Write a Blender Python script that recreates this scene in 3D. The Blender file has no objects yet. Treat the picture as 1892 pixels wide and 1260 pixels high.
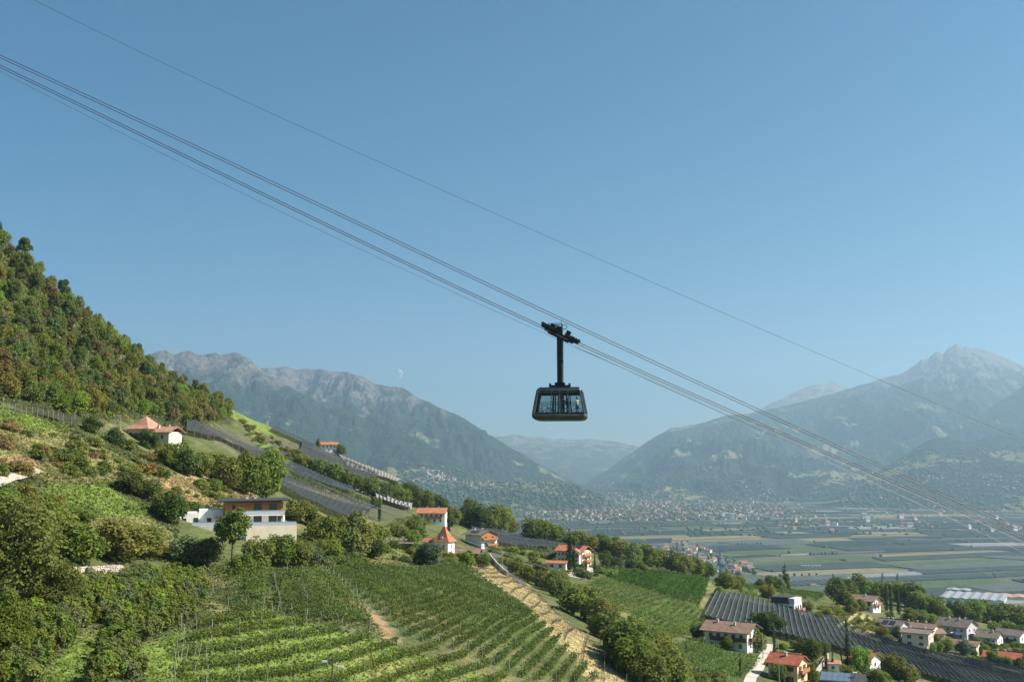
import bpy, math, random
import numpy as np
from mathutils import Vector, Matrix

# ------------------------------------------------------------------ camera, sky, sun, exposure
S = bpy.context.scene
COL = S.collection
R = math.radians
F_PX = 1844.0                       # focal length in pixels of the 1892 px wide photograph
PITCH = math.atan(230 / F_PX)
CAMZ = 300.0
cam_d = bpy.data.cameras.new('camera')
cam_d.lens = 36 * F_PX / 1892
cam_d.sensor_width = 36
cam_d.clip_start = 0.5
cam_d.clip_end = 90000
cam = bpy.data.objects.new('camera', cam_d)
COL.objects.link(cam)
cam.location = (0, 0, CAMZ)
cam.rotation_euler = (math.pi / 2 + PITCH, 0, 0)
S.camera = cam

SUN_AZ, SUN_EL = R(97), R(43)        # clockwise from the viewing direction, above the horizon
world = bpy.data.worlds.new('World')
S.world = world
world.use_nodes = True
wn = world.node_tree
sky = wn.nodes.new('ShaderNodeTexSky')
sky.sky_type = 'NISHITA'
sky.sun_disc = False
sky.sun_elevation = SUN_EL
sky.sun_rotation = SUN_AZ
sky.altitude = 2500
sky.air_density = 1.0
sky.dust_density = 2.5
sky.ozone_density = 1.6
bg = wn.nodes['Background']
bg.inputs[1].default_value = 0.057
tint = wn.nodes.new('ShaderNodeHueSaturation')
tint.inputs['Hue'].default_value = 0.487
tint.inputs['Saturation'].default_value = 1.38
wn.links.new(sky.outputs[0], tint.inputs['Color'])
wn.links.new(tint.outputs[0], bg.inputs[0])

sun_d = bpy.data.lights.new('sun', 'SUN')
sun_d.energy = 5.0
sun_d.angle = R(0.53)
sun_d.color = (1.0, 0.93, 0.84)
sun = bpy.data.objects.new('sun', sun_d)
COL.objects.link(sun)
sdir = Vector((math.sin(SUN_AZ) * math.cos(SUN_EL), math.cos(SUN_AZ) * math.cos(SUN_EL), math.sin(SUN_EL)))
sun.rotation_euler = sdir.to_track_quat('Z', 'Y').to_euler()

S.view_settings.view_transform = 'Standard'
S.view_settings.look = 'None'
S.view_settings.exposure = 1.05
S.view_settings.gamma = 1.0
S.view_settings.use_curve_mapping = False
S.render.engine = 'CYCLES'
S.cycles.max_bounces = 5
S.cycles.diffuse_bounces = 3
S.cycles.transparent_max_bounces = 12
S.cycles.volume_bounces = 0
S.cycles.use_denoising = True

rng = np.random.default_rng(7)
rnd = random.Random(11)

# ------------------------------------------------------------------ pixel <-> place
_ct, _st = math.cos(PITCH), math.sin(PITCH)


def ray(px, py):
    u, v = (px - 946) / F_PX, (630 - py) / F_PX
    return np.array([u, _ct - v * _st, _st + v * _ct])


def at(px, py, Y):
    d = ray(px, py)
    return np.array([0, 0, CAMZ]) + d * (Y / d[1])


def project(P):
    P = np.asarray(P, float)
    x, y, z = P[..., 0], P[..., 1], P[..., 2] - CAMZ
    dep = y * _ct + z * _st
    upc = -y * _st + z * _ct
    dep = np.where(dep < 1, 1, dep)
    return 946 + F_PX * x / dep, 630 - F_PX * upc / dep


# ------------------------------------------------------------------ noise
def _hash(ix, iy, seed):
    h = (ix.astype(np.int64) * 374761393 + iy.astype(np.int64) * 668265263 + seed * 1274126177) & 0x7fffffff
    h = ((h ^ (h >> 13)) * 1274126177) & 0x7fffffff
    h = (h ^ (h >> 16)) & 0xffff
    return h / 65535.0


def vnoise(x, y, seed=0):
    x, y = np.asarray(x, float), np.asarray(y, float)
    ix, iy = np.floor(x), np.floor(y)
    fx, fy = x - ix, y - iy
    fx, fy = fx * fx * (3 - 2 * fx), fy * fy * (3 - 2 * fy)
    a, b = _hash(ix, iy, seed), _hash(ix + 1, iy, seed)
    c, d = _hash(ix, iy + 1, seed), _hash(ix + 1, iy + 1, seed)
    return (a + (b - a) * fx) * (1 - fy) + (c + (d - c) * fx) * fy


def fbm(x, y, octv=4, seed=0, gain=0.5):
    t, a, n = 0, 1.0, 0
    for k in range(octv):
        t = t + a * vnoise(np.asarray(x) * 2 ** k, np.asarray(y) * 2 ** k, seed + k * 17)
        n += a
        a *= gain
    return t / n


def ridged(x, y, octv=4, seed=0, gain=0.55):
    t, a, n = 0, 1.0, 0
    for k in range(octv):
        t = t + a * (1 - np.abs(2 * vnoise(np.asarray(x) * 2 ** k, np.asarray(y) * 2 ** k, seed + k * 23) - 1))
        n += a
        a *= gain
    return t / n


def inpoly(px, py, poly):
    px, py = np.asarray(px, float), np.asarray(py, float)
    r = np.zeros(px.shape, bool)
    n = len(poly)
    for i in range(n):
        x1, y1 = poly[i]
        x2, y2 = poly[(i + 1) % n]
        if y1 == y2:
            continue
        c = ((y1 > py) != (y2 > py)) & (px < (x2 - x1) * (py - y1) / (y2 - y1) + x1)
        r ^= c
    return r


# ------------------------------------------------------------------ mesh helpers
def np_mesh(name, V, Q=None, T=None, mats=(), midx=None, smooth=False):
    me = bpy.data.meshes.new(name)
    V = np.asarray(V, np.float32)
    nq = 0 if Q is None else len(Q)
    nt = 0 if T is None else len(T)
    me.vertices.add(len(V))
    me.vertices.foreach_set('co', V.ravel())
    loops = []
    if nq:
        loops.append(np.asarray(Q, np.int32).ravel())
    if nt:
        loops.append(np.asarray(T, np.int32).ravel())
    L = np.concatenate(loops)
    me.loops.add(len(L))
    me.loops.foreach_set('vertex_index', L)
    me.polygons.add(nq + nt)
    st = np.concatenate([np.arange(nq) * 4, nq * 4 + np.arange(nt) * 3]).astype(np.int32)
    me.polygons.foreach_set('loop_start', st)
    if midx is not None:
        me.polygons.foreach_set('material_index', np.asarray(midx, np.int32))
    if smooth:
        me.polygons.foreach_set('use_smooth', np.ones(nq + nt, bool))
    for m in mats:
        me.materials.append(m)
    me.update(calc_edges=True)
    return me


class MB:
    """collects boxes, prisms and tubes for one mesh"""

    def __init__(s):
        s.v, s.f, s.m = [], [], []

    def add(s, verts, faces, mi=0):
        o = len(s.v)
        s.v += [tuple(map(float, p)) for p in verts]
        s.f += [tuple(i + o for i in f) for f in faces]
        s.m += [mi] * len(faces)
        return s

    def box(s, x0, x1, y0, y1, z0, z1, mi=0):
        p = [(x0, y0, z0), (x1, y0, z0), (x1, y1, z0), (x0, y1, z0), (x0, y0, z1), (x1, y0, z1), (x1, y1, z1), (x0, y1, z1)]
        return s.add(p, [(0, 3, 2, 1), (4, 5, 6, 7), (0, 1, 5, 4), (1, 2, 6, 5), (2, 3, 7, 6), (3, 0, 4, 7)], mi)

    def hexa(s, p, mi=0):
        return s.add(p, [(0, 3, 2, 1), (4, 5, 6, 7), (0, 1, 5, 4), (1, 2, 6, 5), (2, 3, 7, 6), (3, 0, 4, 7)], mi)

    def tube(s, pts, rad, n=6, mi=0, cap=True):
        pts = [Vector(p) for p in pts]
        if not hasattr(rad, '__len__'):
            rad = [rad] * len(pts)
        o = len(s.v)
        for i, p in enumerate(pts):
            t = (pts[min(i + 1, len(pts) - 1)] - pts[max(i - 1, 0)]).normalized()
            a = t.cross(Vector((0, 0, 1)) if abs(t.z) < .9 else Vector((1, 0, 0))).normalized()
            b = t.cross(a)
            for k in range(n):
                an = 2 * math.pi * k / n
                s.v.append(tuple(p + (a * math.cos(an) + b * math.sin(an)) * rad[i]))
        for i in range(len(pts) - 1):
            for k in range(n):
                s.f.append((o + i * n + k, o + i * n + (k + 1) % n, o + (i + 1) * n + (k + 1) % n, o + (i + 1) * n + k))
                s.m.append(mi)
        if cap:
            s.f.append(tuple(o + k for k in range(n)))
            s.f.append(tuple(o + (len(pts) - 1) * n + n - 1 - k for k in range(n)))
            s.m += [mi, mi]
        return s

    def mesh(s, name, mats, smooth=False):
        me = bpy.data.meshes.new(name)
        me.from_pydata(s.v, [], s.f)
        for m in (mats if isinstance(mats, (list, tuple)) else [mats]):
            me.materials.append(m)
        me.polygons.foreach_set('material_index', s.m)
        if smooth:
            me.polygons.foreach_set('use_smooth', [True] * len(s.f))
        me.update()
        return me

    def build(s, name, mats, parent=None, smooth=False):
        return obj(name, s.mesh(name, mats, smooth), parent)


def obj(name, me, parent=None, loc=None, rz=0.0, scale=None):
    o = bpy.data.objects.new(name, me)
    COL.objects.link(o)
    if parent is not None:
        o.parent = parent
    if loc is not None:
        o.location = [float(c) for c in loc]
    if rz:
        o.rotation_euler = (0, 0, rz)
    if scale is not None:
        o.scale = scale if hasattr(scale, '__len__') else (scale,) * 3
    return o


def tag(o, label=None, cat=None, group=None, kind=None):
    if label:
        o['label'] = label
    if cat:
        o['category'] = cat
    if group:
        o['group'] = group
    if kind:
        o['kind'] = kind
    return o


def empty(name, loc, rz=0.0):
    o = bpy.data.objects.new(name, None)
    COL.objects.link(o)
    o.location = [float(c) for c in loc]
    o.rotation_euler = (0, 0, rz)
    o.empty_display_size = .5
    return o


# ------------------------------------------------------------------ materials
MATS = {}


def _new(name):
    m = bpy.data.materials.new(name)
    m.use_nodes = True
    nt = m.node_tree
    p = nt.nodes['Principled BSDF']
    MATS[name] = m
    return m, nt, p


def mat(name, col, rough=0.8, var=0.15, scale=2.0, metal=0.0, spec=0.3, bump=0.0, bscale=20.0, col2=None, coords='Object'):
    """plain surface with uneven colour and fine relief"""
    m, nt, p = _new(name)
    N, Lk = nt.nodes, nt.links
    tc = N.new('ShaderNodeTexCoord')
    no = N.new('ShaderNodeTexNoise')
    no.inputs['Scale'].default_value = scale
    no.inputs['Detail'].default_value = 5
    Lk.new(tc.outputs[coords], no.inputs['Vector'])
    rp = N.new('ShaderNodeValToRGB')
    c2 = col2 or [min(1, c * (1 + var)) for c in col]
    c1 = [c * (1 - var) for c in col] if col2 is None else col
    rp.color_ramp.elements[0].position = .3
    rp.color_ramp.elements[1].position = .7
    rp.color_ramp.elements[0].color = (*c1, 1)
    rp.color_ramp.elements[1].color = (*c2, 1)
    Lk.new(no.outputs['Fac'], rp.inputs['Fac'])
    Lk.new(rp.outputs[0], p.inputs['Base Color'])
    p.inputs['Roughness'].default_value = rough
    p.inputs['Metallic'].default_value = metal
    p.inputs['Specular IOR Level'].default_value = spec
    if bump:
        b = N.new('ShaderNodeBump')
        b.inputs['Strength'].default_value = bump
        n2 = N.new('ShaderNodeTexNoise')
        n2.inputs['Scale'].default_value = bscale
        n2.inputs['Detail'].default_value = 4
        Lk.new(tc.outputs[coords], n2.inputs['Vector'])
        Lk.new(n2.outputs['Fac'], b.inputs['Height'])
        Lk.new(b.outputs[0], p.inputs['Normal'])
    return m


def leaf_mat(name, attr=None, trans=0.42, nscale=0.9):
    """leaves: the object's own colour (or a colour attribute), uneven from clump to clump"""
    m, nt, p = _new(name)
    N, Lk = nt.nodes, nt.links
    if attr:
        src = N.new('ShaderNodeAttribute')
        src.attribute_name = attr
        cout = src.outputs['Color']
    else:
        src = N.new('ShaderNodeObjectInfo')
        cout = src.outputs['Color']
    tc = N.new('ShaderNodeTexCoord')
    no = N.new('ShaderNodeTexNoise')
    no.inputs['Scale'].default_value = nscale
    no.inputs['Detail'].default_value = 4
    Lk.new(tc.outputs['Object'], no.inputs['Vector'])
    mr = N.new('ShaderNodeMapRange')
    mr.inputs['From Min'].default_value = .3
    mr.inputs['From Max'].default_value = .7
    mr.inputs['To Min'].default_value = .62
    mr.inputs['To Max'].default_value = 1.4
    Lk.new(no.outputs['Fac'], mr.inputs['Value'])
    hs = N.new('ShaderNodeHueSaturation')
    mh = N.new('ShaderNodeMapRange')
    mh.inputs['From Min'].default_value = .3
    mh.inputs['From Max'].default_value = .7
    mh.inputs['To Min'].default_value = .485
    mh.inputs['To Max'].default_value = .515
    n2 = N.new('ShaderNodeTexNoise')
    n2.inputs['Scale'].default_value = nscale * 2.3
    Lk.new(tc.outputs['Object'], n2.inputs['Vector'])
    Lk.new(n2.outputs['Fac'], mh.inputs['Value'])
    Lk.new(mh.outputs[0], hs.inputs['Hue'])
    Lk.new(mr.outputs[0], hs.inputs['Value'])
    Lk.new(cout, hs.inputs['Color'])
    di = N.new('ShaderNodeBsdfDiffuse')
    tr = N.new('ShaderNodeBsdfTranslucent')
    mx = N.new('ShaderNodeMixShader')
    mx.inputs[0].default_value = trans
    Lk.new(hs.outputs[0], di.inputs['Color'])
    Lk.new(hs.outputs[0], tr.inputs['Color'])
    Lk.new(di.outputs[0], mx.inputs[1])
    Lk.new(tr.outputs[0], mx.inputs[2])
    Lk.new(mx.outputs[0], nt.nodes['Material Output'].inputs['Surface'])
    nt.nodes.remove(p)
    return m


M_LEAF = leaf_mat('leaves')
M_LEAFV = leaf_mat('vine_leaves', nscale=.35)
M_GRASS = leaf_mat('grass_blades', attr='col', trans=.25, nscale=.15)
M_BARK = mat('bark', (.10, .075, .05), .95, .3, 6, bump=.4, bscale=30)
M_POST = mat('grey_wood_post', (.30, .275, .235), .9, .2, 3)
M_WIRE = mat('dull_wire', (.20, .19, .18), .6, .1, 3)
M_CANE = mat('brown_cane', (.10, .07, .045), .95, .3, 4)
M_WHITE = mat('white_render', (.78, .75, .69), .85, .07, .8, bump=.05)
M_CREAM = mat('cream_render', (.70, .60, .44), .85, .07, .8)
M_YELLOW = mat('yellow_render', (.72, .52, .28), .85, .07, .8)
M_GREYW = mat('grey_render', (.50, .49, .47), .85, .08, .8)
M_WOODO = mat('orange_larch', (.42, .17, .06), .7, .2, 5)
M_WOODD = mat('dark_timber', (.085, .05, .033), .8, .25, 5)
M_GLASSD = mat('window_glass', (.035, .05, .06), .08, .2, 1, spec=.6)
M_FRAME = mat('window_frame', (.45, .42, .38), .6, .1, 3)
M_FRAMED = mat('brown_window_frame', (.10, .06, .04), .6, .1, 3)
M_SHUT = mat('window_shutter', (.14, .05, .035), .7, .15, 4)
M_STONE = mat('stone', (.42, .38, .31), .9, .25, 1.5, bump=.4, bscale=6)
M_CONC = mat('concrete', (.46, .44, .40), .9, .12, .7, bump=.1)
M_ASPH = mat('asphalt', (.085, .08, .078), .9, .15, .5)
M_GRAVEL = mat('gravel_track', (.40, .35, .27), .95, .15, .6, bump=.2)
M_PAVE = mat('pale_paving', (.46, .41, .34), .9, .1, .7)
M_SOLAR = mat('solar_panel', (.02, .028, .045), .15, .2, 3, spec=.6)
M_METAL = mat('grey_metal', (.30, .31, .32), .45, .1, 3, metal=.6)
M_BLUE = mat('blue_crane_paint', (.03, .16, .36), .5, .1, 3)


def roof_mat(name, col, var=.34, courses=True):
    m, nt, p = _new(name)
    N, Lk = nt.nodes, nt.links
    tc = N.new('ShaderNodeTexCoord')
    no = N.new('ShaderNodeTexNoise')
    no.inputs['Scale'].default_value = .7
    no.inputs['Detail'].default_value = 6
    Lk.new(tc.outputs['Object'], no.inputs['Vector'])
    br = N.new('ShaderNodeTexNoise')
    br.inputs['Scale'].default_value = 5
    Lk.new(tc.outputs['Object'], br.inputs['Vector'])
    mixn = N.new('ShaderNodeMath')
    mixn.operation = 'ADD'
    Lk.new(no.outputs['Fac'], mixn.inputs[0])
    Lk.new(br.outputs['Fac'], mixn.inputs[1])
    rp = N.new('ShaderNodeValToRGB')
    rp.color_ramp.elements[0].position = .35
    rp.color_ramp.elements[1].position = .65
    rp.color_ramp.elements[0].color = (*[c * (1 - var) for c in col], 1)
    rp.color_ramp.elements[1].color = (*[min(1, c * (1 + var)) for c in col], 1)
    hf = N.new('ShaderNodeMath')
    hf.operation = 'MULTIPLY'
    hf.inputs[1].default_value = .5
    Lk.new(mixn.outputs[0], hf.inputs[0])
    Lk.new(hf.outputs[0], rp.inputs['Fac'])
    Lk.new(rp.outputs[0], p.inputs['Base Color'])
    p.inputs['Roughness'].default_value = .85
    p.inputs['Specular IOR Level'].default_value = .2
    if courses:      # tile courses stepping down the slope
        wv = N.new('ShaderNodeTexWave')
        wv.bands_direction = 'Z'
        wv.wave_profile = 'SAW'
        wv.inputs['Scale'].default_value = 1.1
        wv.inputs['Distortion'].default_value = .6
        Lk.new(tc.outputs['Object'], wv.inputs['Vector'])
        bp = N.new('ShaderNodeBump')
        bp.inputs['Strength'].default_value = .6
        bp.inputs['Distance'].default_value = .12
        Lk.new(wv.outputs['Fac'], bp.inputs['Height'])
        Lk.new(bp.outputs[0], p.inputs['Normal'])
    return m


ROOF = {'orange': roof_mat('orange_tiles', (.38, .155, .08)), 'red': roof_mat('red_tiles', (.35, .105, .06)),
        'brown': roof_mat('brown_tiles', (.22, .145, .105)), 'grey': roof_mat('grey_brown_tiles', (.19, .155, .135)),
        'dark': roof_mat('dark_sheet_roof', (.055, .055, .06)), 'pink': roof_mat('weathered_pink_tiles', (.42, .22, .15)),
        'pale': roof_mat('pale_sheet_roof', (.25, .265, .275), .08)}


def objcol_mat(name, rough=.85):
    m, nt, p = _new(name)
    oi = nt.nodes.new('ShaderNodeObjectInfo')
    tc = nt.nodes.new('ShaderNodeTexCoord')
    no = nt.nodes.new('ShaderNodeTexNoise')
    no.inputs['Scale'].default_value = .03
    no.inputs['Detail'].default_value = 6
    nt.links.new(tc.outputs['Object'], no.inputs['Vector'])
    mr = nt.nodes.new('ShaderNodeMapRange')
    mr.inputs['From Min'].default_value = .3
    mr.inputs['From Max'].default_value = .7
    mr.inputs['To Min'].default_value = .8
    mr.inputs['To Max'].default_value = 1.2
    nt.links.new(no.outputs['Fac'], mr.inputs['Value'])
    hs = nt.nodes.new('ShaderNodeHueSaturation')
    nt.links.new(oi.outputs['Color'], hs.inputs['Color'])
    nt.links.new(mr.outputs[0], hs.inputs['Value'])
    nt.links.new(hs.outputs[0], p.inputs['Base Color'])
    p.inputs['Roughness'].default_value = rough
    p.inputs['Specular IOR Level'].default_value = .2
    return m


M_OBJ = objcol_mat('painted_wall')

# ------------------------------------------------------------------ the hillside
CP = [  # photo x, y and forward distance in metres
    (0, 1260, 112), (228, 1260, 116), (228, 1140, 150), (0, 1140, 142), (180, 1068, 180), (300, 1005, 215), (0, 1000, 172), (0, 900, 192),
    (150, 920, 220), (60, 800, 250), (0, 768, 256), (130, 795, 268), (262, 818, 305), (200, 860, 262),
    (0, 640, 330), (0, 430, 440), (100, 546, 440), (200, 630, 500), (300, 682, 545), (415, 755, 590), (150, 730, 360), (300, 765, 420),
    (400, 806, 440), (520, 800, 690), (605, 835, 730), (680, 866, 750), (740, 892, 770), (600, 862, 650), (470, 800, 560),
    (520, 885, 470), (450, 860, 400), (380, 905, 288), (440, 992, 246), (540, 1020, 240), (650, 968, 420), (700, 962, 450),
    (760, 945, 540), (797, 966, 600), (900, 990, 650), (820, 1020, 420), (890, 1012, 475), (865, 1036, 395), (960, 1008, 560),
    (1065, 1042, 520), (1000, 1000, 650), (1130, 1030, 620), (1300, 1072, 600), (1150, 1062, 480), (1305, 1082, 510), (1100, 1088, 430),
    (1300, 1145, 400), (1200, 1155, 365), (1300, 1205, 310), (1380, 1260, 272), (1250, 1260, 240), (1100, 1260, 190), (1230, 1235, 232),
    (900, 1100, 245), (850, 1047, 325), (720, 1050, 278), (620, 1058, 228), (500, 1062, 203), (700, 1180, 174), (600, 1260, 150), (850, 1260, 166), (400, 1260, 137),
    (330, 1200, 140), (480, 1150, 160), (600, 1120, 186), (780, 1110, 216), (1000, 1180, 206),
    (1360, 1198, 330), (1465, 1258, 292), (1570, 1290, 274), (1605, 1238, 330), (1465, 1133, 445), (1605, 1127, 520), (1892, 1250, 405),
    (1705, 1200, 435), (1800, 1205, 470), (1892, 1222, 455), (1750, 1128, 640), (1892, 1165, 600), (1420, 1092, 640), (1540, 1100, 700), (1700, 1290, 320),
]
P3 = [at(*c) for c in CP]
W = lambda x, y, z: np.array([x, y, CAMZ + z])
P3 += [W(-60, 20, -14), W(0, 20, -32), W(60, 40, -48), W(160, 60, -75), W(300, 100, -105), W(-200, 30, 10), W(-330, 150, 75), W(-420, 350, 150), W(-480, 550, 190),
       W(-350, 700, 95), W(-300, 900, 30), W(-150, 1000, -60), W(0, 900, -110), W(150, 900, -120), W(300, 900, -125), W(500, 850, -150), W(420, 500, -115),
       W(500, 250, -140), W(0, -100, -20), W(-200, -100, 20), W(250, -100, -90), W(300, 1300, -190), W(600, 1300, -215), W(0, 1300, -200), W(-400, 1300, -60),
       W(0, 1900, -300), W(500, 1900, -302), W(900, 1500, -290), W(-500, 1900, -230), W(800, 700, -230), W(900, 200, -260), W(-800, 600, 330), W(-800, 1200, 200)]
P3 = np.array(P3)
_sc = 100.0


def _U(r2):
    return np.where(r2 > 1e-9, r2 * np.log(np.maximum(r2, 1e-9)), 0)


def _tps_fit(P, lam=0.02):
    X = P[:, :2] / _sc
    n = len(X)
    K = _U(((X[:, None, :] - X[None]) ** 2).sum(-1)) + lam * np.eye(n)
    A = np.zeros((n + 3, n + 3))
    A[:n, :n] = K
    A[:n, n] = 1
    A[:n, n + 1:] = X
    A[n, :n] = 1
    A[n + 1:, :n] = X.T
    b = np.zeros(n + 3)
    b[:n] = P[:, 2]
    return X, np.linalg.solve(A, b)


_TX, _TW = _tps_fit(P3)


def _tps(x, y):
    q = np.stack([x.ravel(), y.ravel()], 1) / _sc
    out = np.empty(len(q))
    n = len(_TX)
    for i in range(0, len(q), 20000):
        c = q[i:i + 20000]
        d = _U(((c[:, None, :] - _TX[None]) ** 2).sum(-1))
        out[i:i + 20000] = d @ _TW[:n] + _TW[n] + c @ _TW[n + 1:]
    return out.reshape(x.shape)


_GX, _GY, _GS = -1700.0, -170.0, 8.0
_gy, _gx = np.meshgrid(_GY + _GS * np.arange(360), _GX + _GS * np.arange(426), indexing='ij')
_GZ = _tps(_gx, _gy)


def _bil(G, x0, y0, st, x, y):
    fx = np.clip((x - x0) / st, 0, G.shape[1] - 1.001)
    fy = np.clip((y - y0) / st, 0, G.shape[0] - 1.001)
    ix, iy = fx.astype(int), fy.astype(int)
    fx, fy = fx - ix, fy - iy
    return (G[iy, ix] * (1 - fx) + G[iy, ix + 1] * fx) * (1 - fy) + (G[iy + 1, ix] * (1 - fx) + G[iy + 1, ix + 1] * fx) * fy


# relief of the near slopes baked into a 2 m grid so that every lookup is quick
_FX, _FY, _FS = -520.0, -70.0, 2.0
_fy, _fx = np.meshgrid(_FY + _FS * np.arange(560), _FX + _FS * np.arange(520), indexing='ij')
_FZ = _bil(_GZ, _GX, _GY, _GS, _fx, _fy)
_FZ = np.maximum(_FZ + (fbm(_fx / 14, _fy / 14, 3, 5) - .5) * 1.3 + (fbm(_fx / 4.5, _fy / 4.5, 2, 9) - .5) * .4, -6)
_GZ = np.maximum(_GZ, -6)


def ground(x, y):
    x, y = np.atleast_1d(np.asarray(x, float)), np.atleast_1d(np.asarray(y, float))
    near = (x > -519) & (x < 517) & (y > -69) & (y < 1047)
    return np.where(near, _bil(_FZ, _FX, _FY, _FS, x, y), _bil(_GZ, _GX, _GY, _GS, x, y))


def gz(x, y):
    x, y = float(x), float(y)
    if not (-519 < x < 517 and -69 < y < 1047):
        return float(ground(x, y)[0])
    fx, fy = (x - _FX) / _FS, (y - _FY) / _FS
    ix, iy = int(fx), int(fy)
    fx, fy = fx - ix, fy - iy
    return float((_FZ[iy, ix] * (1 - fx) + _FZ[iy, ix + 1] * fx) * (1 - fy) + (_FZ[iy + 1, ix] * (1 - fx) + _FZ[iy + 1, ix + 1] * fx) * fy)


def hit(px, py, ymin=60, ymax=2600):
    d = ray(px, py)
    ys = np.concatenate([np.arange(ymin, 900, 6.0), np.arange(900, ymax, 20.0)])
    t = ys / d[1]
    k = np.nonzero(CAMZ + d[2] * t <= ground(d[0] * t, ys))[0]
    if not len(k):
        return np.array([d[0] * t[-1], ys[-1], gz(d[0] * t[-1], ys[-1])])
    i = max(k[0], 1)
    ys = np.linspace(ys[i - 1], ys[i], 16)
    t = ys / d[1]
    g = ground(d[0] * t, ys)
    k = np.nonzero(CAMZ + d[2] * t <= g)[0]
    i = k[0] if len(k) else 15
    return np.array([d[0] * t[i], ys[i], g[i]])


def hit_near(px, py, far=1000):
    """as hit(), stepping down the picture when the line of sight clears the hill"""
    P = hit(px, py)
    k = 0
    while P[1] > far and k < 60:
        py += 2
        k += 1
        P = hit(px, py)
    return P


# the sheet: finer near the camera
ROWS = np.concatenate([np.linspace(-60, 90, 30), np.geomspace(92, 2300, 430)])
US = np.linspace(-1, 1, 380)
Yg, Ug = np.meshgrid(ROWS, US, indexing='ij')
Xg = Ug * (150 + 0.62 * np.maximum(Yg, 0))
Zg = ground(Xg, Yg)
Vg = np.stack([Xg, Yg, Zg], -1)
PXg, PYg = project(Vg)

GCOL = {'base': (0.095, 0.112, 0.04), 'bright': (0.140, 0.190, 0.042), 'dry': (0.302, 0.23, 0.106), 'forest': (0.05, 0.056, 0.025), 'lush': (0.075, 0.105, 0.032), 'soil': (0.291, 0.202, 0.112), 'netted': (0.084, 0.09, 0.05), 'straw': (0.37, 0.302, 0.146), 'tan': (0.190, 0.188, 0.072)}
REG = [  # outlines of what grows where
    ('forest', [(-300, -200), (0, 400), (110, 520), (300, 640), (425, 735), (430, 780), (330, 800), (240, 775), (130, 790), (0, 745), (-400, 740)]),
    ('tan', [(0, 785), (110, 800), (200, 830), (290, 880), (480, 915), (400, 935), (310, 940), (270, 900), (60, 880), (0, 885), (-60, 880), (-60, 790)]),
    ('bright', [(-80, 735), (0, 757), (60, 770), (125, 785), (122, 800), (0, 795), (-80, 790)]),
    ('dry', [(0, 840), (60, 845), (80, 865), (0, 885), (-60, 890), (-60, 840)]),
    ('bright', [(95, 890), (190, 893), (225, 915), (275, 940), (265, 955), (190, 965), (110, 960), (85, 925)]),
    ('tan', [(110, 960), (265, 955), (330, 1000), (310, 1020), (140, 1000)]),
    ('dry', [(285, 885), (350, 870), (480, 915), (400, 930), (330, 945), (300, 915)]),
    ('tan', [(60, 868), (130, 880), (130, 893), (90, 892)]),
    ('bright', [(415, 745), (440, 750), (545, 812), (540, 825), (480, 800), (430, 775)]),
    ('netted', [(335, 785), (540, 810), (740, 885), (760, 945), (690, 970), (560, 905), (440, 840)]),
    ('bright', [(455, 800), (475, 800), (545, 865), (530, 875), (500, 850)]),
    ('soil', [(520, 880), (690, 930), (680, 938), (520, 892)]),
    ('tan', [(540, 1000), (640, 985), (660, 1010), (560, 1030)]),
    ('bright', [(690, 1000), (770, 1000), (775, 1020), (700, 1030)]),
    ('tan', [(760, 1020), (880, 1030), (900, 1050), (850, 1050), (780, 1040)]),
    ('netted', [(870, 965), (1060, 1000), (1060, 1015), (900, 1010)]),
    ('lush', [(590, 1050), (850, 1040), (1100, 1250), (1060, 1260), (960, 1250), (820, 1190), (740, 1170), (640, 1085)]),
    ('bright', [(330, 1195), (470, 1120), (560, 1150), (720, 1190), (960, 1260), (330, 1260)]),
    ('lush', [(370, 1140), (500, 1050), (600, 1050), (690, 1150), (560, 1140), (470, 1110)]),
    ('bright', [(135, 1185), (185, 1148), (198, 1165), (165, 1262), (150, 1290), (70, 1290), (85, 1250)]),
    ('bright', [(255, 1195), (335, 1165), (335, 1290), (285, 1290)]),
    ('soil', [(690, 1145), (715, 1150), (735, 1175), (745, 1190), (715, 1190)]),
    ('soil', [(632, 1103), (655, 1105), (700, 1140), (690, 1150), (640, 1115)]),
    ('tan', [(395, 1110), (440, 1130), (380, 1150)]),
    ('straw', [(858, 1046), (930, 1045), (985, 1090), (1180, 1275), (1100, 1275), (1030, 1180), (940, 1095)]),
    ('lush', [(1080, 1080), (1180, 1052), (1310, 1072), (1305, 1140), (1200, 1200), (1140, 1140)]),
    ('lush', [(1220, 1190), (1330, 1195), (1410, 1215), (1380, 1260), (1330, 1245)]),
    ('tan', [(1308, 1075), (1322, 1075), (1310, 1140), (1290, 1145)]),
    ('netted', [(1310, 1095), (1460, 1130), (1892, 1235), (1950, 1300), (1700, 1300), (1560, 1200), (1310, 1150)]),
    ('lush', [(1320, 1075), (1530, 1095), (1500, 1115), (1340, 1105)]),
    ('straw', [(1525, 1140), (1590, 1130), (1625, 1155), (1600, 1170), (1530, 1160)]),
]


def region_colour(PX, PY, X, Y):
    jx = (fbm(X / 9, Y / 9, 3, 31) - .5) * 26
    jy = (fbm(X / 9, Y / 9, 3, 47) - .5) * 14
    c = np.empty(PX.shape + (3,))
    c[:] = GCOL['base']
    for k, poly in REG:
        c[inpoly(PX + jx, PY + jy, poly)] = GCOL[k]
    n = fbm(X / 6, Y / 6, 4, 77)[..., None]
    dry = np.array(GCOL['dry'])
    w = np.clip((fbm(X / 20, Y / 20, 4, 91)[..., None] - .52) * 5, 0, 1) * .32
    c = c * (1 - w) + dry * w
    c = c * (.62 + .76 * n)
    return c


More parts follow.
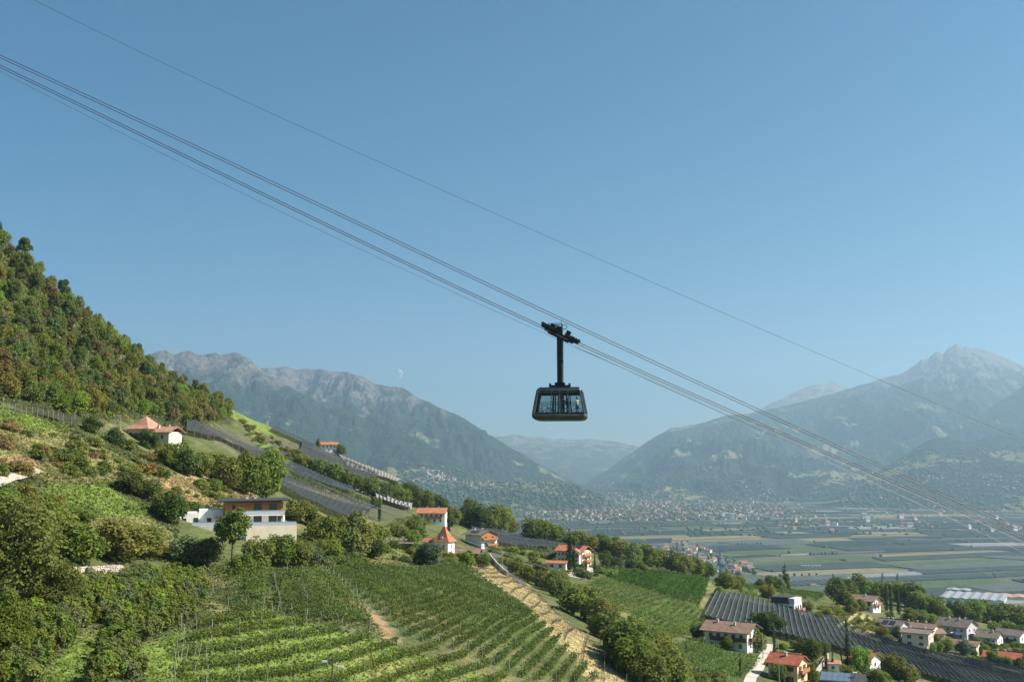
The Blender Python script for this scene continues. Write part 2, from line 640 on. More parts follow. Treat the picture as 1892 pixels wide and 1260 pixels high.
def ground_mat():
    m, nt, p = _new('hillside_ground')
    N, Lk = nt.nodes, nt.links
    a = N.new('ShaderNodeAttribute')
    a.attribute_name = 'col'
    tc = N.new('ShaderNodeTexCoord')
    n1 = N.new('ShaderNodeTexNoise')
    n1.inputs['Scale'].default_value = .6
    n1.inputs['Detail'].default_value = 8
    n1.inputs['Roughness'].default_value = .7
    Lk.new(tc.outputs['Object'], n1.inputs['Vector'])
    mr = N.new('ShaderNodeMapRange')
    mr.inputs['From Min'].default_value = .3
    mr.inputs['From Max'].default_value = .7
    mr.inputs['To Min'].default_value = .55
    mr.inputs['To Max'].default_value = 1.45
    Lk.new(n1.outputs['Fac'], mr.inputs['Value'])
    hs = N.new('ShaderNodeHueSaturation')
    Lk.new(a.outputs['Color'], hs.inputs['Color'])
    Lk.new(mr.outputs[0], hs.inputs['Value'])
    Lk.new(hs.outputs[0], p.inputs['Base Color'])
    p.inputs['Roughness'].default_value = 1
    p.inputs['Specular IOR Level'].default_value = .1
    b = N.new('ShaderNodeBump')
    b.inputs['Strength'].default_value = .8
    b.inputs['Distance'].default_value = .5
    n2 = N.new('ShaderNodeTexNoise')
    n2.inputs['Scale'].default_value = 1.6
    n2.inputs['Detail'].default_value = 6
    Lk.new(tc.outputs['Object'], n2.inputs['Vector'])
    Lk.new(n2.outputs['Fac'], b.inputs['Height'])
    Lk.new(b.outputs[0], p.inputs['Normal'])
    return m


def grid_faces(nr, nc):
    i = np.arange(nr - 1)[:, None] * nc + np.arange(nc - 1)[None]
    return np.stack([i, i + 1, i + nc + 1, i + nc], -1).reshape(-1, 4)


def set_col(me, col):
    at_ = me.color_attributes.new('col', 'FLOAT_COLOR', 'POINT')
    c = np.ones((len(col), 4), np.float32)
    c[:, :3] = col
    at_.data.foreach_set('color', c.ravel())


me = np_mesh('hillside', Vg.reshape(-1, 3), Q=grid_faces(*Xg.shape), mats=[ground_mat()], smooth=True)
set_col(me, region_colour(PXg, PYg, Xg, Yg).reshape(-1, 3))
tag(obj('hillside', me), kind='structure')

# ------------------------------------------------------------------ mountains
def mountain_mat(name, treeline, rock=(.165, .148, .128), forest=(.024, .044, .024), meadow=(.20, .20, .085), meadow_amt=.62, meadow_top=900):
    m, nt, p = _new(name)
    N, Lk = nt.nodes, nt.links
    tc = N.new('ShaderNodeTexCoord')
    sp = N.new('ShaderNodeSeparateXYZ')
    Lk.new(tc.outputs['Object'], sp.inputs[0])

    def noise(scale, detail=6, rough=.6, stretch=None):
        n = N.new('ShaderNodeTexNoise')
        n.inputs['Scale'].default_value = scale
        n.inputs['Detail'].default_value = detail
        n.inputs['Roughness'].default_value = rough
        if stretch:
            mp = N.new('ShaderNodeMapping')
            mp.inputs['Scale'].default_value = stretch
            Lk.new(tc.outputs['Object'], mp.inputs[0])
            Lk.new(mp.outputs[0], n.inputs['Vector'])
        else:
            Lk.new(tc.outputs['Object'], n.inputs['Vector'])
        return n.outputs['Fac']

    def math_(op, a, b):
        n = N.new('ShaderNodeMath')
        n.operation = op
        for i, v in enumerate((a, b)):
            if hasattr(v, 'is_linked') or not isinstance(v, (int, float)):
                Lk.new(v, n.inputs[i])
            else:
                n.inputs[i].default_value = v
        return n.outputs[0]

    def rng_(v, a, b):
        n = N.new('ShaderNodeMapRange')
        n.inputs['From Min'].default_value = a
        n.inputs['From Max'].default_value = b
        Lk.new(v, n.inputs['Value'])
        return n.outputs[0]

    def mix(f, a, b):
        n = N.new('ShaderNodeMix')
        n.data_type = 'RGBA'
        Lk.new(f, n.inputs['Factor'])
        for k, v in (('A', a), ('B', b)):
            s = [i for i in n.inputs if i.name == k and i.type == 'RGBA'][0]
            if isinstance(v, tuple):
                s.default_value = (*v, 1)
            else:
                Lk.new(v, s)
        return [o for o in n.outputs if o.type == 'RGBA'][0]

    fcol = mix(rng_(noise(.012, 8, .7), .35, .65), tuple(c * .6 for c in forest), tuple(c * 1.5 for c in forest))
    rcol = mix(rng_(noise(.007, 9, .72, (1, 1, .8)), .35, .65), tuple(c * .5 for c in rock), tuple(c * 1.5 for c in rock))
    # rock where it is high, with tongues of scree running down
    h = math_('ADD', sp.outputs['Z'], math_('MULTIPLY', math_('SUBTRACT', noise(.0028, 9, .72, (1, 1, .5)), .5), 2600))
    c = mix(rng_(h, treeline - 120, treeline + 180), fcol, rcol)
    # mown meadows and clearings on the middle slopes
    md = math_('MULTIPLY', rng_(noise(.0016, 5, .55, (1, 1, 2.2)), meadow_amt, meadow_amt + .03), rng_(sp.outputs['Z'], meadow_top, meadow_top - 250))
    c = mix(md, c, meadow)
    Lk.new(c, p.inputs['Base Color'])
    p.inputs['Roughness'].default_value = 1
    p.inputs['Specular IOR Level'].default_value = .05
    bp = N.new('ShaderNodeBump')
    bp.inputs['Strength'].default_value = 1
    bp.inputs['Distance'].default_value = 190
    Lk.new(noise(.0045, 9, .62), bp.inputs['Height'])
    Lk.new(bp.outputs[0], p.inputs['Normal'])
    return m


def range_mesh(name, ridge, base, px0, px1, ncol, nrow, mat_, seed, spur=260, gully=60, prof=1.15, back=.35, freq=1.0, crest=12):
    """ridge: (px, py, Y) crest line; base: (px, Y) where the foot meets the valley"""
    PX = np.linspace(px0, px1, ncol)
    rp = np.array(ridge, float)
    ry = np.interp(PX, rp[:, 0], rp[:, 1])
    rY = np.interp(PX, rp[:, 0], rp[:, 2])
    bs = np.array(base, float)
    bY = np.interp(PX, bs[:, 0], bs[:, 1])
    V = np.zeros((nrow, ncol, 3))
    T = np.concatenate([np.linspace(0, 1, nrow - nrow // 6), 1 + np.linspace(.02, back, nrow // 6)])
    ridge3 = np.array([at(a, b, c) for a, b, c in zip(PX, ry, rY)])
    xs = ridge3[:, 0]
    kw = max(3, int(60 / ((px1 - px0) / ncol)))
    ker = np.hanning(2 * kw + 1)
    ker /= ker.sum()
    rsm = np.convolve(np.pad(ridge3[:, 2], kw, mode='edge'), ker, mode='valid')
    jag = (ridged(xs / 260 * freq, xs * 0 + seed, 4, seed) - .55) * 2 * crest
    amp = np.clip(rsm / 1100, .12, 1)
    for i, t in enumerate(T):
        Y = bY + (rY - bY) * t
        d0 = np.stack([(PX - 946) / F_PX * Y], -1)[:, 0]
        if t <= 1:
            pr = t ** prof
        else:
            pr = 1 - (t - 1) * 1.1
        bl = np.clip((t - .80) / .2, 0, 1) ** 1.5
        z = -15 + (rsm * (1 - bl) + ridge3[:, 2] * bl + 15) * pr
        env = 4 * np.clip(t, 0, 1) * (1 - np.clip(t, 0, 1))
        X = d0
        wx = (fbm(X / 900 * freq, Y / 900 * freq, 3, seed + 3) - .5) * 700
        sp_ = ridged((X + wx) / 1300 * freq, Y / 4200 * freq, 5, seed + 5)
        gl = ridged((X + wx * .4) / 420 * freq, Y / 900 * freq, 5, seed + 8, .62)
        z = z + (sp_ - .6) * spur * amp * (env * .9 + .25 * min(1, t * 2) * (1 - min(1, t) ** 12)) + (gl - .6) * gully * amp * (env + .9 * min(1, t * 2) * (1 - min(1, t) ** 14))
        if t > .93:
            z = z + jag * (1 if t <= 1.03 else .5)
        V[i, :, 0], V[i, :, 1], V[i, :, 2] = X, Y, np.maximum(z, -40)
    me = np_mesh(name, V.reshape(-1, 3), Q=grid_faces(nrow, ncol), mats=[mat_], smooth=True)
    tag(obj(name, me), kind='structure')
    return V


MM_L = mountain_mat('rocky_forest_mountain', 1080, meadow_amt=.61, meadow_top=900)
MM_R = mountain_mat('right_mountain', 1500, meadow_amt=.585, meadow_top=1250, meadow=(.23, .21, .10))
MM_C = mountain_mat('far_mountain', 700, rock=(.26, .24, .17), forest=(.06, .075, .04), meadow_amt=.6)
MM_F = mountain_mat('forested_foothill', 3000, meadow_amt=.55, meadow_top=700, meadow=(.17, .18, .08))

RIDGES = {}
RIDGES['C'] = range_mesh('mountain_far', [(700, 790, 21000), (860, 800, 21000), (930, 806, 20500), (950, 802, 20500), (975, 807, 20500), (1012, 808, 20500), (1060, 813, 20500), (1092, 811, 20500), (1135, 816, 20500), (1180, 826, 20500), (1300, 850, 20500), (1420, 860, 20500)],
                         [(700, 14500), (1420, 14500)], 700, 1420, 220, 90, MM_C, 3, spur=420, gully=90, freq=.6, crest=14)
RIDGES['R0'] = range_mesh('mountain_right_behind', [(1300, 800, 19500), (1400, 757, 19500), (1440, 738, 19500), (1469, 724, 19500), (1492, 715, 19500), (1513, 709, 19500), (1524, 711, 19500), (1537, 706, 19500), (1552, 711, 19500), (1575, 718, 19500), (1650, 735, 19500), (1800, 760, 19500)],
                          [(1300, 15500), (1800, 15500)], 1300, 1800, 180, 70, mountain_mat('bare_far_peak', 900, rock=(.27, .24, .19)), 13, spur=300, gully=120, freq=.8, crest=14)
RIDGES['L2'] = range_mesh('mountain_left_behind', [(150, 690, 12500), (420, 690, 12500), (480, 680, 12500), (500, 681, 12500), (525, 677, 12500), (545, 684, 12500), (560, 681, 12500), (578, 684, 12500), (595, 682, 12400), (612, 688, 12300), (633, 686, 12200), (650, 691, 12000), (668, 694, 11900), (690, 709, 11800), (720, 713, 11600), (745, 717, 11500), (770, 733, 11300), (800, 747, 11100), (850, 769, 10900), (900, 800, 10800), (950, 831, 10700), (1000, 859, 10700), (1050, 886, 10700), (1090, 905, 10700), (1130, 925, 10700)],
                          [(150, 9200), (700, 9000), (1000, 9300), (1130, 10000)], 150, 1130, 520, 180, MM_L, 21, spur=620, gully=240, prof=1.1, crest=16)
RIDGES['L1'] = range_mesh('mountain_left', [(-100, 690, 9800), (200, 670, 9800), (290, 650, 9800), (305, 648, 9800), (318, 656, 9800), (332, 652, 9800), (346, 649, 9800), (358, 654, 9800), (372, 656, 9800), (384, 653, 9800), (395, 651, 9800), (404, 655, 9800), (418, 652, 9800), (430, 649, 9800), (441, 654, 9800), (455, 662, 9800), (470, 675, 9750), (490, 690, 9700), (520, 708, 9600), (560, 730, 9500), (620, 748, 9300), (690, 772, 9100), (760, 806, 8900), (830, 842, 8800), (900, 880, 8700), (960, 905, 8700), (1000, 925, 8700)],
                          [(-100, 6800), (400, 6900), (700, 7100), (1000, 8000)], -100, 1000, 620, 210, MM_L, 33, spur=520, gully=260, prof=1.2, crest=20)
RIDGES['L3'] = range_mesh('foothill_left', [(450, 850, 7400), (600, 862, 7400), (700, 876, 7400), (800, 886, 7400), (850, 890, 7400), (900, 890, 7400), (960, 891, 7400), (1010, 890, 7400), (1060, 898, 7400), (1095, 908, 7400), (1125, 924, 7300), (1150, 945, 7200)],
                          [(450, 6500), (900, 6500), (1150, 7000)], 450, 1150, 320, 80, MM_F, 41, spur=55, gully=26, prof=.7, back=.7, crest=5, freq=2.0)
RIDGES['R1'] = range_mesh('mountain_right', [(1040, 915, 15500), (1090, 886, 15500), (1120, 868, 15400), (1150, 846, 15400), (1200, 813, 15400), (1240, 791, 15400), (1270, 786, 15400), (1300, 781, 15400), (1340, 768, 15400), (1380, 764, 15500), (1420, 757, 15500), (1457, 748, 15600), (1500, 737, 15700), (1540, 727, 15800), (1575, 717, 15800), (1605, 707, 15900), (1634, 699, 16000), (1650, 694, 16000), (1663, 692, 16000), (1673, 688, 16000), (1689, 677, 16000), (1698, 671, 16000), (1707, 664, 16000), (1713, 665, 16000), (1719, 663, 16000), (1727, 656, 16000), (1736, 649, 16000), (1742, 651, 16000), (1747, 654, 16000), (1751, 649, 16000), (1757, 643, 16000), (1763, 640, 16000), (1769, 637, 16000), (1775, 635, 16000), (1780, 638, 16000), (1784, 642, 16000), (1789, 638, 16000), (1795, 640, 16000), (1799, 644, 16000), (1810, 643, 16000), (1822, 645, 16000), (1836, 650, 16000), (1851, 658, 16000), (1870, 664, 16000), (1892, 674, 16000), (1960, 700, 16000), (2100, 760, 16000)],
                         [(1040, 9500), (1200, 8600), (1500, 8000), (1800, 7500), (2100, 7000)], 1040, 2100, 640, 230, MM_R, 55, spur=650, gully=230, prof=1.55, crest=14)
RIDGES['R2'] = range_mesh('mountain_right_spur', [(1690, 880, 11800), (1740, 826, 11800), (1763, 809, 11800), (1785, 790, 11800), (1810, 767, 11800), (1840, 745, 11800), (1870, 728, 11800), (1892, 714, 11800), (1980, 665, 11800), (2100, 640, 11800)],
                          [(1690, 9800), (2100, 7200)], 1690, 2100, 200, 110, MM_F, 61, spur=220, gully=60, prof=1.2, crest=10)
RIDGES['R3'] = range_mesh('foothill_right', [(1500, 930, 8000), (1560, 905, 8200), (1600, 880, 8600), (1634, 861, 8800), (1672, 838, 9000), (1707, 815, 9000), (1730, 807, 9000), (1745, 808, 9000), (1763, 813, 9000), (1795, 816, 9000), (1840, 800, 9200), (1892, 796, 9300), (2000, 780, 9300), (2100, 770, 9300)],
                          [(1500, 7400), (1600, 7000), (1892, 6600), (2100, 6400)], 1500, 2100, 300, 110, MM_F, 71, spur=150, gully=40, prof=1.0, back=.6, crest=8, freq=1.6)

# ------------------------------------------------------------------ valley floor and its fields
def floor_mat():
    m, nt, p = _new('valley_ground')
    N, Lk = nt.nodes, nt.links
    tc = N.new('ShaderNodeTexCoord')
    n = N.new('ShaderNodeTexNoise')
    n.inputs['Scale'].default_value = .008
    n.inputs['Detail'].default_value = 8
    Lk.new(tc.outputs['Object'], n.inputs['Vector'])
    rp = N.new('ShaderNodeValToRGB')
    e = rp.color_ramp.elements
    e[0].position, e[0].color = .3, (.055, .068, .036, 1)
    e[1].position, e[1].color = .72, (.12, .125, .065, 1)
    Lk.new(n.outputs['Fac'], rp.inputs['Fac'])
    Lk.new(rp.outputs[0], p.inputs['Base Color'])
    p.inputs['Roughness'].default_value = 1
    p.inputs['Specular IOR Level'].default_value = .1
    return m


fb = MB()
fb.add([(-40000, -8000, 0), (40000, -8000, 0), (40000, 60000, 0), (-40000, 60000, 0)], [(0, 1, 2, 3)])
tag(fb.build('valley_floor', floor_mat()), kind='structure')


def field_mat(name, c1, c2, scale):
    """netted orchard seen from above: alternate strips of net and row gap"""
    m, nt, p = _new(name)
    N, Lk = nt.nodes, nt.links
    tc = N.new('ShaderNodeTexCoord')
    w = N.new('ShaderNodeTexWave')
    w.inputs['Scale'].default_value = scale
    w.inputs['Distortion'].default_value = .15
    Lk.new(tc.outputs['Object'], w.inputs['Vector'])
    n = N.new('ShaderNodeTexNoise')
    n.inputs['Scale'].default_value = .02
    n.inputs['Detail'].default_value = 6
    Lk.new(tc.outputs['Object'], n.inputs['Vector'])
    mx = N.new('ShaderNodeMix')
    mx.data_type = 'RGBA'
    Lk.new(w.outputs['Fac'], mx.inputs['Factor'])
    ins = [i for i in mx.inputs if i.type == 'RGBA']
    ins[0].default_value = (*c1, 1)
    ins[1].default_value = (*c2, 1)
    hs = N.new('ShaderNodeHueSaturation')
    mr = N.new('ShaderNodeMapRange')
    mr.inputs['From Min'].default_value = .3
    mr.inputs['From Max'].default_value = .7
    mr.inputs['To Min'].default_value = .75
    mr.inputs['To Max'].default_value = 1.25
    Lk.new(n.outputs['Fac'], mr.inputs['Value'])
    Lk.new(mr.outputs[0], hs.inputs['Value'])
    Lk.new([o for o in mx.outputs if o.type == 'RGBA'][0], hs.inputs['Color'])
    Lk.new(hs.outputs[0], p.inputs['Base Color'])
    p.inputs['Roughness'].default_value = 1
    p.inputs['Specular IOR Level'].default_value = .03
    return m


FM = [field_mat('dark_net_field', (.024, .040, .038), (.062, .078, .068), .018), field_mat('grey_net_field', (.05, .066, .062), (.12, .128, .115), .018),
      field_mat('pale_net_field', (.17, .18, .18), (.25, .25, .24), .018), field_mat('green_field', (.055, .085, .035), (.08, .11, .045), .018),
      field_mat('tan_field', (.17, .155, .085), (.22, .19, .11), .018), field_mat('deep_net_field', (.022, .037, .036), (.038, .054, .048), .018)]
VAL_TREES = []
fr = random.Random(5)
stuffV, stuffF, stuffM = [], [], []
ang0 = R(14)
nfield = 0
jrow = 1500.0
while jrow < 7600:
    dep = fr.uniform(70, 190) * (1 if jrow < 4500 else 1.5)
    ii = -5200 + fr.uniform(0, 300)
    while ii < 5200:
        wid = fr.choice([140, 220, 300, 420, 600]) * fr.uniform(.8, 1.2)
        gp = fr.choice([1.5, 2, 3, 7])
        x0, x1, y0, y1 = ii + gp, ii + wid - gp, jrow + gp, jrow + dep * fr.choice([1, 1, .8, .6]) - gp
        sk = fr.uniform(-70, 70)
        pts = []
        for x, y in ((x0, y0), (x1, y0), (x1 + sk, y1), (x0 + sk, y1)):
            a = ang0 + .10 * math.sin(x / 900)
            yy = y + (fbm(x / 700, 1.0 + jrow * .01, 2, 3) - .5) * 90
            pts.append((x * math.cos(a) - (yy - 4000) * math.sin(a), (yy - 4000) * math.cos(a) + x * math.sin(a) + 4000))
        cx, cy = sum(p[0] for p in pts) / 4, sum(p[1] for p in pts) / 4
        if fr.random() < .5:
            VAL_TREES.append((pts[0][0], pts[0][1], fr.uniform(4, 9)))
        if fr.random() < .2:
            for q in range(fr.randint(3, 9)):
                VAL_TREES.append((pts[0][0] + (pts[1][0] - pts[0][0]) * q * .05, pts[0][1] + (pts[1][1] - pts[0][1]) * q * .05, fr.uniform(4, 8)))
        ii += wid
        px, py = project((cx, cy, 0))
        if not (840 < px < 2050 and 930 < py < 1130) or cy < 1750:
            continue
        if inpoly(px, py, [(930, 900), (1420, 900), (1420, 958), (930, 962)]) or inpoly(px, py, [(1180, 1010), (1300, 1010), (1410, 1060), (1400, 1080), (1200, 1080)]):
            continue
        h = fr.uniform(2.4, 3.4)
        r_ = fr.random()
        k = 0 if r_ < .36 else 5 if r_ < .60 else 1 if r_ < .74 else 2 if r_ < .81 else 3 if r_ < .92 else 4
        if k in (3, 4):
            h = .6
        if nfield < 290 and cy < 4600:
            b = MB()
            b.hexa([(p[0] - cx, p[1] - cy, .2) for p in pts] + [(p[0] - cx, p[1] - cy, h) for p in pts])
            o = b.build('field', FM[k])
            o.location = (cx, cy, 0)
            tag(o, kind='structure')
            nfield += 1
        else:
            o_ = len(stuffV)
            stuffV += [(p[0], p[1], .2) for p in pts] + [(p[0], p[1], h) for p in pts]
            stuffF += [tuple(i + o_ for i in f) for f in [(4, 5, 6, 7), (0, 1, 5, 4), (1, 2, 6, 5), (2, 3, 7, 6), (3, 0, 4, 7)]]
            stuffM += [k] * 5
    jrow += dep
me = bpy.data.meshes.new('far_fields')
me.from_pydata(stuffV, [], stuffF)
for m_ in FM:
    me.materials.append(m_)
me.polygons.foreach_set('material_index', stuffM)
tag(obj('far_fields', me), kind='structure')

def nth(i):
    one = ['', 'first', 'second', 'third', 'fourth', 'fifth', 'sixth', 'seventh', 'eighth', 'ninth', 'tenth', 'eleventh', 'twelfth', 'thirteenth', 'fourteenth', 'fifteenth', 'sixteenth', 'seventeenth', 'eighteenth', 'nineteenth']
    ten = {2: 'twent', 3: 'thirt', 4: 'fort', 5: 'fift', 6: 'sixt', 7: 'sevent', 8: 'eight', 9: 'ninet'}
    i += 1
    if i < 20:
        return one[i]
    return ten[i // 10] + ('ieth' if i % 10 == 0 else 'y-' + one[i % 10])


# ------------------------------------------------------------------ tracks and roads laid on the hillside
def ribbon(name, pts, width, mat_, lift=.12):
    """a road: pts are photo points on the ground"""
    P = [hit(*p) if len(p) == 2 else np.array(p) for p in pts]
    Q = []
    for a, b in zip(P[:-1], P[1:]):
        n = max(2, int(np.linalg.norm(b - a) / 2.5))
        for k in range(n):
            Q.append(a + (b - a) * k / n)
    Q.append(P[-1])
    Q = np.array(Q)
    for _ in range(6):
        Q[1:-1] = (Q[:-2] + 2 * Q[1:-1] + Q[2:]) / 4
    m = MB()
    vs, fs = [], []
    nc = 5
    for i, q in enumerate(Q):
        t = Q[min(i + 1, len(Q) - 1)] - Q[max(i - 1, 0)]
        t = t[:2] / (np.linalg.norm(t[:2]) + 1e-9)
        nx, ny = -t[1], t[0]
        cs = [(q[0] + nx * s * width / 2, q[1] + ny * s * width / 2) for s in np.linspace(1, -1, nc)]
        zs = [gz(*c) for c in cs]
        zz = max(zs) if width < 6 else None
        vs += [(c[0], c[1], z + lift) for c, z in zip(cs, zs)]
    for i in range(len(Q) - 1):
        for k in range(nc - 1):
            a = i * nc + k
            fs.append((a, a + 1, a + nc + 1, a + nc))
    m.add(vs, fs)
    return tag(m.build(name, mat_), kind='structure')


ribbon('farm_track', [(-60, 925), (0, 896), (35, 882), (70, 870)], 2.2, M_GRAVEL, .42)
ribbon('lane', [(903, 1008), (913, 1022), (928, 1040), (945, 1060), (965, 1080)], 4.5, M_ASPH, .25)
ribbon('access_road', [(1374, 1290), (1388, 1250), (1406, 1225), (1418, 1204), (1420, 1190)], 3.0, M_PAVE, .2)
ribbon('courtyard', [(1064, 1068), (1072, 1058), (1085, 1050), (1096, 1048)], 9, M_PAVE, .25)

# ------------------------------------------------------------------ leaves
def leaf_quads(C, nrm, size, seed=0, aspect=.75):
    """one leaf-clump quad per centre, facing nrm with a random turn"""
    r = np.random.default_rng(seed)
    n = len(C)
    nrm = nrm / (np.linalg.norm(nrm, axis=1, keepdims=True) + 1e-9)
    h = r.normal(size=(n, 3))
    a = np.cross(nrm, h)
    a /= np.linalg.norm(a, axis=1, keepdims=True) + 1e-9
    b = np.cross(nrm, a)
    s = np.broadcast_to(np.asarray(size, float), (n,))[:, None] * .5
    V = np.stack([C - a * s - b * s * aspect * .35, C + b * s * aspect, C + a * s + b * s * aspect * .2, C - b * s * aspect], 1)
    Q = np.arange(n * 4).reshape(n, 4)
    return V.reshape(-1, 3), Q


def crown_mesh(name, seed, rx, rz, zc, lobes, leaves, leaf, flat=.0, droop=.35, inner=.25, lobe_r=(.32, .55), shape='round', mat_=None):
    r = np.random.default_rng(seed)
    cs, rs = [], []
    while len(cs) < lobes:
        p = r.uniform(-1, 1, 3)
        if shape == 'round' and np.linalg.norm(p) > .82:
            continue
        if shape == 'cone':
            if math.hypot(p[0], p[1]) > (1 - (p[2] + 1) / 2) * .75 + .05:
                continue
        if shape == 'column' and math.hypot(p[0], p[1]) > .5 * (1 - max(0, p[2]) ** 2 * .8):
            continue
        lr = r.uniform(*lobe_r)
        if shape == 'cone':
            lr *= .35 + .65 * (1 - (p[2] + 1) / 2)
        cs.append(p)
        rs.append(lr)
    cs, rs = np.array(cs), np.array(rs)
    k = r.choice(lobes, leaves, p=rs ** 2 / (rs ** 2).sum())
    d = r.normal(size=(leaves, 3))
    d /= np.linalg.norm(d, axis=1, keepdims=True)
    d[:, 2] = np.where(d[:, 2] < -droop, -d[:, 2], d[:, 2])
    rad = rs[k] * np.where(r.random(leaves) < inner, r.uniform(.3, .8, leaves), r.uniform(.8, 1.1, leaves))
    P = cs[k] + d * rad[:, None]
    # thin out the leaves buried inside other lobes
    dist = np.linalg.norm(P[:, None] - cs[None], axis=2) / rs[None]
    bur = (dist < .7).sum(1) > 1
    keep = ~bur | (r.random(leaves) < .3)
    P, d = P[keep], d[keep]
    C = P * np.array([rx, rx, rz]) + np.array([0, 0, zc])
    nrm = d * 1.0 + r.normal(size=d.shape) * .55 + np.array([0, 0, .35])
    V, Q = leaf_quads(C, nrm, leaf * r.uniform(.6, 1.5, len(C)), seed)
    return np_mesh(name, V, Q=Q, mats=[mat_ or M_LEAF])


def trunk_mesh(name, seed, h, r0, spread, top, limbs=6):
    r = random.Random(seed)
    m = MB()
    lean = (r.uniform(-.3, .3), r.uniform(-.3, .3))
    pts = [(0, 0, -.6), (lean[0] * .2, lean[1] * .2, h * .35), (lean[0] * .6, lean[1] * .6, h * .7), (lean[0], lean[1], top)]
    m.tube(pts, [r0 * 1.25, r0, r0 * .75, r0 * .25], 7)
    for i in range(limbs):
        a = i * 2.4 + r.uniform(-.4, .4)
        z = h * r.uniform(.45, .95)
        e = spread * r.uniform(.5, .85)
        m.tube([(lean[0] * .5, lean[1] * .5, z), (math.cos(a) * e * .5, math.sin(a) * e * .5, z + e * .45), (math.cos(a) * e, math.sin(a) * e, z + e * .8)],
               [r0 * .5, r0 * .3, r0 * .1], 5, cap=False)
    return m.mesh(name, M_BARK, True)


# prototypes about 10 m tall (bushes about 2.4 m): (crown mesh, trunk mesh)
TREES = {'broad': [], 'pine': [], 'spruce': [], 'cypress': [], 'bush': [], 'apple': [], 'airy': [], 'poplar': [], 'large': [], 'umbrella': []}
for s in range(7):
    TREES['broad'].append((crown_mesh('crown', 100 + s, 3.9 + .35 * (s % 3), 4.6, 4.9, 34 + 3 * s, 4200, .58, lobe_r=(.26, .48), droop=.7), trunk_mesh('trunk', 100 + s, 6, .26, 3.2, 8)))
for s in range(2):
    TREES['large'].append((crown_mesh('crown', 140 + s, 4.0, 4.7, 4.9, 70, 17000, .27, lobe_r=(.20, .36), droop=.7, inner=.3), trunk_mesh('trunk', 140 + s, 6, .26, 3.2, 8)))
for s in range(3):
    TREES['airy'].append((crown_mesh('crown', 150 + s, 3.3, 4.5, 5.2, 44, 2600, .5, lobe_r=(.18, .34), inner=.4, droop=.7), trunk_mesh('trunk', 150 + s, 7, .17, 2.8, 9.2, 9)))
for s in range(2):
    TREES['pine'].append((crown_mesh('crown', 200 + s, 3.0, 4.4, 5.5, 26, 3000, .55, lobe_r=(.25, .42)), trunk_mesh('trunk', 200 + s, 7.5, .2, 2.2, 9.5, 5)))
TREES['umbrella'].append((crown_mesh('crown', 205, 3.1, 3.0, 6.9, 34, 4200, .40, lobe_r=(.2, .38), droop=.6), trunk_mesh('trunk', 205, 7.5, .2, 2.4, 9.2, 6)))
for s in range(2):
    TREES['spruce'].append((crown_mesh('crown', 230 + s, 2.4, 4.9, 5.4, 60, 2600, .5, shape='cone', lobe_r=(.25, .5)), trunk_mesh('trunk', 230 + s, 8, .2, 1, 10, 0)))
for s in range(3):
    TREES['cypress'].append((crown_mesh('crown', 260 + s, 1.25, 4.9, 5.1, 44, 2600, .34, shape='column', lobe_r=(.3, .5)), trunk_mesh('trunk', 260 + s, 6, .16, .4, 8, 0)))
for s in range(2):
    TREES['poplar'].append((crown_mesh('crown', 280 + s, 1.9, 4.5, 5.6, 40, 2600, .5, shape='column', lobe_r=(.3, .5)), trunk_mesh('trunk', 280 + s, 6, .2, .8, 8, 3)))
for s in range(6):
    TREES['bush'].append((crown_mesh('shrub', 300 + s, 1.5 + .2 * (s % 3), 1.25, .9, 15 + s, 1300, .30, lobe_r=(.3, .55), droop=.8), None))
for s in range(5):
    TREES['apple'].append((crown_mesh('crown', 330 + s, 1.25, 1.55, 2.05, 16 + s, 1100, .30, lobe_r=(.28, .5)), trunk_mesh('trunk', 330 + s, 1.6, .06, .9, 3.0, 4)))

LEAFC = {'green': (0.169, 0.211, 0.046), 'dark': (0.1, 0.138, 0.038), 'olive': (0.18, 0.202, 0.05), 'yellow': (0.24, 0.224, 0.052), 'brown': (0.24, 0.185, 0.07), 'fresh': (0.202, 0.279, 0.048), 'grey': (0.165, 0.19, 0.075), 'pine': (0.11, 0.148, 0.048), 'rust': (0.21, 0.165, 0.075), 'cyp': (0.058, 0.091, 0.035), 'blue': (0.089, 0.133, 0.074)}


CW = {'green': 'green', 'dark': 'dark green', 'olive': 'olive', 'yellow': 'yellowish', 'brown': 'brownish', 'fresh': 'bright green', 'grey': 'greyish', 'pine': 'dark', 'rust': 'rust brown', 'blue': 'dark'}


def vary(c, r, amt=.18):
    f = 1 + r.uniform(-amt, amt)
    return (c[0] * f * (1 + r.uniform(-amt, amt) * .7), c[1] * f, c[2] * f * (1 + r.uniform(-amt, amt)), 1)


def plant(kind, name, P, height, label, cat, group=None, colour='green', width=1.0, r=rnd, sink=.3, var=None):
    """a tree (trunk and crown) or a shrub (one mesh) standing at P"""
    vs = TREES[kind]
    cm, tm = vs[(r.randrange(len(vs)) if var is None else var) % len(vs)]
    unit = {'bush': 2.4, 'apple': 3.6}.get(kind, 10.0)
    s = height / unit
    sc = (s * width * r.uniform(.92, 1.08), s * width * r.uniform(.92, 1.08), s)
    loc = (P[0], P[1], P[2] - sink * s)
    rz = r.uniform(0, 6.28)
    c = vary(LEAFC[colour], r)
    if tm is None:
        o = obj(name, cm, None, loc, rz, sc)
        o.color = c
        return tag(o, label, cat, group)
    root = empty(name, loc, rz)
    root.scale = sc
    k = obj('crown', cm, root)
    k.color = c
    obj('trunk', tm, root)
    return tag(root, label, cat, group)


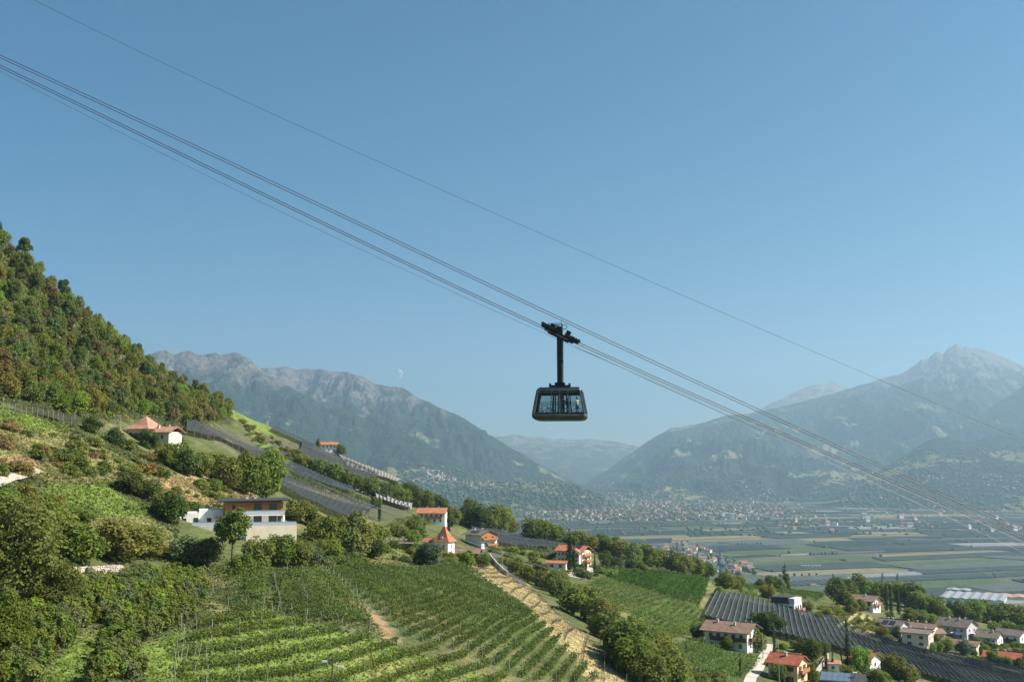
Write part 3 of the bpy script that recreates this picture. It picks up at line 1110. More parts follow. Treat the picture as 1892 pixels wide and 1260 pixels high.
# ------------------------------------------------------------------ the wooded slope on the left
FOREST = [(-70, 470), (0, 452), (40, 470), (110, 548), (200, 626), (300, 688), (395, 742), (425, 760), (405, 782), (330, 790), (285, 775), (232, 770), (190, 772), (130, 772), (60, 745), (0, 738), (-70, 735)]
fr = random.Random(21)
spots = []
tries = 0
while len(spots) < 560 and tries < 16000:
    tries += 1
    px, py = fr.uniform(-60, 430), fr.uniform(440, 800)
    if not inpoly(px, py, FOREST):
        continue
    P = hit(px, py)
    if P[1] > 700:
        continue
    dmin = 3.4 + P[1] * .0028
    if any((P[0] - q[0]) ** 2 + ((P[1] - q[1]) * .55) ** 2 < dmin ** 2 for q in spots):
        continue
    spots.append(P)
def zone(P):
    y_ = project(P)[1]
    return 'top' if y_ < 560 else 'upper part' if y_ < 640 else 'middle' if y_ < 710 else 'lower edge'


for P in spots:
    u = fr.random()
    big = P[1] > 480
    h = fr.uniform(5.5, 9.5)
    n_ = fbm(P[0] / 30, P[1] / 45, 2, 4)
    if u < .50:
        c = fr.choice(['green', 'olive', 'olive', 'green', 'fresh']) if n_ > .45 else fr.choice(['olive', 'olive', 'yellow', 'green'])
        plant('broad', 'forest_tree', P, h, 'round %s tree in the %s of the wood covering the left mountainside' % (CW[c], zone(P)), 'tree', 'leafy trees of the left slope', c, fr.uniform(.8, 1.1), fr)
    elif u < .80:
        c = fr.choice(['olive', 'yellow', 'brown', 'green', 'grey'])
        plant('airy', 'thin_tree', P, h, 'loose thin-crowned %s tree in the %s of the left mountainside wood' % (CW[c], zone(P)), 'tree', 'thin trees of the left slope', c, fr.uniform(.9, 1.25), fr)
    elif u < .95:
        plant('pine', 'pine_tree', P, h * 1.15, 'dark pine tree in the %s of the wood covering the left mountainside' % zone(P), 'tree', 'pines of the left slope', 'pine', 1, fr)
    else:
        plant('airy', 'dry_tree', P, h * .95, 'rust brown drying tree in the wood on the left mountainside', 'tree', 'drying trees of the left slope', 'rust', 1, fr)
# small conifers along the skyline
for px, py in [(0, 420), (28, 428), (62, 468), (95, 505), (124, 532), (152, 552), (186, 578), (208, 592), (224, 607), (245, 625), (272, 640), (288, 652), (312, 672), (338, 694), (365, 715), (392, 735), (425, 752)]:
    P = hit(px, py + 14)
    if P[1] < 900:
        plant('spruce', 'skyline_conifer', P, fr.uniform(6, 9), 'small dark conifer on the skyline of the wooded left slope', 'tree', 'conifers along the left skyline', 'pine', .9, fr)
# undergrowth that nobody could count
n = 60000
us, vs_ = rng.uniform(-80, 435, 9000), rng.uniform(430, 800, 9000)
ok = inpoly(us, vs_, FOREST)
base = []
for a, b in list(zip(us[ok], vs_[ok]))[:900]:
    P = hit(a, b)
    if P[1] < 720:
        base.append(P)
base = np.array(base)
C = np.repeat(base, 45, 0)
C[:, :2] += rng.normal(0, 3.2, (len(C), 2))
C[:, 2] = ground(C[:, 0], C[:, 1]) + rng.uniform(.1, 2.6, len(C))
V, Q = leaf_quads(C, rng.normal(size=C.shape) + np.array([.2, -.2, .8]), rng.uniform(.4, .95, len(C)), 3)
me = np_mesh('forest_undergrowth', V, Q=Q, mats=[M_GRASS])
pal = np.array([LEAFC['green'], LEAFC['olive'], LEAFC['dark'], LEAFC['yellow'], LEAFC['brown']])
pick = np.clip((fbm(C[:, 0] / 14, C[:, 1] / 14, 3, 8) * 7.0 - 1.4).astype(int), 0, 4)
set_col(me, np.repeat(pal[pick] * rng.uniform(.6, 1.2, (len(C), 1)), 4, 0))
tag(obj('forest_undergrowth', me), 'bushy undergrowth between the trees of the left slope', 'undergrowth', kind='stuff')

# ------------------------------------------------------------------ trees and bushes one by one
def T(kind, name, px, py, h_px, label, cat='tree', group=None, colour='green', width=1.0, var=None, ymin=60):
    """base at photo point, height in photo pixels"""
    P = hit_near(px, py)
    return plant(kind, name, P, h_px * P[1] / F_PX, label, cat, group, colour, width, rnd, .2, var)


# big trees at the left edge
T('large', 'large_leafy_tree', 40, 1120, 215, 'largest leafy tree at the left edge, rising from the orchard', colour='olive', width=.95, var=0)
T('large', 'leafy_tree', -25, 1040, 160, 'leafy tree at the left edge behind the largest tree', colour='green', width=1.1, var=1)
T('large', 'leafy_tree', 95, 1135, 110, 'small leafy tree at the right foot of the largest left-edge tree', colour='green', width=1.2, var=2)
T('large', 'leafy_tree', -10, 1235, 150, 'leafy tree cut by the lower left edge of the photo', colour='green', width=1.0, var=3)
T('broad', 'leafy_tree', 222, 1036, 78, 'yellowish round tree standing above the dry stone wall', colour='yellow', width=1.45, var=4)
T('broad', 'leafy_tree', 265, 1030, 62, 'round tree between the yellowish tree and the modern house', colour='olive', width=1.3, var=5)
T('broad', 'leafy_tree', 150, 1040, 72, 'dark green tree beside the yellowish tree above the stone wall', colour='green', width=1.3, var=6)
T('broad', 'leafy_tree', 108, 1025, 80, 'green tree between the left-edge tree and the stone wall trees', colour='green', width=1.2, var=1)
T('broad', 'walnut_tree', 235, 912, 40, 'dark bushy tree at the right border of the bright meadow', colour='dark', width=1.6, var=0)
T('broad', 'leafy_tree', 272, 924, 42, 'dark bush-like tree right of the meadow above the modern house', colour='dark', width=1.4, var=2)
T('broad', 'leafy_tree', 318, 968, 66, 'tall dark bush left of the white modern house', colour='dark', width=1.0, var=3)
T('broad', 'leafy_tree', 300, 952, 45, 'olive bush beside the tall dark bush left of the modern house', colour='olive', width=1.3, var=5)
T('broad', 'leafy_tree', 272, 828, 36, 'dark tree in front of the old farmhouse wall', colour='dark', width=1.5, var=0)
T('spruce', 'garden_conifer', 303, 834, 60, 'bushy conifer at the right end of the old farmhouse', colour='pine', width=1.4, var=0)
T('broad', 'leafy_tree', 212, 822, 34, 'dark tree at the left side of the old farmhouse', colour='dark', width=1.2, var=6)
T('broad', 'leafy_tree', 170, 800, 30, 'shady tree at the forest edge left of the old farmhouse', colour='dark', width=1.6, var=1)
for i, (px, py, h, c, w) in enumerate(sorted([(322, 866, 50, 'green', 1.2), (345, 878, 52, 'green', 1.2), (370, 882, 46, 'olive', 1.3), (400, 886, 52, 'green', 1.2), (330, 845, 40, 'olive', 1.2), (300, 858, 40, 'olive', 1.3)])):
    T('broad', 'hedgerow_tree', px, py, h, nth(i) + ' leafy tree of the belt below the old farmhouse', group='tree belt below the old farmhouse', colour=c, width=w)
T('broad', 'large_leafy_tree', 455, 915, 88, 'tall leafy tree at the left of the big pair behind the modern house', colour='green', width=.95, var=2)
T('broad', 'large_leafy_tree', 492, 922, 96, 'tallest leafy tree at the right of the big pair behind the modern house', colour='green', width=.85, var=4)
T('broad', 'leafy_tree', 425, 905, 62, 'leafy tree left of the big pair behind the modern house', colour='olive', width=1.1, var=6)
T('umbrella', 'umbrella_pine', 428, 1060, 122, 'open pine with bare dark trunk in front of the modern house', colour='green', width=.8, var=0)
for i, (px, py, h, c, w, lb) in enumerate([
        (345, 1040, 52, 'grey', 1.4, 'greyish shrubby tree left of the open pine'), (382, 1046, 55, 'grey', 1.3, 'second greyish shrubby tree left of the open pine'),
        (475, 1050, 58, 'green', 1.2, 'round dark tree under the terrace wall of the modern house'), (515, 1046, 60, 'green', 1.2, 'tree under the right end of the modern house terrace'),
        (550, 1048, 50, 'olive', 1.2, 'olive tree right of the modern house terrace'), (450, 1060, 40, 'green', 1.3, 'low tree at the foot of the open pine')]):
    T('broad', 'garden_tree', px, py, h, lb, colour=c, width=w)
T('broad', 'leafy_tree', 548, 965, 46, 'bright leafy tree just right of the modern house roof', colour='olive', width=1.3, var=3)
T('broad', 'leafy_tree', 575, 972, 38, 'lower leafy tree right of the modern house roof', colour='olive', width=1.3, var=1)
for px, py, h, c, w, lb in [(600, 1010, 62, 'green', 1.2, 'leftmost big tree in the grove between modern house and pergola'), (632, 1018, 66, 'green', 1.2, 'second big tree in the grove between modern house and pergola'),
                            (660, 1025, 78, 'olive', 1.1, 'tallest tree in the grove between modern house and pergola'), (685, 1012, 52, 'green', 1.3, 'tree at the right end of the grove beside the pergola'),
                            (610, 1040, 45, 'olive', 1.3, 'low tree at the front of the grove above the vineyard'), (575, 1045, 38, 'grey', 1.3, 'grey shrubby tree at the left front of the grove'),
                            (690, 1032, 36, 'dark', 1.5, 'dark low tree below the pergola lawn')]:
    T('broad', 'grove_tree', px, py, h, lb, colour=c, width=w)
T('broad', 'round_dark_tree', 792, 1046, 46, 'dark greyish dome-shaped tree in front of the tower house', colour='blue', width=1.35, var=0)
T('broad', 'leafy_tree', 862, 1048, 34, 'bright green tree in front of the brown barn', colour='fresh', width=1.2, var=3)
T('broad', 'leafy_tree', 893, 1050, 28, 'dark tree at the top of the asphalt lane', colour='green', width=1.2, var=5)
T('broad', 'leafy_tree', 817, 1016, 22, 'small tree against the white wall of the tower house', colour='green', width=1.0, var=5)
T('broad', 'leafy_tree', 770, 995, 40, 'hazy round tree left of the tower house', colour='olive', width=1.3, var=1)
T('broad', 'leafy_tree', 735, 992, 26, 'low tree behind the pergola', colour='green', width=1.6, var=2)
T('broad', 'leafy_tree', 763, 1008, 30, 'bright tree between pergola and tower house', colour='fresh', width=1.2, var=4)
T('cypress', 'cypress', 701, 963, 42, 'slim cypress standing alone below the net fields', colour='cyp', width=.75)
T('broad', 'leafy_tree', 695, 938, 22, 'round tree behind the lone slim cypress', colour='green', width=1.3, var=3)
T('cypress', 'cypress', 829, 990, 48, 'tall cypress right of the tower house roof', colour='cyp', width=.8)
T('cypress', 'cypress', 808, 956, 26, 'small cypress in front of the house with the orange roof', colour='cyp', width=.8)
T('cypress', 'cypress', 762, 925, 22, 'tiny cypress on the spur left of the orange roof', colour='cyp', width=.9)
T('cypress', 'cypress', 784, 998, 30, 'cypress at the left wing of the tower house', colour='cyp', width=1.0)
# rows of trees on the spur
for i, (px, py, h, c, w) in enumerate(sorted([(560, 868, 30, 'olive', 1.5), (585, 880, 34, 'green', 1.5), (610, 890, 36, 'green', 1.5), (635, 897, 34, 'olive', 1.5), (655, 905, 30, 'green', 1.5), (680, 915, 38, 'green', 1.4), (705, 922, 36, 'dark', 1.4), (730, 928, 34, 'green', 1.4), (545, 850, 22, 'olive', 1.5),
                                       (745, 932, 30, 'green', 1.4), (765, 936, 38, 'dark', 1.3), (785, 940, 36, 'green', 1.3), (805, 942, 30, 'dark', 1.4), (725, 905, 18, 'dark', 1.4), (755, 915, 28, 'dark', 1.4), (820, 948, 26, 'dark', 1.4)])):
    T('broad', 'spur_tree', px, py, h, nth(i) + ' leafy tree from the left in the line down the spur between net fields', group='tree line down the spur', colour=c, width=w)
for i, (px, py, h, c, w, lb) in enumerate([(868, 972, 56, 'dark', .8, 'tall dark tree rising above the tree group behind the chalet'), (885, 978, 46, 'dark', 1.2, 'tree in front of the tall dark tree behind the chalet'), (903, 980, 50, 'green', 1.2, 'big round tree in the group behind the chalet'),
                                           (925, 982, 48, 'green', 1.2, 'rightmost big tree of the group behind the chalet'), (945, 985, 30, 'olive', 1.3, 'low tree right of the group behind the chalet'), (850, 968, 34, 'dark', 1.3, 'dark tree right of the orange roofed house'),
                                           (835, 972, 36, 'green', 1.1, 'rounded tree between orange roof and cypress'), (985, 1000, 44, 'green', 1.3, 'left tree of the dark clump beyond the net field'), (1008, 1003, 46, 'green', 1.2, 'middle tree of the dark clump beyond the net field'), (1028, 1006, 38, 'green', 1.3, 'right tree of the dark clump beyond the net field')]):
    T('broad', 'ridge_tree', px, py, h, lb, colour=c, width=w)
for i, (px, py, h, c, w) in enumerate(sorted([(1068, 1008, 36, 'green', 1.3), (1090, 1014, 36, 'green', 1.3), (1112, 1022, 38, 'dark', 1.2), (1132, 1030, 42, 'green', 1.2), (1150, 1036, 40, 'olive', 1.2), (1172, 1044, 40, 'green', 1.2), (1195, 1046, 42, 'green', 1.2), (1215, 1050, 38, 'green', 1.3), (1240, 1056, 38, 'dark', 1.3), (1262, 1060, 36, 'green', 1.3), (1285, 1064, 36, 'green', 1.2), (1304, 1070, 34, 'dark', 1.2),
                                       (1120, 1048, 30, 'dark', 1.2), (1140, 1055, 26, 'blue', 1.2), (1165, 1056, 24, 'dark', 1.2), (1055, 1000, 28, 'green', 1.3), (1185, 1060, 22, 'grey', 1.3)])):
    T('broad', 'garden_tree', px, py, h, nth(i) + ' tree from the left in the belt running right from the large villa', group='tree belt right of the big house', colour=c, width=w)
for px, py, h, lb in [(1061, 1062, 60, 'tall cypress pair, left one, in front of the big orange roofed house'), (1053, 1058, 68, 'tallest cypress in front of the big orange roofed house'), (1083, 1060, 28, 'short cypress beside the pale courtyard'), (1099, 1052, 26, 'short cypress right of the pale courtyard'), (1160, 1052, 22, 'short cypress in the garden right of the big house')]:
    T('cypress', 'cypress', px, py, h, lb, colour='cyp', width=.8)
# hedge running down towards the camera
hedge = [(975, 1075), (1000, 1085), (1020, 1095), (1045, 1105), (1058, 1122), (1078, 1132), (1095, 1150), (1108, 1160), (1122, 1175), (1132, 1190), (1150, 1200), (1160, 1215), (1178, 1225), (1190, 1240), (1208, 1250), (1225, 1265), (1000, 1070), (1040, 1090), (1075, 1115), (1145, 1185), (1175, 1205), (1215, 1240), (1240, 1275), (955, 1062), (1170, 1250), (1110, 1180), (1060, 1135), (1090, 1135), (1125, 1160), (1155, 1230), (1195, 1225), (1140, 1215), (1030, 1105), (1185, 1262), (1205, 1275)]
for i, (px, py) in enumerate(sorted(hedge, key=lambda q: -q[1])):
    P = hit(px, py)
    c = rnd.choice(['green', 'olive', 'olive', 'green', 'dark'])
    plant('broad', 'hedge_tree', P, rnd.uniform(6.5, 9.5), nth(i) + ' tree from the bottom in the long hedge beside the straw strip', 'tree', 'long hedge beside the straw strip', c, rnd.uniform(1.0, 1.3))
# right half
for px, py, h, lb, w in [(1090, 0, 0, '', 0)][:0]:
    pass
for px, py, h, lb in [(1176, 1165, 14, 'tiny cypress left in the green vineyard'), (1268, 1206, 20, 'small cypress at the edge of the green vineyard'), (1368, 1250, 34, 'slim cypress beside the curved access road'), (1431, 1210, 40, 'dark cypress beside the brown roofed house drive'),
                      (1567, 1232, 78, 'very tall narrow cypress above the netted orchard'), (1527, 1238, 40, 'first dark cypress behind the black flat-roofed house'), (1539, 1238, 30, 'second dark cypress behind the black flat-roofed house'), (1555, 1225, 24, 'third short cypress behind the black flat-roofed house'),
                      (1638, 1128, 46, 'left cypress of the three right of the chalet'), (1647, 1132, 50, 'middle cypress of the three right of the chalet'), (1661, 1135, 44, 'right cypress of the three right of the chalet'), (1851, 1193, 14, 'small cypress beside a white house at the right')]:
    T('cypress', 'cypress', px, py, h, lb, colour='cyp', width=.62 if h > 70 else .8)
for px, py, h, c, w, lb in [
        (1290, 1182, 30, 'dark', 1.2, 'dark tree left of the big brown roof'), (1345, 1200, 24, 'green', 1.3, 'leafy tree in front of the brown roofed house'), (1400, 1205, 42, 'green', .9, 'tall leafy tree right of the brown roofed house'), (1425, 1172, 42, 'dark', 1.5, 'large dark tree at the edge of the netted orchard'), (1402, 1160, 30, 'dark', 1.3, 'dark tree behind the brown roof'),
        (1500, 1222, 42, 'dark', 1.2, 'dark tree right of the red roofed house'), (1480, 1205, 24, 'dark', 1.5, 'low dark tree behind the red roofed house'), (1520, 1210, 26, 'dark', 1.4, 'dark tree between red roof and black house'), (1590, 1240, 46, 'fresh', 1.0, 'bright tree behind the black flat-roofed house'), (1440, 1258, 32, 'green', 1.2, 'leafy tree at the front left of the red roofed house'), (1500, 1262, 36, 'green', 1.0, 'leafy tree at the right corner of the red roofed house'), (1650, 1250, 42, 'olive', 1.3, 'olive tree right of the small orange roof'), (1680, 1262, 34, 'olive', 1.3, 'olive tree at the bottom edge right of the black house'), (1625, 1265, 30, 'green', 1.2, 'green bushy tree at the right end of the black house'),
        (1340, 1090, 34, 'green', 1.5, 'bushy tree at the right corner of the green vineyard'), (1365, 1088, 26, 'olive', 1.4, 'smaller bushy tree right of the green vineyard corner'), (1330, 1102, 18, 'fresh', 1.6, 'bright bush at the corner of the netted orchard'), (1420, 1105, 26, 'olive', 1.5, 'bush above the netted orchard near the white modern cube house'), (1492, 1130, 20, 'grey', 1.5, 'grey olive tree right of the white cube house'),
        (1440, 1090, 26, 'green', 1.1, 'green tree left of the tall spruce'), (1425, 1088, 30, 'green', 1.2, 'leafy tree left of the spruce behind the terraced vineyard'), (1405, 1078, 20, 'olive', 1.2, 'small tree beside the distant white houses')]:
    T('broad', 'garden_tree', px, py, h, lb, colour=c, width=w)
T('spruce', 'spruce', 1452, 1092, 52, 'dark tall spruce behind the terraced vineyard', colour='pine', width=.9)
for px, py, top, lb in [(1540, 1086, 1030, 'dark poplar left of the chalet grove'), (1631, 1080, 1038, 'left one of two hazy poplars in the valley'), (1659, 1086, 1045, 'right one of two hazy poplars in the valley')]:
    P = hit(px, py, 720)
    hp = min(34, at(px, top, P[1])[2] - P[2])
    plant('poplar', 'poplar', P, hp, lb, 'tree', None, 'blue', .9 * 23 / hp)
for i, (px, py, h, c, w) in enumerate(sorted([(1545, 1110, 44, 'dark', 1.1), (1565, 1112, 46, 'green', 1.1), (1585, 1105, 44, 'green', 1.1), (1608, 1098, 34, 'fresh', 1.2), (1560, 1128, 40, 'dark', 1.1), (1575, 1135, 30, 'olive', 1.1), (1630, 1112, 40, 'green', 1.1), (1672, 1120, 46, 'green', 1.1), (1690, 1125, 50, 'olive', 1.1), (1702, 1132, 40, 'green', 1.2), (1655, 1110, 36, 'olive', 1.1), (1720, 1135, 36, 'green', 1.2), (1738, 1140, 36, 'green', 1.3), (1758, 1142, 34, 'dark', 1.3), (1778, 1145, 38, 'green', 1.3), (1800, 1148, 40, 'green', 1.3), (1822, 1150, 40, 'green', 1.3), (1845, 1155, 44, 'green', 1.3), (1868, 1160, 44, 'olive', 1.3), (1890, 1165, 44, 'green', 1.3), (1700, 1152, 26, 'olive', 1.4), (1720, 1155, 22, 'fresh', 1.4), (1680, 1150, 26, 'olive', 1.4), (1860, 1172, 26, 'green', 1.4), (1885, 1178, 26, 'dark', 1.4), (1838, 1168, 20, 'fresh', 1.5), (1745, 1160, 24, 'dark', 1.2), (1910, 1170, 44, 'green', 1.3), (1590, 1128, 24, 'olive', 1.2), (1645, 1145, 16, 'green', 1.3)])):
    T('broad', 'grove_tree', px, py, h, nth(i) + ' tree from the left in the broad belt around and right of the chalet', group='tree belt at the right', colour=c, width=w)
for i, (px, py, h, c, w) in enumerate(sorted([(1630, 1178, 22, 'olive', 1.4), (1658, 1180, 24, 'dark', 1.2), (1625, 1165, 18, 'olive', 1.5), (1750, 1205, 26, 'green', 1.2), (1783, 1210, 30, 'blue', 1.1), (1735, 1205, 20, 'fresh', 1.2), (1815, 1210, 22, 'green', 1.3), (1835, 1222, 24, 'green', 1.3), (1860, 1232, 20, 'green', 1.2), (1885, 1236, 22, 'dark', 1.2), (1730, 1190, 18, 'dark', 1.1), (1825, 1195, 14, 'fresh', 1.2), (1880, 1205, 20, 'green', 1.2), (1512, 1150, 18, 'green', 1.3), (1530, 1140, 16, 'olive', 1.2), (1640, 1190, 18, 'olive', 1.4), (1668, 1192, 16, 'green', 1.4), (1765, 1196, 18, 'dark', 1.2), (1806, 1192, 16, 'green', 1.2), (1850, 1212, 18, 'green', 1.2), (1895, 1222, 22, 'dark', 1.2), (1720, 1208, 22, 'fresh', 1.2)])):
    T('broad', 'village_tree', px, py, h, nth(i) + ' small garden tree from the left among the right village houses', group='garden trees of the right village', colour=c, width=w)

# shrubs on the open slopes
br = random.Random(77)
SHR = [([(60, 800), (240, 820), (300, 850), (330, 880), (260, 890), (130, 880), (90, 860)], 46, 'shrub on the dry slope below the old farmhouse', 'shrubs below the old farmhouse', ('olive', 'green', 'olive', 'dark', 'brown')),
       ([(80, 900), (140, 960), (300, 1000), (320, 1030), (120, 1010), (60, 960), (40, 900)], 40, 'shrub around the bright meadow at the left', 'shrubs around the bright meadow', ('green', 'olive', 'green', 'yellow')),
       ([(300, 890), (450, 905), (470, 920), (400, 930), (330, 950)], 14, 'shrub on the straw coloured bank behind the modern house', 'shrubs on the bank behind the modern house', ('olive', 'green')),
       ([(420, 760), (470, 790), (540, 830), (600, 880), (560, 880), (480, 830)], 30, 'shrub between the net fields on the upper spur', 'shrubs on the upper spur', ('olive', 'green', 'brown')),
       ([(540, 990), (720, 1005), (860, 1030), (860, 1045), (700, 1045), (560, 1050)], 52, 'shrub along the upper edge of the main vineyard', 'shrubs above the main vineyard', ('green', 'olive', 'dark', 'grey')),
       ([(900, 1010), (1060, 1020), (1060, 1060), (960, 1070)], 36, 'shrub on the slope between lane and big orange roofed house', 'shrubs beside the lane', ('green', 'fresh', 'olive')),
       ([(1060, 1050), (1200, 1050), (1190, 1066), (1080, 1072)], 26, 'shrub in the garden below the big orange roofed house', 'garden shrubs below the big house', ('green', 'dark', 'fresh', 'grey')),
       ([(1225, 1225), (1320, 1245), (1380, 1290), (1240, 1290)], 26, 'shrub in the rough patch at the bottom centre right', 'shrubs at the bottom centre right', ('fresh', 'olive', 'green')),
       ([(1420, 1200), (1530, 1190), (1700, 1240), (1700, 1290), (1430, 1290)], 50, 'garden shrub around the red roofed and black houses', 'garden shrubs at the lower right', ('green', 'fresh', 'dark', 'olive')),
       ([(1480, 1115), (1540, 1125), (1640, 1150), (1760, 1190), (1700, 1195), (1540, 1150)], 40, 'garden shrub between the cube house and the village', 'garden shrubs near the cube house', ('green', 'fresh', 'olive', 'yellow')),
       ([(1700, 1160), (1892, 1185), (1892, 1240), (1820, 1235), (1720, 1205)], 40, 'garden shrub among the village roofs at the right', 'garden shrubs of the village', ('green', 'dark', 'olive')),
       ([(0, 760), (-40, 880), (60, 880), (110, 870), (70, 800)], 18, 'shrub on the dry bank at the left edge', 'shrubs on the left dry bank', ('olive', 'green', 'brown'))]
for poly, cnt, lb, grp, cols in SHR:
    xs, ys = [p[0] for p in poly], [p[1] for p in poly]
    k = t = 0
    while k < cnt and t < 2000:
        t += 1
        px, py = br.uniform(min(xs), max(xs)), br.uniform(min(ys), max(ys))
        if not inpoly(px, py, poly):
            continue
        P = hit(px, py)
        if P[1] > 900:
            continue
        bc = br.choice(cols)
        plant('bush', 'garden_shrub' if 'garden' in lb else 'shrub', P, br.uniform(1.2, 3.4) * (1 if P[1] < 350 else 1.3), CW[bc] + ' ' + lb, 'shrub', grp, bc, br.uniform(.9, 1.5), br)
        k += 1

# ------------------------------------------------------------------ vineyards: every row a thing of its own
POSTM = MB().tube([(0, 0, -.4), (0, 0, 1.0)], [.055, .05], 5).mesh('post', M_POST)      # unit post, scaled in z


def scan_rows(poly_px, dir_px, spacing):
    """rows inside an outline: world segments along the direction given by two photo points"""
    W_ = np.array([hit(*p)[:2] for p in poly_px])
    a, b = hit(*dir_px[0])[:2], hit(*dir_px[1])[:2]
    t = (b - a) / np.linalg.norm(b - a)
    n = np.array([-t[1], t[0]])
    s, u = W_ @ t, W_ @ n
    rows = []
    k = u.min() + spacing * .5
    while k < u.max():
        xs = []
        for i in range(len(W_)):
            u1, u2, s1, s2 = u[i], u[(i + 1) % len(W_)], s[i], s[(i + 1) % len(W_)]
            if (u1 > k) != (u2 > k):
                xs.append(s1 + (s2 - s1) * (k - u1) / (u2 - u1))
        xs.sort()
        for p, q in zip(xs[::2], xs[1::2]):
            if q - p > 4:
                rows.append((t * p + n * k, t * q + n * k))
        k += spacing
    return rows, t, n


def vine_row(A, B, n, height, dens, leaf, colour, label, group, posts=0, post_h=2.2, seed=0, width=.35, low=.45, gaps=.1, name='vine_row', rr=rnd):
    r = np.random.default_rng(seed)
    L = np.linalg.norm(B - A)
    cnt = int(L * dens)
    s = r.random(cnt)
    along = s * L
    clump = fbm(along / 1.1, np.full(cnt, seed * 3.7), 2, seed % 97)
    s, along, clump = s[clump > .30 + gaps], along[clump > .30 + gaps], clump[clump > .30 + gaps]
    cnt = len(s)
    P = A[None] + (B - A)[None] * s[:, None]
    top = height * (.75 + .5 * clump)
    h = low + (top - low) * r.random(cnt) ** .75
    lat = r.normal(0, 1, cnt) * width * (.55 + .7 * (h / height))
    X, Y_ = P[:, 0] + n[0] * lat, P[:, 1] + n[1] * lat
    Z = ground(P[:, 0], P[:, 1]) + h
    C = np.stack([X, Y_, Z], 1)
    nr = r.normal(size=C.shape) * .7
    nr[:, :2] += n[None] * np.sign(lat)[:, None] * .7
    nr[:, 2] += .5
    mid = np.array([*(A + B) / 2, gz(*((A + B) / 2))])
    V, Q = leaf_quads(C - mid, nr, leaf * r.uniform(.6, 1.5, cnt), seed)
    me = np_mesh('foliage', V, Q=Q, mats=[M_LEAFV])
    c = vary(LEAFC[colour] if isinstance(colour, str) else colour, rr, .10)
    if not posts:
        o = obj(name, me, None, mid)
        o.color = c
        return tag(o, label, 'vine row', group)
    root = empty(name, mid)
    f = obj('foliage', me, root)
    f.color = c
    k = max(2, int(L / posts))
    for i in range(k + 1):
        q = A + (B - A) * (i / k)
        q = q + rr.uniform(-.2, .2) * n
        o = obj('post', POSTM, root, (q[0] - mid[0], q[1] - mid[1], gz(*q) - mid[2]), 0, (1, 1, post_h * rr.uniform(.92, 1.08)))
        tl = .16 if i in (0, k) else rr.uniform(-.06, .06)
        d = (A - B) / L if i == 0 else (B - A) / L
        o.rotation_euler = (-d[1] * tl, d[0] * tl, 0)
    return tag(root, label, 'vine row', group)


def vineyard(poly, dirp, spacing, height, dens, leaf, colour, label, group, posts=0, post_h=2.2, ordinal=None, seed=1, width=.35, low=.3, gaps=-.15):
    rows, t, n = scan_rows(poly, dirp, spacing)
    rows.sort(key=lambda ab: (ab[0] + ab[1])[1])
    for i, (a, b) in enumerate(rows):
        lb = (ordinal % nth(i)) if ordinal else (nth(i) + ' nearest ' + label)
        vine_row(a, b, n, height, dens, leaf, colour, lb, group if lb == label else group, posts, post_h, seed * 1000 + i, width, low, gaps)
    return rows


# foreground terraces with tall leafy rows
FG = vineyard([(330, 1203), (372, 1150), (470, 1122), (530, 1150), (600, 1160), (660, 1175), (745, 1195), (830, 1202), (905, 1230), (985, 1275), (960, 1330), (300, 1340), (325, 1262)],
              [(440, 1201), (625, 1168)], 4.0, 1.45, 85, .26, (.125, .168, .04), 'short vine row in the foreground terraces below the pole', 'foreground vine rows', 5.5, 2.5, '%s vine row counted up from the bottom edge of the foreground terraces', 3, .28, .12, -.25)
# dense middle slopes
vineyard([(596, 1058), (700, 1050), (850, 1044), (880, 1060), (935, 1098), (985, 1140), (1035, 1185), (1085, 1235), (1110, 1262), (985, 1262), (905, 1225), (830, 1198), (752, 1178), (740, 1165), (700, 1128), (640, 1085)],
         [(650, 1112), (900, 1088)], 2.5, 1.5, 44, .32, (.105, .146, .038), 'low vine row in the broad dense vineyard at the centre', 'vine rows of the central vineyard', 13, 1.95, None, 5, .42, .2, -.12)
vineyard([(505, 1068), (590, 1058), (640, 1090), (690, 1150), (640, 1158), (560, 1142), (520, 1130)], [(520, 1100), (640, 1088)], 2.4, 1.6, 40, .32, (.125, .165, .042), 'vine row in the narrow plot left of the bare earth path', 'vine rows of the narrow plot', 7, 2.1, None, 6, .45, .2, -.12)
vineyard([(382, 1062), (425, 1048), (500, 1052), (488, 1110), (470, 1115), (440, 1085)], [(390, 1075), (490, 1062)], 2.3, 1.9, 20, .38, (.115, .165, .036), 'vine row in the small plot under the pine and terrace wall', 'vine rows under the terrace wall', 0, 2.1, None, 7, .45, .2, -.12)
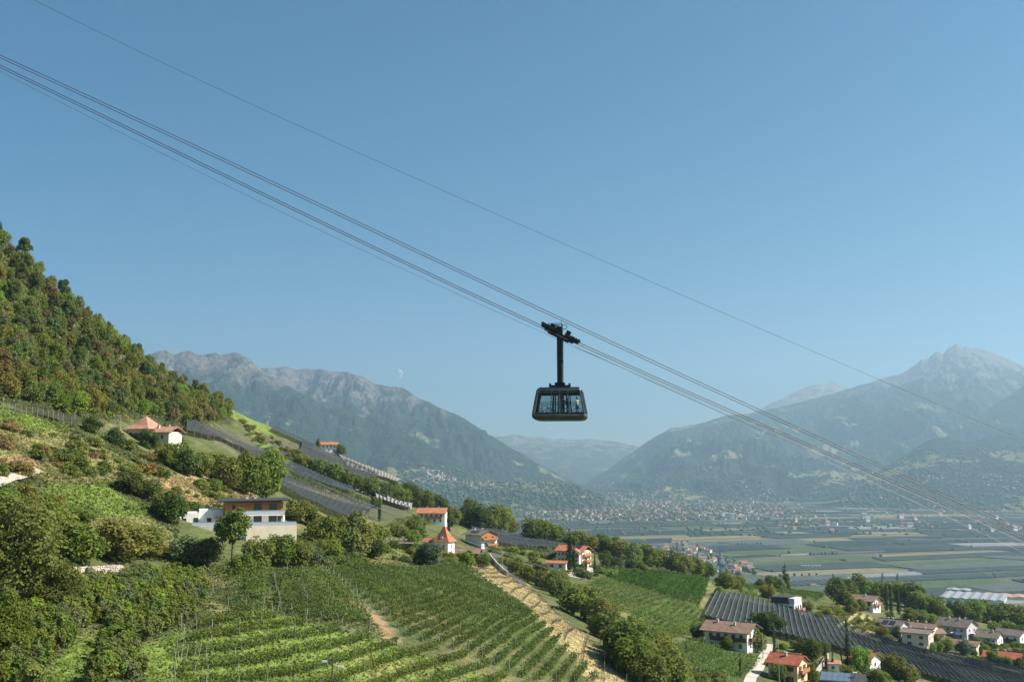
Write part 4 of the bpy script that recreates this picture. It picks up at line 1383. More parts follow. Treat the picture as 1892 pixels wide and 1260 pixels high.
# straw strip with bare young rows
rows, t_, n_ = scan_rows([(862, 1047), (925, 1047), (980, 1092), (1060, 1160), (1150, 1255), (1180, 1290), (1120, 1290), (1050, 1200), (990, 1130), (940, 1092)], [(900, 1108), (985, 1088)], 4.2)
rows.sort(key=lambda ab: (ab[0] + ab[1])[1])
for i, (a, b) in enumerate(rows):
    L = np.linalg.norm(b - a)
    mid = np.array([*(a + b) / 2, gz(*((a + b) / 2))])
    root = empty('bare_trellis_row', mid)
    m = MB()
    k = max(3, int(L / 1.4))
    for hz_ in (.55, .75):
        pts = []
        for q in range(k + 1):
            p = a + (b - a) * q / k
            pts.append((p[0] - mid[0], p[1] - mid[1], gz(*p) - mid[2] + hz_ + rnd.uniform(-.12, .12)))
        m.tube(pts, .045, 4)
    for q in range(k):
        p = a + (b - a) * (q + .5) / k
        z = gz(*p) - mid[2]
        m.tube([(p[0] - mid[0], p[1] - mid[1], z - .1), (p[0] - mid[0] + rnd.uniform(-.2, .2), p[1] - mid[1], z + .7)], .05, 4)
    m.build('bare_vines', M_CANE, root)
    for q in np.linspace(0, 1, max(2, int(L / 4.5)) + 1):
        p = a + (b - a) * q
        obj('post', POSTM, root, (p[0] - mid[0], p[1] - mid[1], gz(*p) - mid[2]), 0, (.9, .9, 1.9))
    tag(root, '%s bare trellis row down the straw coloured strip, counted from the bottom' % nth(i), 'vine row', 'bare rows of the straw strip')
# green blocks to the right of the hedge
vineyard([(1122, 1068), (1178, 1054), (1240, 1063), (1311, 1073), (1303, 1100), (1292, 1119), (1240, 1106), (1180, 1085)], [(1140, 1070), (1292, 1112)], 2.1, 1.9, 12, .6, (.075, .145, .028), 'vine row in the deep green block below the tree belt', 'rows of the deep green block', 0, seed=8, width=.6, low=.2, gaps=-.1)
vineyard([(1086, 1078), (1120, 1069), (1180, 1087), (1238, 1107), (1165, 1134), (1140, 1132), (1110, 1105)], [(1140, 1126), (1240, 1106)], 3.4, 1.5, 12, .5, (.14, .185, .042), 'pale vine row with dark gaps beside the deep green block', 'rows of the upper pale block', 0, seed=9, width=.4)
vineyard([(1168, 1135), (1240, 1109), (1292, 1122), (1315, 1145), (1265, 1180), (1210, 1205), (1195, 1185), (1160, 1145)], [(1200, 1180), (1310, 1142)], 2.8, 1.4, 12, .5, (.14, .195, .042), 'fine vine row in the smooth pale green block', 'rows of the lower pale block', 0, seed=10, width=.45, gaps=0)
vineyard([(1228, 1205), (1270, 1186), (1310, 1188), (1345, 1210), (1410, 1216), (1378, 1252), (1350, 1256), (1290, 1240)], [(1300, 1195), (1385, 1226)], 3.6, 1.6, 14, .48, (.125, .19, .04), 'vine row sloping down beside the brown roofed house', 'rows beside the brown roofed house', 8, 2.0, None, 11, .42)
vineyard([(1325, 1060), (1400, 1062), (1470, 1075), (1535, 1098), (1515, 1112), (1440, 1098), (1350, 1092)], [(1370, 1072), (1500, 1100)], 5.5, 1.9, 10, .55, (.10, .15, .034), 'dark terrace vine row behind the netted orchard', 'terrace rows behind the netted orchard', 0, seed=12, width=.6)
vineyard([(1328, 1095), (1400, 1098), (1395, 1110), (1340, 1106)], [(1330, 1100), (1395, 1104)], 4, 1.6, 8, .5, (.13, .15, .04), 'short vine row just above the netted orchard', 'short rows above the netted orchard', 0, seed=13)
vineyard([(1525, 1148), (1560, 1128), (1600, 1138), (1635, 1160), (1600, 1172), (1540, 1163)], [(1530, 1158), (1572, 1131)], 3.4, 1.7, 12, .45, (.11, .15, .04), 'vine row on straw ground beside the cube house garden', 'rows beside the cube house', 0, seed=14)
vineyard([(712, 968), (770, 955), (800, 968), (780, 985), (740, 992), (705, 985)], [(715, 985), (790, 968)], 4.0, 1.8, 10, .5, (.10, .14, .036), 'vine row in the small plot below the orange roofed house', 'rows below the orange roofed house', 0, seed=15)
vineyard([(1200, 1052), (1300, 1062), (1308, 1071), (1215, 1061)], [(1252, 1066), (1258, 1056)], 3.0, 1.8, 10, .5, (.12, .14, .045), 'short upright vine row above the deep green block', 'short rows above the deep green block', 7, 2.2, None, 16)
vineyard([(448, 800), (470, 800), (545, 862), (530, 876), (500, 852)], [(470, 822), (500, 816)], 4.0, 1.5, 8, .6, (.13, .17, .04), 'pale green terrace row on the upper spur', 'terrace rows on the upper spur', 0, seed=17)
vineyard([(518, 878), (560, 886), (640, 912), (690, 932), (680, 938), (600, 912), (530, 890)], [(530, 884), (680, 934)], 2.6, 2.4, 8, .7, (.10, .135, .036), 'orchard row along the pale track between net fields', 'orchard rows along the pale track', 9, 2.8, None, 18, .6)

# apple orchard at the lower left
AP = [(60, 1120), (150, 1090), (240, 1062), (330, 1060), (380, 1078), (390, 1120), (340, 1160), (325, 1200), (325, 1275), (-40, 1300), (-40, 1180)]
rows, t_, n_ = scan_rows(AP, [(120, 1190), (330, 1105)], 3.2)
ak = 0
PATH = [(135, 1185), (185, 1148), (198, 1165), (165, 1262), (150, 1290), (70, 1290), (85, 1250)]
GAP2 = [(255, 1195), (335, 1165), (335, 1290), (285, 1290)]
rows.sort(key=lambda ab: (ab[0] + ab[1])[1])
for ri, (a, b) in enumerate(rows):
    L = np.linalg.norm(b - a)
    for k in range(int(L / 1.9)):
        q = a + (b - a) * (k + .5) * 1.9 / L + np.array([rnd.uniform(-.35, .35), rnd.uniform(-.35, .35)])
        P = np.array([q[0], q[1], gz(*q)])
        px, py = project(P)
        if inpoly(px, py, PATH) or inpoly(px, py, GAP2) or ak >= 295:
            continue
        plant('apple', 'apple_tree', P, rnd.uniform(2.7, 3.9), 'low bushy fruit tree in the %s row from the front of the lower left orchard' % nth(ri), 'tree', 'orchard trees at the lower left', rnd.choice(['green', 'fresh', 'green', 'green', 'grey']), rnd.uniform(.85, 1.15))
        ak += 1
for i, (px, py, h, lean) in enumerate([(5, 1258, 3.6, .3), (65, 1222, 3.4, .12), (228, 1148, 4.0, -.05), (287, 1150, 3.6, .02), (248, 1070, 3.2, .02), (290, 1100, 2.6, .0), (332, 1225, 4.2, .15), (340, 1228, 3.6, .2), (352, 1236, 4.0, .25), (362, 1234, 5.2, .18), (355, 1258, 3.2, .2), (368, 1262, 2.8, .2), (335, 1158, 2.8, .0), (393, 1092, 2.8, .0), (446, 1128, 2.8, 0), (506, 1138, 3.0, -.2), (498, 1105, 2.4, 0), (485, 1075, 2.2, .05), (508, 1072, 2.0, .0)]):
    P = hit(px, py)
    h *= .72
    o = MB().tube([(0, 0, -.4), (lean * h, 0, h)], [.065, .05], 6).build('pole', M_POST)
    o.location = P
    lb = ['leaning pale pole at the lower left corner', 'thin pale pole in the orchard near the left edge', 'tall pole standing in the middle of the orchard', 'pale pole right of the tall orchard pole', 'pole just right of the dry stone wall', 'short pole below the stone wall pole', 'first leaning pole of the bundle at the orchard end', 'second leaning pole of the bundle at the orchard end', 'third leaning pole of the bundle at the orchard end', 'tallest leaning pole of the bundle at the orchard end', 'low stake under the pole bundle', 'lowest stake under the pole bundle', 'stake on the bare patch at the orchard end', 'stake at the left of the small plot', 'stake below the small plot', 'slanted brace pole on the footpath between plots', 'upright stake on the footpath between plots', 'upper stake on the footpath between plots', 'topmost stake at the footpath'][i]
    tag(o, lb, 'pole')

# ------------------------------------------------------------------ grass
GR = [([(-40, 740), (130, 785), (240, 815), (330, 880), (480, 915), (460, 940), (330, 960), (330, 1040), (120, 1010), (80, 1000), (-40, 900)], 15000, .9),
      ([(858, 1046), (930, 1045), (985, 1090), (1180, 1275), (1100, 1275), (1030, 1180), (940, 1095)], 12000, .36),
      ([(330, 1060), (500, 1050), (600, 1050), (720, 1190), (985, 1275), (330, 1275), (-20, 1280), (60, 1100)], 16000, .6),
      ([(540, 990), (900, 1020), (900, 1050), (560, 1060)], 5000, .8),
      ([(1220, 1225), (1330, 1240), (1400, 1290), (1210, 1290)], 4000, .8),
      ([(410, 745), (560, 820), (690, 900), (560, 900), (420, 800)], 5000, 1.2)]
GC = []
GS = []
for poly, cnt, sz in GR:
    W_ = np.array([hit(*p)[:2] for p in poly])
    lo, hi = W_.min(0), W_.max(0)
    p = rng.uniform(lo, hi, (cnt * 3, 2))
    p = p[inpoly(p[:, 0], p[:, 1], [tuple(q) for q in W_])][:cnt]
    GC.append(p)
    GS.append(np.full(len(p), sz))
GC, GS = np.concatenate(GC), np.concatenate(GS)
gzz = ground(GC[:, 0], GC[:, 1])
px, py = project(np.stack([GC[:, 0], GC[:, 1], gzz], 1))
gcol = region_colour(px, py, GC[:, 0], GC[:, 1]) * rng.uniform(.75, 1.35, (len(GC), 1))
C = np.repeat(np.stack([GC[:, 0], GC[:, 1], gzz], 1), 3, 0)
s3 = np.repeat(GS, 3)
C[:, :2] += rng.normal(0, .22, (len(C), 2)) * s3[:, None]
C[:, 2] += .12 * s3
d = rng.normal(size=(len(C), 3)) * .5
d[:, 2] *= .4
V, Q = leaf_quads(C, d + np.array([.25, -.35, .25]), s3 * rng.uniform(.35, .9, len(C)), 4)
me = np_mesh('grass', V, Q=Q, mats=[M_GRASS])
set_col(me, np.repeat(np.repeat(gcol, 3, 0), 4, 0))
tag(obj('grass', me), 'tufts of green and dry grass on the open slopes', 'grass', kind='stuff')

# ------------------------------------------------------------------ hail nets
def net_mat(name, col, trans, tint=(1, 1, 1)):
    m, nt, p = _new(name)
    N, Lk = nt.nodes, nt.links
    p.inputs['Base Color'].default_value = (*col, 1)
    p.inputs['Roughness'].default_value = 1
    p.inputs['Specular IOR Level'].default_value = .03
    tc = N.new('ShaderNodeTexCoord')
    no = N.new('ShaderNodeTexNoise')
    no.inputs['Scale'].default_value = .25
    no.inputs['Detail'].default_value = 6
    Lk.new(tc.outputs['Object'], no.inputs['Vector'])
    mr = N.new('ShaderNodeMapRange')
    mr.inputs['From Min'].default_value = .3
    mr.inputs['From Max'].default_value = .7
    mr.inputs['To Min'].default_value = max(0, trans - .12)
    mr.inputs['To Max'].default_value = trans + .12
    Lk.new(no.outputs['Fac'], mr.inputs['Value'])
    tr = N.new('ShaderNodeBsdfTransparent')
    mx = N.new('ShaderNodeMixShader')
    Lk.new(mr.outputs[0], mx.inputs[0])
    Lk.new(p.outputs[0], mx.inputs[1])
    Lk.new(tr.outputs[0], mx.inputs[2])
    Lk.new(mx.outputs[0], N['Material Output'].inputs['Surface'])
    return m


NET_D = net_mat('dark_hail_net', (.042, .054, .058), .24)
NET_S = net_mat('light_net_seam', (.118, .12, .106), .1)
NET_P = net_mat('pale_plastic_cover', (.25, .225, .19), .2)
NET_G = net_mat('grey_net', (.05, .056, .056), .2)


def net_field(name, label, quad, n, height, posts=10, strip_mat=None, seam_mat=None, seam=.16, seg=14, tent=.5, post_rows=1, fol=0):
    """quad: photo points A,B (near edge) and D,C (far edge); strips run from AB to DC"""
    A, B, C_, D = [hit_near(*q)[:2] for q in quad]
    root = empty(name, np.array([*((A + B + C_ + D) / 4), gz(*((A + B + C_ + D) / 4))]))
    o3 = np.array(root.location)

    def pt(u, v, h):
        p = (A * (1 - u) + B * u) * (1 - v) + (D * (1 - u) + C_ * u) * v
        return np.array([p[0], p[1], gz(*p) + h]) - o3

    for i in range(n):
        u0, u1 = i / n, (i + 1) / n
        um = (u0 + u1) / 2
        V_, F_ = [], []
        for k in range(seg + 1):
            v = k / seg
            sag = .12 * math.sin(k * 2.1 + i)
            V_ += [pt(u0, v, height + sag), pt(um, v, height - tent + sag), pt(u1, v, height + sag)]
        for k in range(seg):
            for j in range(2):
                a = k * 3 + j
                F_.append((a, a + 1, a + 4, a + 3))
        MB().add(V_, F_).build('net_strip', strip_mat or NET_D, root)
        if seam:
            V_, F_ = [], []
            for k in range(seg + 1):
                v = k / seg
                sag = .12 * math.sin(k * 2.1 + i)
                V_ += [pt(u0 - seam / n * .5, v, height + .08 + sag), pt(u0, v, height + .3 + sag), pt(u0 + seam / n * .5, v, height + .08 + sag)]
            for k in range(seg):
                for j in range(2):
                    a = k * 3 + j
                    F_.append((a, a + 1, a + 4, a + 3))
            MB().add(V_, F_).build('net_seam', seam_mat or NET_S, root)
        if fol:          # fruit trees showing under the open near edge
            r_ = np.random.default_rng(i + 500)
            c = np.array([pt(r_.uniform(u0, u1), r_.random() ** 2 * fol, r_.uniform(.3, height - .4)) for _ in range(70)])
            V_, Q_ = leaf_quads(c, r_.normal(size=c.shape) + np.array([.2, -.4, .4]), r_.uniform(.4, .9, len(c)), i)
            fo = obj('foliage', np_mesh('foliage', V_, Q=Q_, mats=[M_LEAFV]), root)
            fo.color = (.07, .105, .03, 1)
        if posts and i % post_rows == 0:
            for k in range(posts + 1):
                p = pt(u0, k / posts, 0)
                obj('post', POSTM, root, p, 0, (1, 1, height + .35))
    return tag(root, label, 'net', None)


net_field('netted_orchard', 'broad dark striped net orchard left of the very tall cypress', [(1302, 1148), (1604, 1226), (1555, 1156), (1328, 1098)], 26, 2.7, 0, seam=.22, tent=.3, fol=.14)
net_field('netted_orchard', 'dark striped net orchard right of the very tall cypress, below the white block', [(1604, 1226), (1810, 1285), (1700, 1208), (1555, 1158)], 20, 2.5, 0, seam=.2, tent=.3, fol=.14)
net_field('netted_orchard', 'dark striped net orchard cut by the right lower edge', [(1810, 1285), (2150, 1350), (1905, 1246), (1700, 1208)], 26, 2.5, 0, seam=.2, tent=.3, fol=.14)
net_field('netted_orchard', 'net orchard with pale posts right of the old farmhouse', [(345, 808), (500, 862), (545, 850), (345, 787)], 14, 3.0, 5, strip_mat=NET_G, seam=0, tent=.3, seg=8)
net_field('netted_orchard', 'dark net orchard below the tree line on the spur', [(515, 905), (650, 972), (692, 944), (528, 888)], 16, 3.0, 4, seam=0, tent=.3, seg=8)
net_field('netted_orchard', 'dark net orchard above the pale track', [(505, 862), (660, 922), (650, 908), (540, 862)], 16, 3.0, 0, seam=0, tent=.3, seg=8)
net_field('netted_orchard', 'grey net orchard left of the skyline white house', [(545, 852), (690, 895), (700, 880), (560, 820)], 16, 3.0, 0, strip_mat=NET_G, seam=0, tent=.3, seg=8)
net_field('netted_orchard', 'dark net along the skyline left of the skyline house', [(500, 800), (580, 833), (590, 826), (510, 790)], 10, 3.0, 0, seam=0, tent=.3, seg=6)
net_field('plastic_cover_orchard', 'pale beige covered orchard right of the skyline house', [(640, 868), (735, 896), (742, 886), (625, 845)], 18, 3.0, 1, strip_mat=NET_P, seam=.14, tent=.4, seg=6)
net_field('plastic_cover_orchard', 'grey striped covered orchard left of the orange roofed house', [(695, 930), (755, 946), (762, 936), (690, 912)], 9, 3.0, 0, strip_mat=net_mat('grey_plastic', (.30, .29, .28), .15), seam=.3, seam_mat=NET_D, tent=.5, seg=6)
net_field('netted_orchard', 'dark net orchard with upright posts behind the chalet', [(900, 1012), (1050, 1018), (1060, 1000), (868, 968)], 20, 2.6, 6, seam=0, tent=.2, seg=8)

# fence of slim posts at the forest edge
FP = [(5, 757), (16, 761), (27, 764), (38, 766), (48, 767), (59, 769), (69, 771), (79, 773), (89, 775), (98, 777), (107, 779), (116, 782), (132, 787), (138, 776)]
W3 = [hit(*p) for p in FP]
root = empty('vineyard_fence', W3[0])
for p in W3:
    obj('post', POSTM, root, p - W3[0], 0, (1.1, 1.1, 2.5))
for h in (.9, 1.7, 2.3):
    MB().tube([tuple(p - W3[0] + np.array([0, 0, h])) for p in W3[:-1]], .012, 4).build('wire', M_WIRE, root)
tag(root, 'line of slim pale posts and wires below the forest at the left', 'fence')
# fence down the right side of the straw strip
FP = [(930 + 250 * t / 24, 1052 + 215 * t / 24 + 3 * math.sin(t)) for t in range(25)]
W3 = [hit(*p) for p in FP]
root = empty('vineyard_fence', W3[0])
for p in W3:
    obj('post', POSTM, root, p - W3[0], 0, (1.1, 1.1, 2.2))
for h in (.8, 1.5, 2.0):
    MB().tube([tuple(p - W3[0] + np.array([0, 0, h])) for p in W3], .015, 4).build('wire', M_WIRE, root)
tag(root, 'post and wire fence between the straw strip and the hedge', 'fence')

# dry stone wall
P0, P1 = hit(95, 1066), hit(226, 1058)
root = empty('dry_stone_wall', P0)
L = np.linalg.norm((P1 - P0)[:2])
tx = (P1 - P0)[:2] / L
root.rotation_euler = (0, 0, math.atan2(tx[1], tx[0]))
slope = (P1[2] - P0[2]) / L
hb_ = MB()
sb = MB()
sr = random.Random(3)
hb_.hexa([(0, .15, -1.2), (L, .15, -1.2 + slope * L), (L, 2.0, -1.2 + slope * L), (0, 2.0, -1.2), (0, .15, 1.0), (L, .15, 1.45 + slope * L), (L, 2.0, 1.5 + slope * L), (0, 2.0, 1.0)])
hb_.build('earth_core', M_CANE, root)
z = -.3
while z < 1.35:
    x = sr.uniform(-.2, .1)
    hh = sr.uniform(.2, .34)
    while x < L:
        w = sr.uniform(.25, .62)
        j = lambda: sr.uniform(-.05, .05)
        z0 = z + slope * x + j()
        y0 = -.05 + j()
        sb.hexa([(x + j(), y0, z0), (x + w - .05 + j(), y0 + j(), z0 + j()), (x + w, .3, z0), (x, .3, z0), (x + .04 + j(), y0 + .03, z0 + hh - .03 + j()), (x + w - .08 + j(), y0 + .03, z0 + hh - .03 + j()), (x + w, .3, z0 + hh), (x, .3, z0 + hh)])
        x += w
    z += hh
st = sb.build('stones', mat('pale_wall_stone', (.55, .47, .36), .9, .25, .9, col2=(.36, .31, .25)), root)
st['kind'] = 'stuff'
tag(root, 'pale dry stone terrace wall in the orchard at the left', 'wall')

# ------------------------------------------------------------------ houses
def win(parent, face, u, z, w, h, half_w, half_d, frame=None, shutters=False):
    """a window on one face: frame proud of the wall, pane set into it; u runs along the face"""
    m = MB()
    t = .07
    m.box(-w / 2 - t, -w / 2, -.06, .03, -h / 2 - t, h / 2 + t)
    m.box(w / 2, w / 2 + t, -.06, .03, -h / 2 - t, h / 2 + t)
    m.box(-w / 2, w / 2, -.06, .03, h / 2, h / 2 + t)
    m.box(-w / 2 - t, w / 2 + t, -.12, .03, -h / 2 - t, -h / 2)
    m.box(-.03, .03, -.05, .02, -h / 2, h / 2)
    if shutters:
        m.box(-w / 2 - t - w * .5, -w / 2 - t, -.07, -.02, -h / 2, h / 2, 1)
        m.box(w / 2 + t, w / 2 + t + w * .5, -.07, -.02, -h / 2, h / 2, 1)
    o = m.build('window', [frame or M_FRAME, M_SHUT], parent)
    pos, rz = {'F': ((u, -half_d, z), 0), 'B': ((-u, half_d, z), math.pi), 'R': ((half_w, u, z), math.pi / 2), 'L': ((-half_w, -u, z), -math.pi / 2)}[face]
    o.location, o.rotation_euler = pos, (0, 0, rz)
    MB().box(-w / 2, w / 2, -.035, .02, -h / 2, h / 2).build('pane', M_GLASSD, o)
    return o


def roof_gable(root, w, d, h, pitch, over, axis, mat_, name='roof', x0=0, y0=0, verge=.5, soffit=None):
    """two slabs meeting at the ridge"""
    half = (d if axis == 'x' else w) / 2
    rise = half * math.tan(pitch)
    e = half + over
    ze = h - over * math.tan(pitch)
    ln = (w if axis == 'x' else d) / 2 + verge
    t = .22
    m = MB()
    for sgn in (-1, 1):
        p = [(-ln, sgn * e, ze), (ln, sgn * e, ze), (ln, 0, h + rise), (-ln, 0, h + rise)]
        p += [(a, b, c + t) for a, b, c in p]
        if axis == 'y':
            p = [(-b, a, c) for a, b, c in p]
        p = [(a + x0, b + y0, c) for a, b, c in p]
        if sgn > 0:
            p = [p[1], p[0], p[3], p[2], p[5], p[4], p[7], p[6]]
        m.hexa(p)
    # ridge cap
    cap = [(-ln, 0, h + rise + t), (ln, 0, h + rise + t)]
    if axis == 'y':
        cap = [(-b, a, c) for a, b, c in cap]
    m.tube([(a + x0, b + y0, c) for a, b, c in cap], .13, 5)
    return m.build(name, mat_, root)


def chimney(parent, x, y, z, h=1.1, s=.3):
    m = MB()
    m.box(x - s, x + s, y - s, y + s, z - .5, z + h)
    m.box(x - s - .1, x + s + .1, y - s - .1, y + s + .1, z + h, z + h + .12)
    return m.build('chimney', M_CONC, parent)


def balcony(root, face, u, z, ln, half_w, half_d, depth=1.1, mat_=None, rail=1.0, slab=None):
    m = MB()
    m.box(-ln / 2, ln / 2, -depth, 0, -.16, 0)
    o = m.build('balcony', slab or M_WOODD, root)
    r = MB()
    r.box(-ln / 2, ln / 2, -depth, -depth + .06, .08, rail)
    r.box(-ln / 2, -ln / 2 + .06, -depth + .06, 0, .08, rail)
    r.box(ln / 2 - .06, ln / 2, -depth + .06, 0, .08, rail)
    r.box(-ln / 2 - .05, ln / 2 + .05, -depth - .05, -depth + .1, rail + .003, rail + .09)
    r.build('railing', mat_ or M_WOODO, o)
    pos, rz = {'F': ((u, -half_d - .003, z), 0), 'R': ((half_w + .003, u, z), math.pi / 2), 'L': ((-half_w - .003, -u, z), -math.pi / 2)}[face]
    o.location, o.rotation_euler = pos, (0, 0, rz)
    return o


def place(px, py, d, rz, Y=None):
    P = hit_near(px, py) if Y is None else at(px, py, Y)
    if Y is not None:
        P[2] = gz(P[0], P[1])
    return np.array([P[0] - math.sin(rz) * 0, P[1] + d / 2, P[2]])


def house(name, label, px, py, w, d, h, rz=0.0, roof='brown', wall=None, pitch=22, over=.9, axis='x', rows=(), gable_rows=(), balc=(), chim=(), solar=None, upper=None, lower=6.0, shutters=False, Y=None, verge=.8, cat='house'):
    """rows: (count, z, w, h) windows along the front; gable_rows the same on the right side"""
    P = place(px, py, d, rz, Y)
    root = empty(name, P, rz)
    pr = R(pitch)
    wm = wall or M_WHITE
    rise = (d if axis == 'x' else w) / 2 * math.tan(pr)
    m = MB()
    x, y = w / 2, d / 2
    if axis == 'x':
        m.add([(-x, -y, -lower), (x, -y, -lower), (x, y, -lower), (-x, y, -lower), (-x, -y, h), (x, -y, h), (x, y, h), (-x, y, h), (-x, 0, h + rise - .02), (x, 0, h + rise - .02)],
              [(0, 1, 5, 4), (2, 3, 7, 6), (1, 2, 6, 9, 5), (3, 0, 4, 8, 7), (4, 5, 9, 8), (6, 7, 8, 9)])
    else:
        m.add([(-x, -y, -lower), (x, -y, -lower), (x, y, -lower), (-x, y, -lower), (-x, -y, h), (x, -y, h), (x, y, h), (-x, y, h), (0, -y, h + rise - .02), (0, y, h + rise - .02)],
              [(0, 1, 5, 8, 4), (2, 3, 7, 9, 6), (1, 2, 6, 5), (3, 0, 4, 7), (4, 8, 9, 7), (5, 6, 9, 8)])
    m.build('wall', wm, root)
    if upper:            # timber cladding on the top storey, proud of the render
        z0, um = upper
        b = MB()
        e = .06
        if axis == 'y':
            b.add([(-x - e, -y - e, z0), (x + e, -y - e, z0), (x + e, -y - e, h), (0, -y - e, h + rise - .05), (-x - e, -y - e, h)], [(0, 1, 2, 3, 4)])
            b.add([(x + e, -y - e, z0), (x + e, y + e, z0), (x + e, y + e, h), (x + e, -y - e, h)], [(0, 1, 2, 3)])
        else:
            b.add([(x + e, -y - e, z0), (x + e, y + e, z0), (x + e, y + e, h), (x + e, 0, h + rise - .05), (x + e, -y - e, h)], [(0, 1, 2, 3, 4)])
            b.add([(-x - e, -y - e, z0), (x + e, -y - e, z0), (x + e, -y - e, h), (-x - e, -y - e, h)], [(0, 1, 2, 3)])
        b.build('timber_cladding', um, root)
    rf = roof_gable(root, w, d, h, pr, over, axis, ROOF[roof], verge=verge)
    for cnt, z, ww, wh in rows:
        for i in range(cnt):
            win(root, 'F', (i + .5) / cnt * w * .9 - w * .45, z, ww, wh, x + (.06 if upper else 0), y + (.065 if upper else 0), shutters=shutters)
    for cnt, z, ww, wh in gable_rows:
        for i in range(cnt):
            win(root, 'R', (i + .5) / cnt * d * .85 - d * .425, z, ww, wh, x + (.065 if upper else 0), y, shutters=shutters)
    for face, u, z, ln, mt in balc:
        balcony(root, face, u, z, ln, x + .07, y + .07, mat_=mt)
    for cx, cy in chim:
        zz = h + rise - abs(cy if axis == 'x' else cx) * math.tan(pr)
        chimney(rf, cx, cy, zz)
    if solar:
        for (sx, sy, sw, sd) in solar:
            q = MB()
            zc = lambda yy: h + rise - abs(yy) * math.tan(pr) + .30
            if axis == 'x':
                q.hexa([(sx, sy, zc(sy)), (sx + sw, sy, zc(sy)), (sx + sw, sy + sd, zc(sy + sd)), (sx, sy + sd, zc(sy + sd))] + [(a, b, c + .06) for a, b, c in [(sx, sy, zc(sy)), (sx + sw, sy, zc(sy)), (sx + sw, sy + sd, zc(sy + sd)), (sx, sy + sd, zc(sy + sd))]])
            else:
                q.hexa([(sx, sy, zc(sx)), (sx + sw, sy, zc(sx + sw)), (sx + sw, sy + sd, zc(sx + sw)), (sx, sy + sd, zc(sx))] + [(sx, sy, zc(sx) + .06), (sx + sw, sy, zc(sx + sw) + .06), (sx + sw, sy + sd, zc(sx + sw) + .06), (sx, sy + sd, zc(sx) + .06)])
            q.build('solar_panel', M_SOLAR, rf)
    return tag(root, label, cat)


def pyramid_roof(root, w, d, h, rise, over, mat_, bell=.0, x0=0, y0=0):
    m = MB()
    x, y = w / 2 + over, d / 2 + over
    k = .62
    pts = [(-x, -y, h - .3), (x, -y, h - .3), (x, y, h - .3), (-x, y, h - .3)]
    mid = [(a * k, b * k, h - .3 + rise * (1 - k) * (1 - bell)) for a, b, _ in pts]
    apex = [(a * .02, b * .02, h + rise) for a, b, _ in pts]
    V_ = [(a + x0, b + y0, c) for a, b, c in pts + mid + apex]
    F_ = [(3, 2, 1, 0)]
    for r_ in (0, 4):
        for i in range(4):
            F_.append((r_ + i, r_ + (i + 1) % 4, r_ + 4 + (i + 1) % 4, r_ + 4 + i))
    F_.append((8, 9, 10, 11))
    m.add(V_, F_)
    return m.build('roof', mat_, root)


# old farmhouse under the forest
P = place(262, 818, 9, 0)
root = empty('old_farmhouse', P, R(-18))
MB().box(-4.6, 3.2, -4, 4, -5, 4.6).build('wall', M_CREAM, root)
MB().box(3.203, 10, -2.8, 3.6, -5, 3.4).build('side_wing_wall', M_CREAM, root)
pr_ = pyramid_roof(root, 7.8, 8, 4.6, 3.8, 1.1, ROOF['pink'], .2, -.7)
roof_gable(root, 7.6, 6.4, 3.4, R(24), .9, 'x', ROOF['pink'], 'wing_roof', 6.6, .4)
chimney(pr_, 4.5, -.6, 4.6, .9)
chimney(pr_, 7.2, .8, 4.6, .9)
for u in (-3, -1, 1):
    win(root, 'F', u, 2.6, .9, 1.1, 4.6, 4)
for u in (5, 7.5):
    win(root, 'F', u, 1.8, .9, 1.1, 4.6, 2.8)
balcony(root, 'F', -1.2, 1.6, 5, 4.6, 4, mat_=M_WOODD)
tag(root, 'old farmhouse with pink hipped tile roof below the forest', 'house')
house('small_annex', 'small pinkish roofed white annex right of the old farmhouse', 322, 830, 4, 4, 2.4, R(-20), 'pink', M_WHITE, 20, .5, 'x', rows=[(1, 1.2, .8, .9)])
house('white_farmhouse', 'white farmhouse with orange roof on the skyline of the spur', 606, 834, 11.5, 9, 5.8, R(8), 'orange', M_WHITE, 20, 1.0, 'x', rows=[(4, 4.3, .9, 1.1), (3, 1.7, .9, 1.2)], gable_rows=[(2, 4.2, .9, 1.1), (2, 1.6, .9, 1.1)], chim=[(-3, .5), (2.5, .5), (0, -.8)])
T('broad', 'leafy_tree', 627, 842, 26, 'dark tree right of the skyline white farmhouse', colour='dark', width=1.0, var=2)
T('broad', 'leafy_tree', 588, 830, 20, 'thin tree left of the skyline white farmhouse', colour='olive', width=.6, var=1)
house('orange_roof_house', 'long house with bright orange roof beside the spur trees', 798, 967, 14, 9, 5.6, R(-4), 'orange', M_WHITE, 24, 1.2, 'x', rows=[(5, 4.0, 1.0, 1.2), (4, 1.5, 1.0, 1.3)], gable_rows=[(2, 3.8, .9, 1.2)], balc=[('F', 1, 2.6, 9, M_WOODO)], chim=[(-3, 1), (3, 1)])
MB()
# tower house with its wing and barn
P = place(820, 1021, 6, 0)
root = empty('tower_house', P, R(-22))
MB().box(-3.1, 3.1, -3, 3, -4, 4.6).build('wall', M_WHITE, root)
rf = pyramid_roof(root, 6.2, 6, 4.6, 6.0, .9, ROOF['orange'], .2)
q = MB()
q.hexa([(-.55, -3.0, 5.3), (.55, -3.0, 5.3), (.55, -1.6, 5.3), (-.55, -1.6, 5.3), (-.55, -2.9, 6.5), (.55, -2.9, 6.5), (.55, -1.5, 6.3), (-.55, -1.5, 6.3)])
q.build('dormer', M_GREYW, rf)
MB().box(-8.4, -3.103, -2, 2.6, -4, 4.2).build('side_wing_wall', M_GREYW, root)
roof_gable(root, 5.6, 4.6, 4.2, R(28), .7, 'x', ROOF['orange'], 'wing_roof', -5.9, .3)
for u, z in ((-1.4, 2.6), (1.2, 2.6), (1.2, .2)):
    win(root, 'F', u, z, .8, 1.1, 3.1, 3)
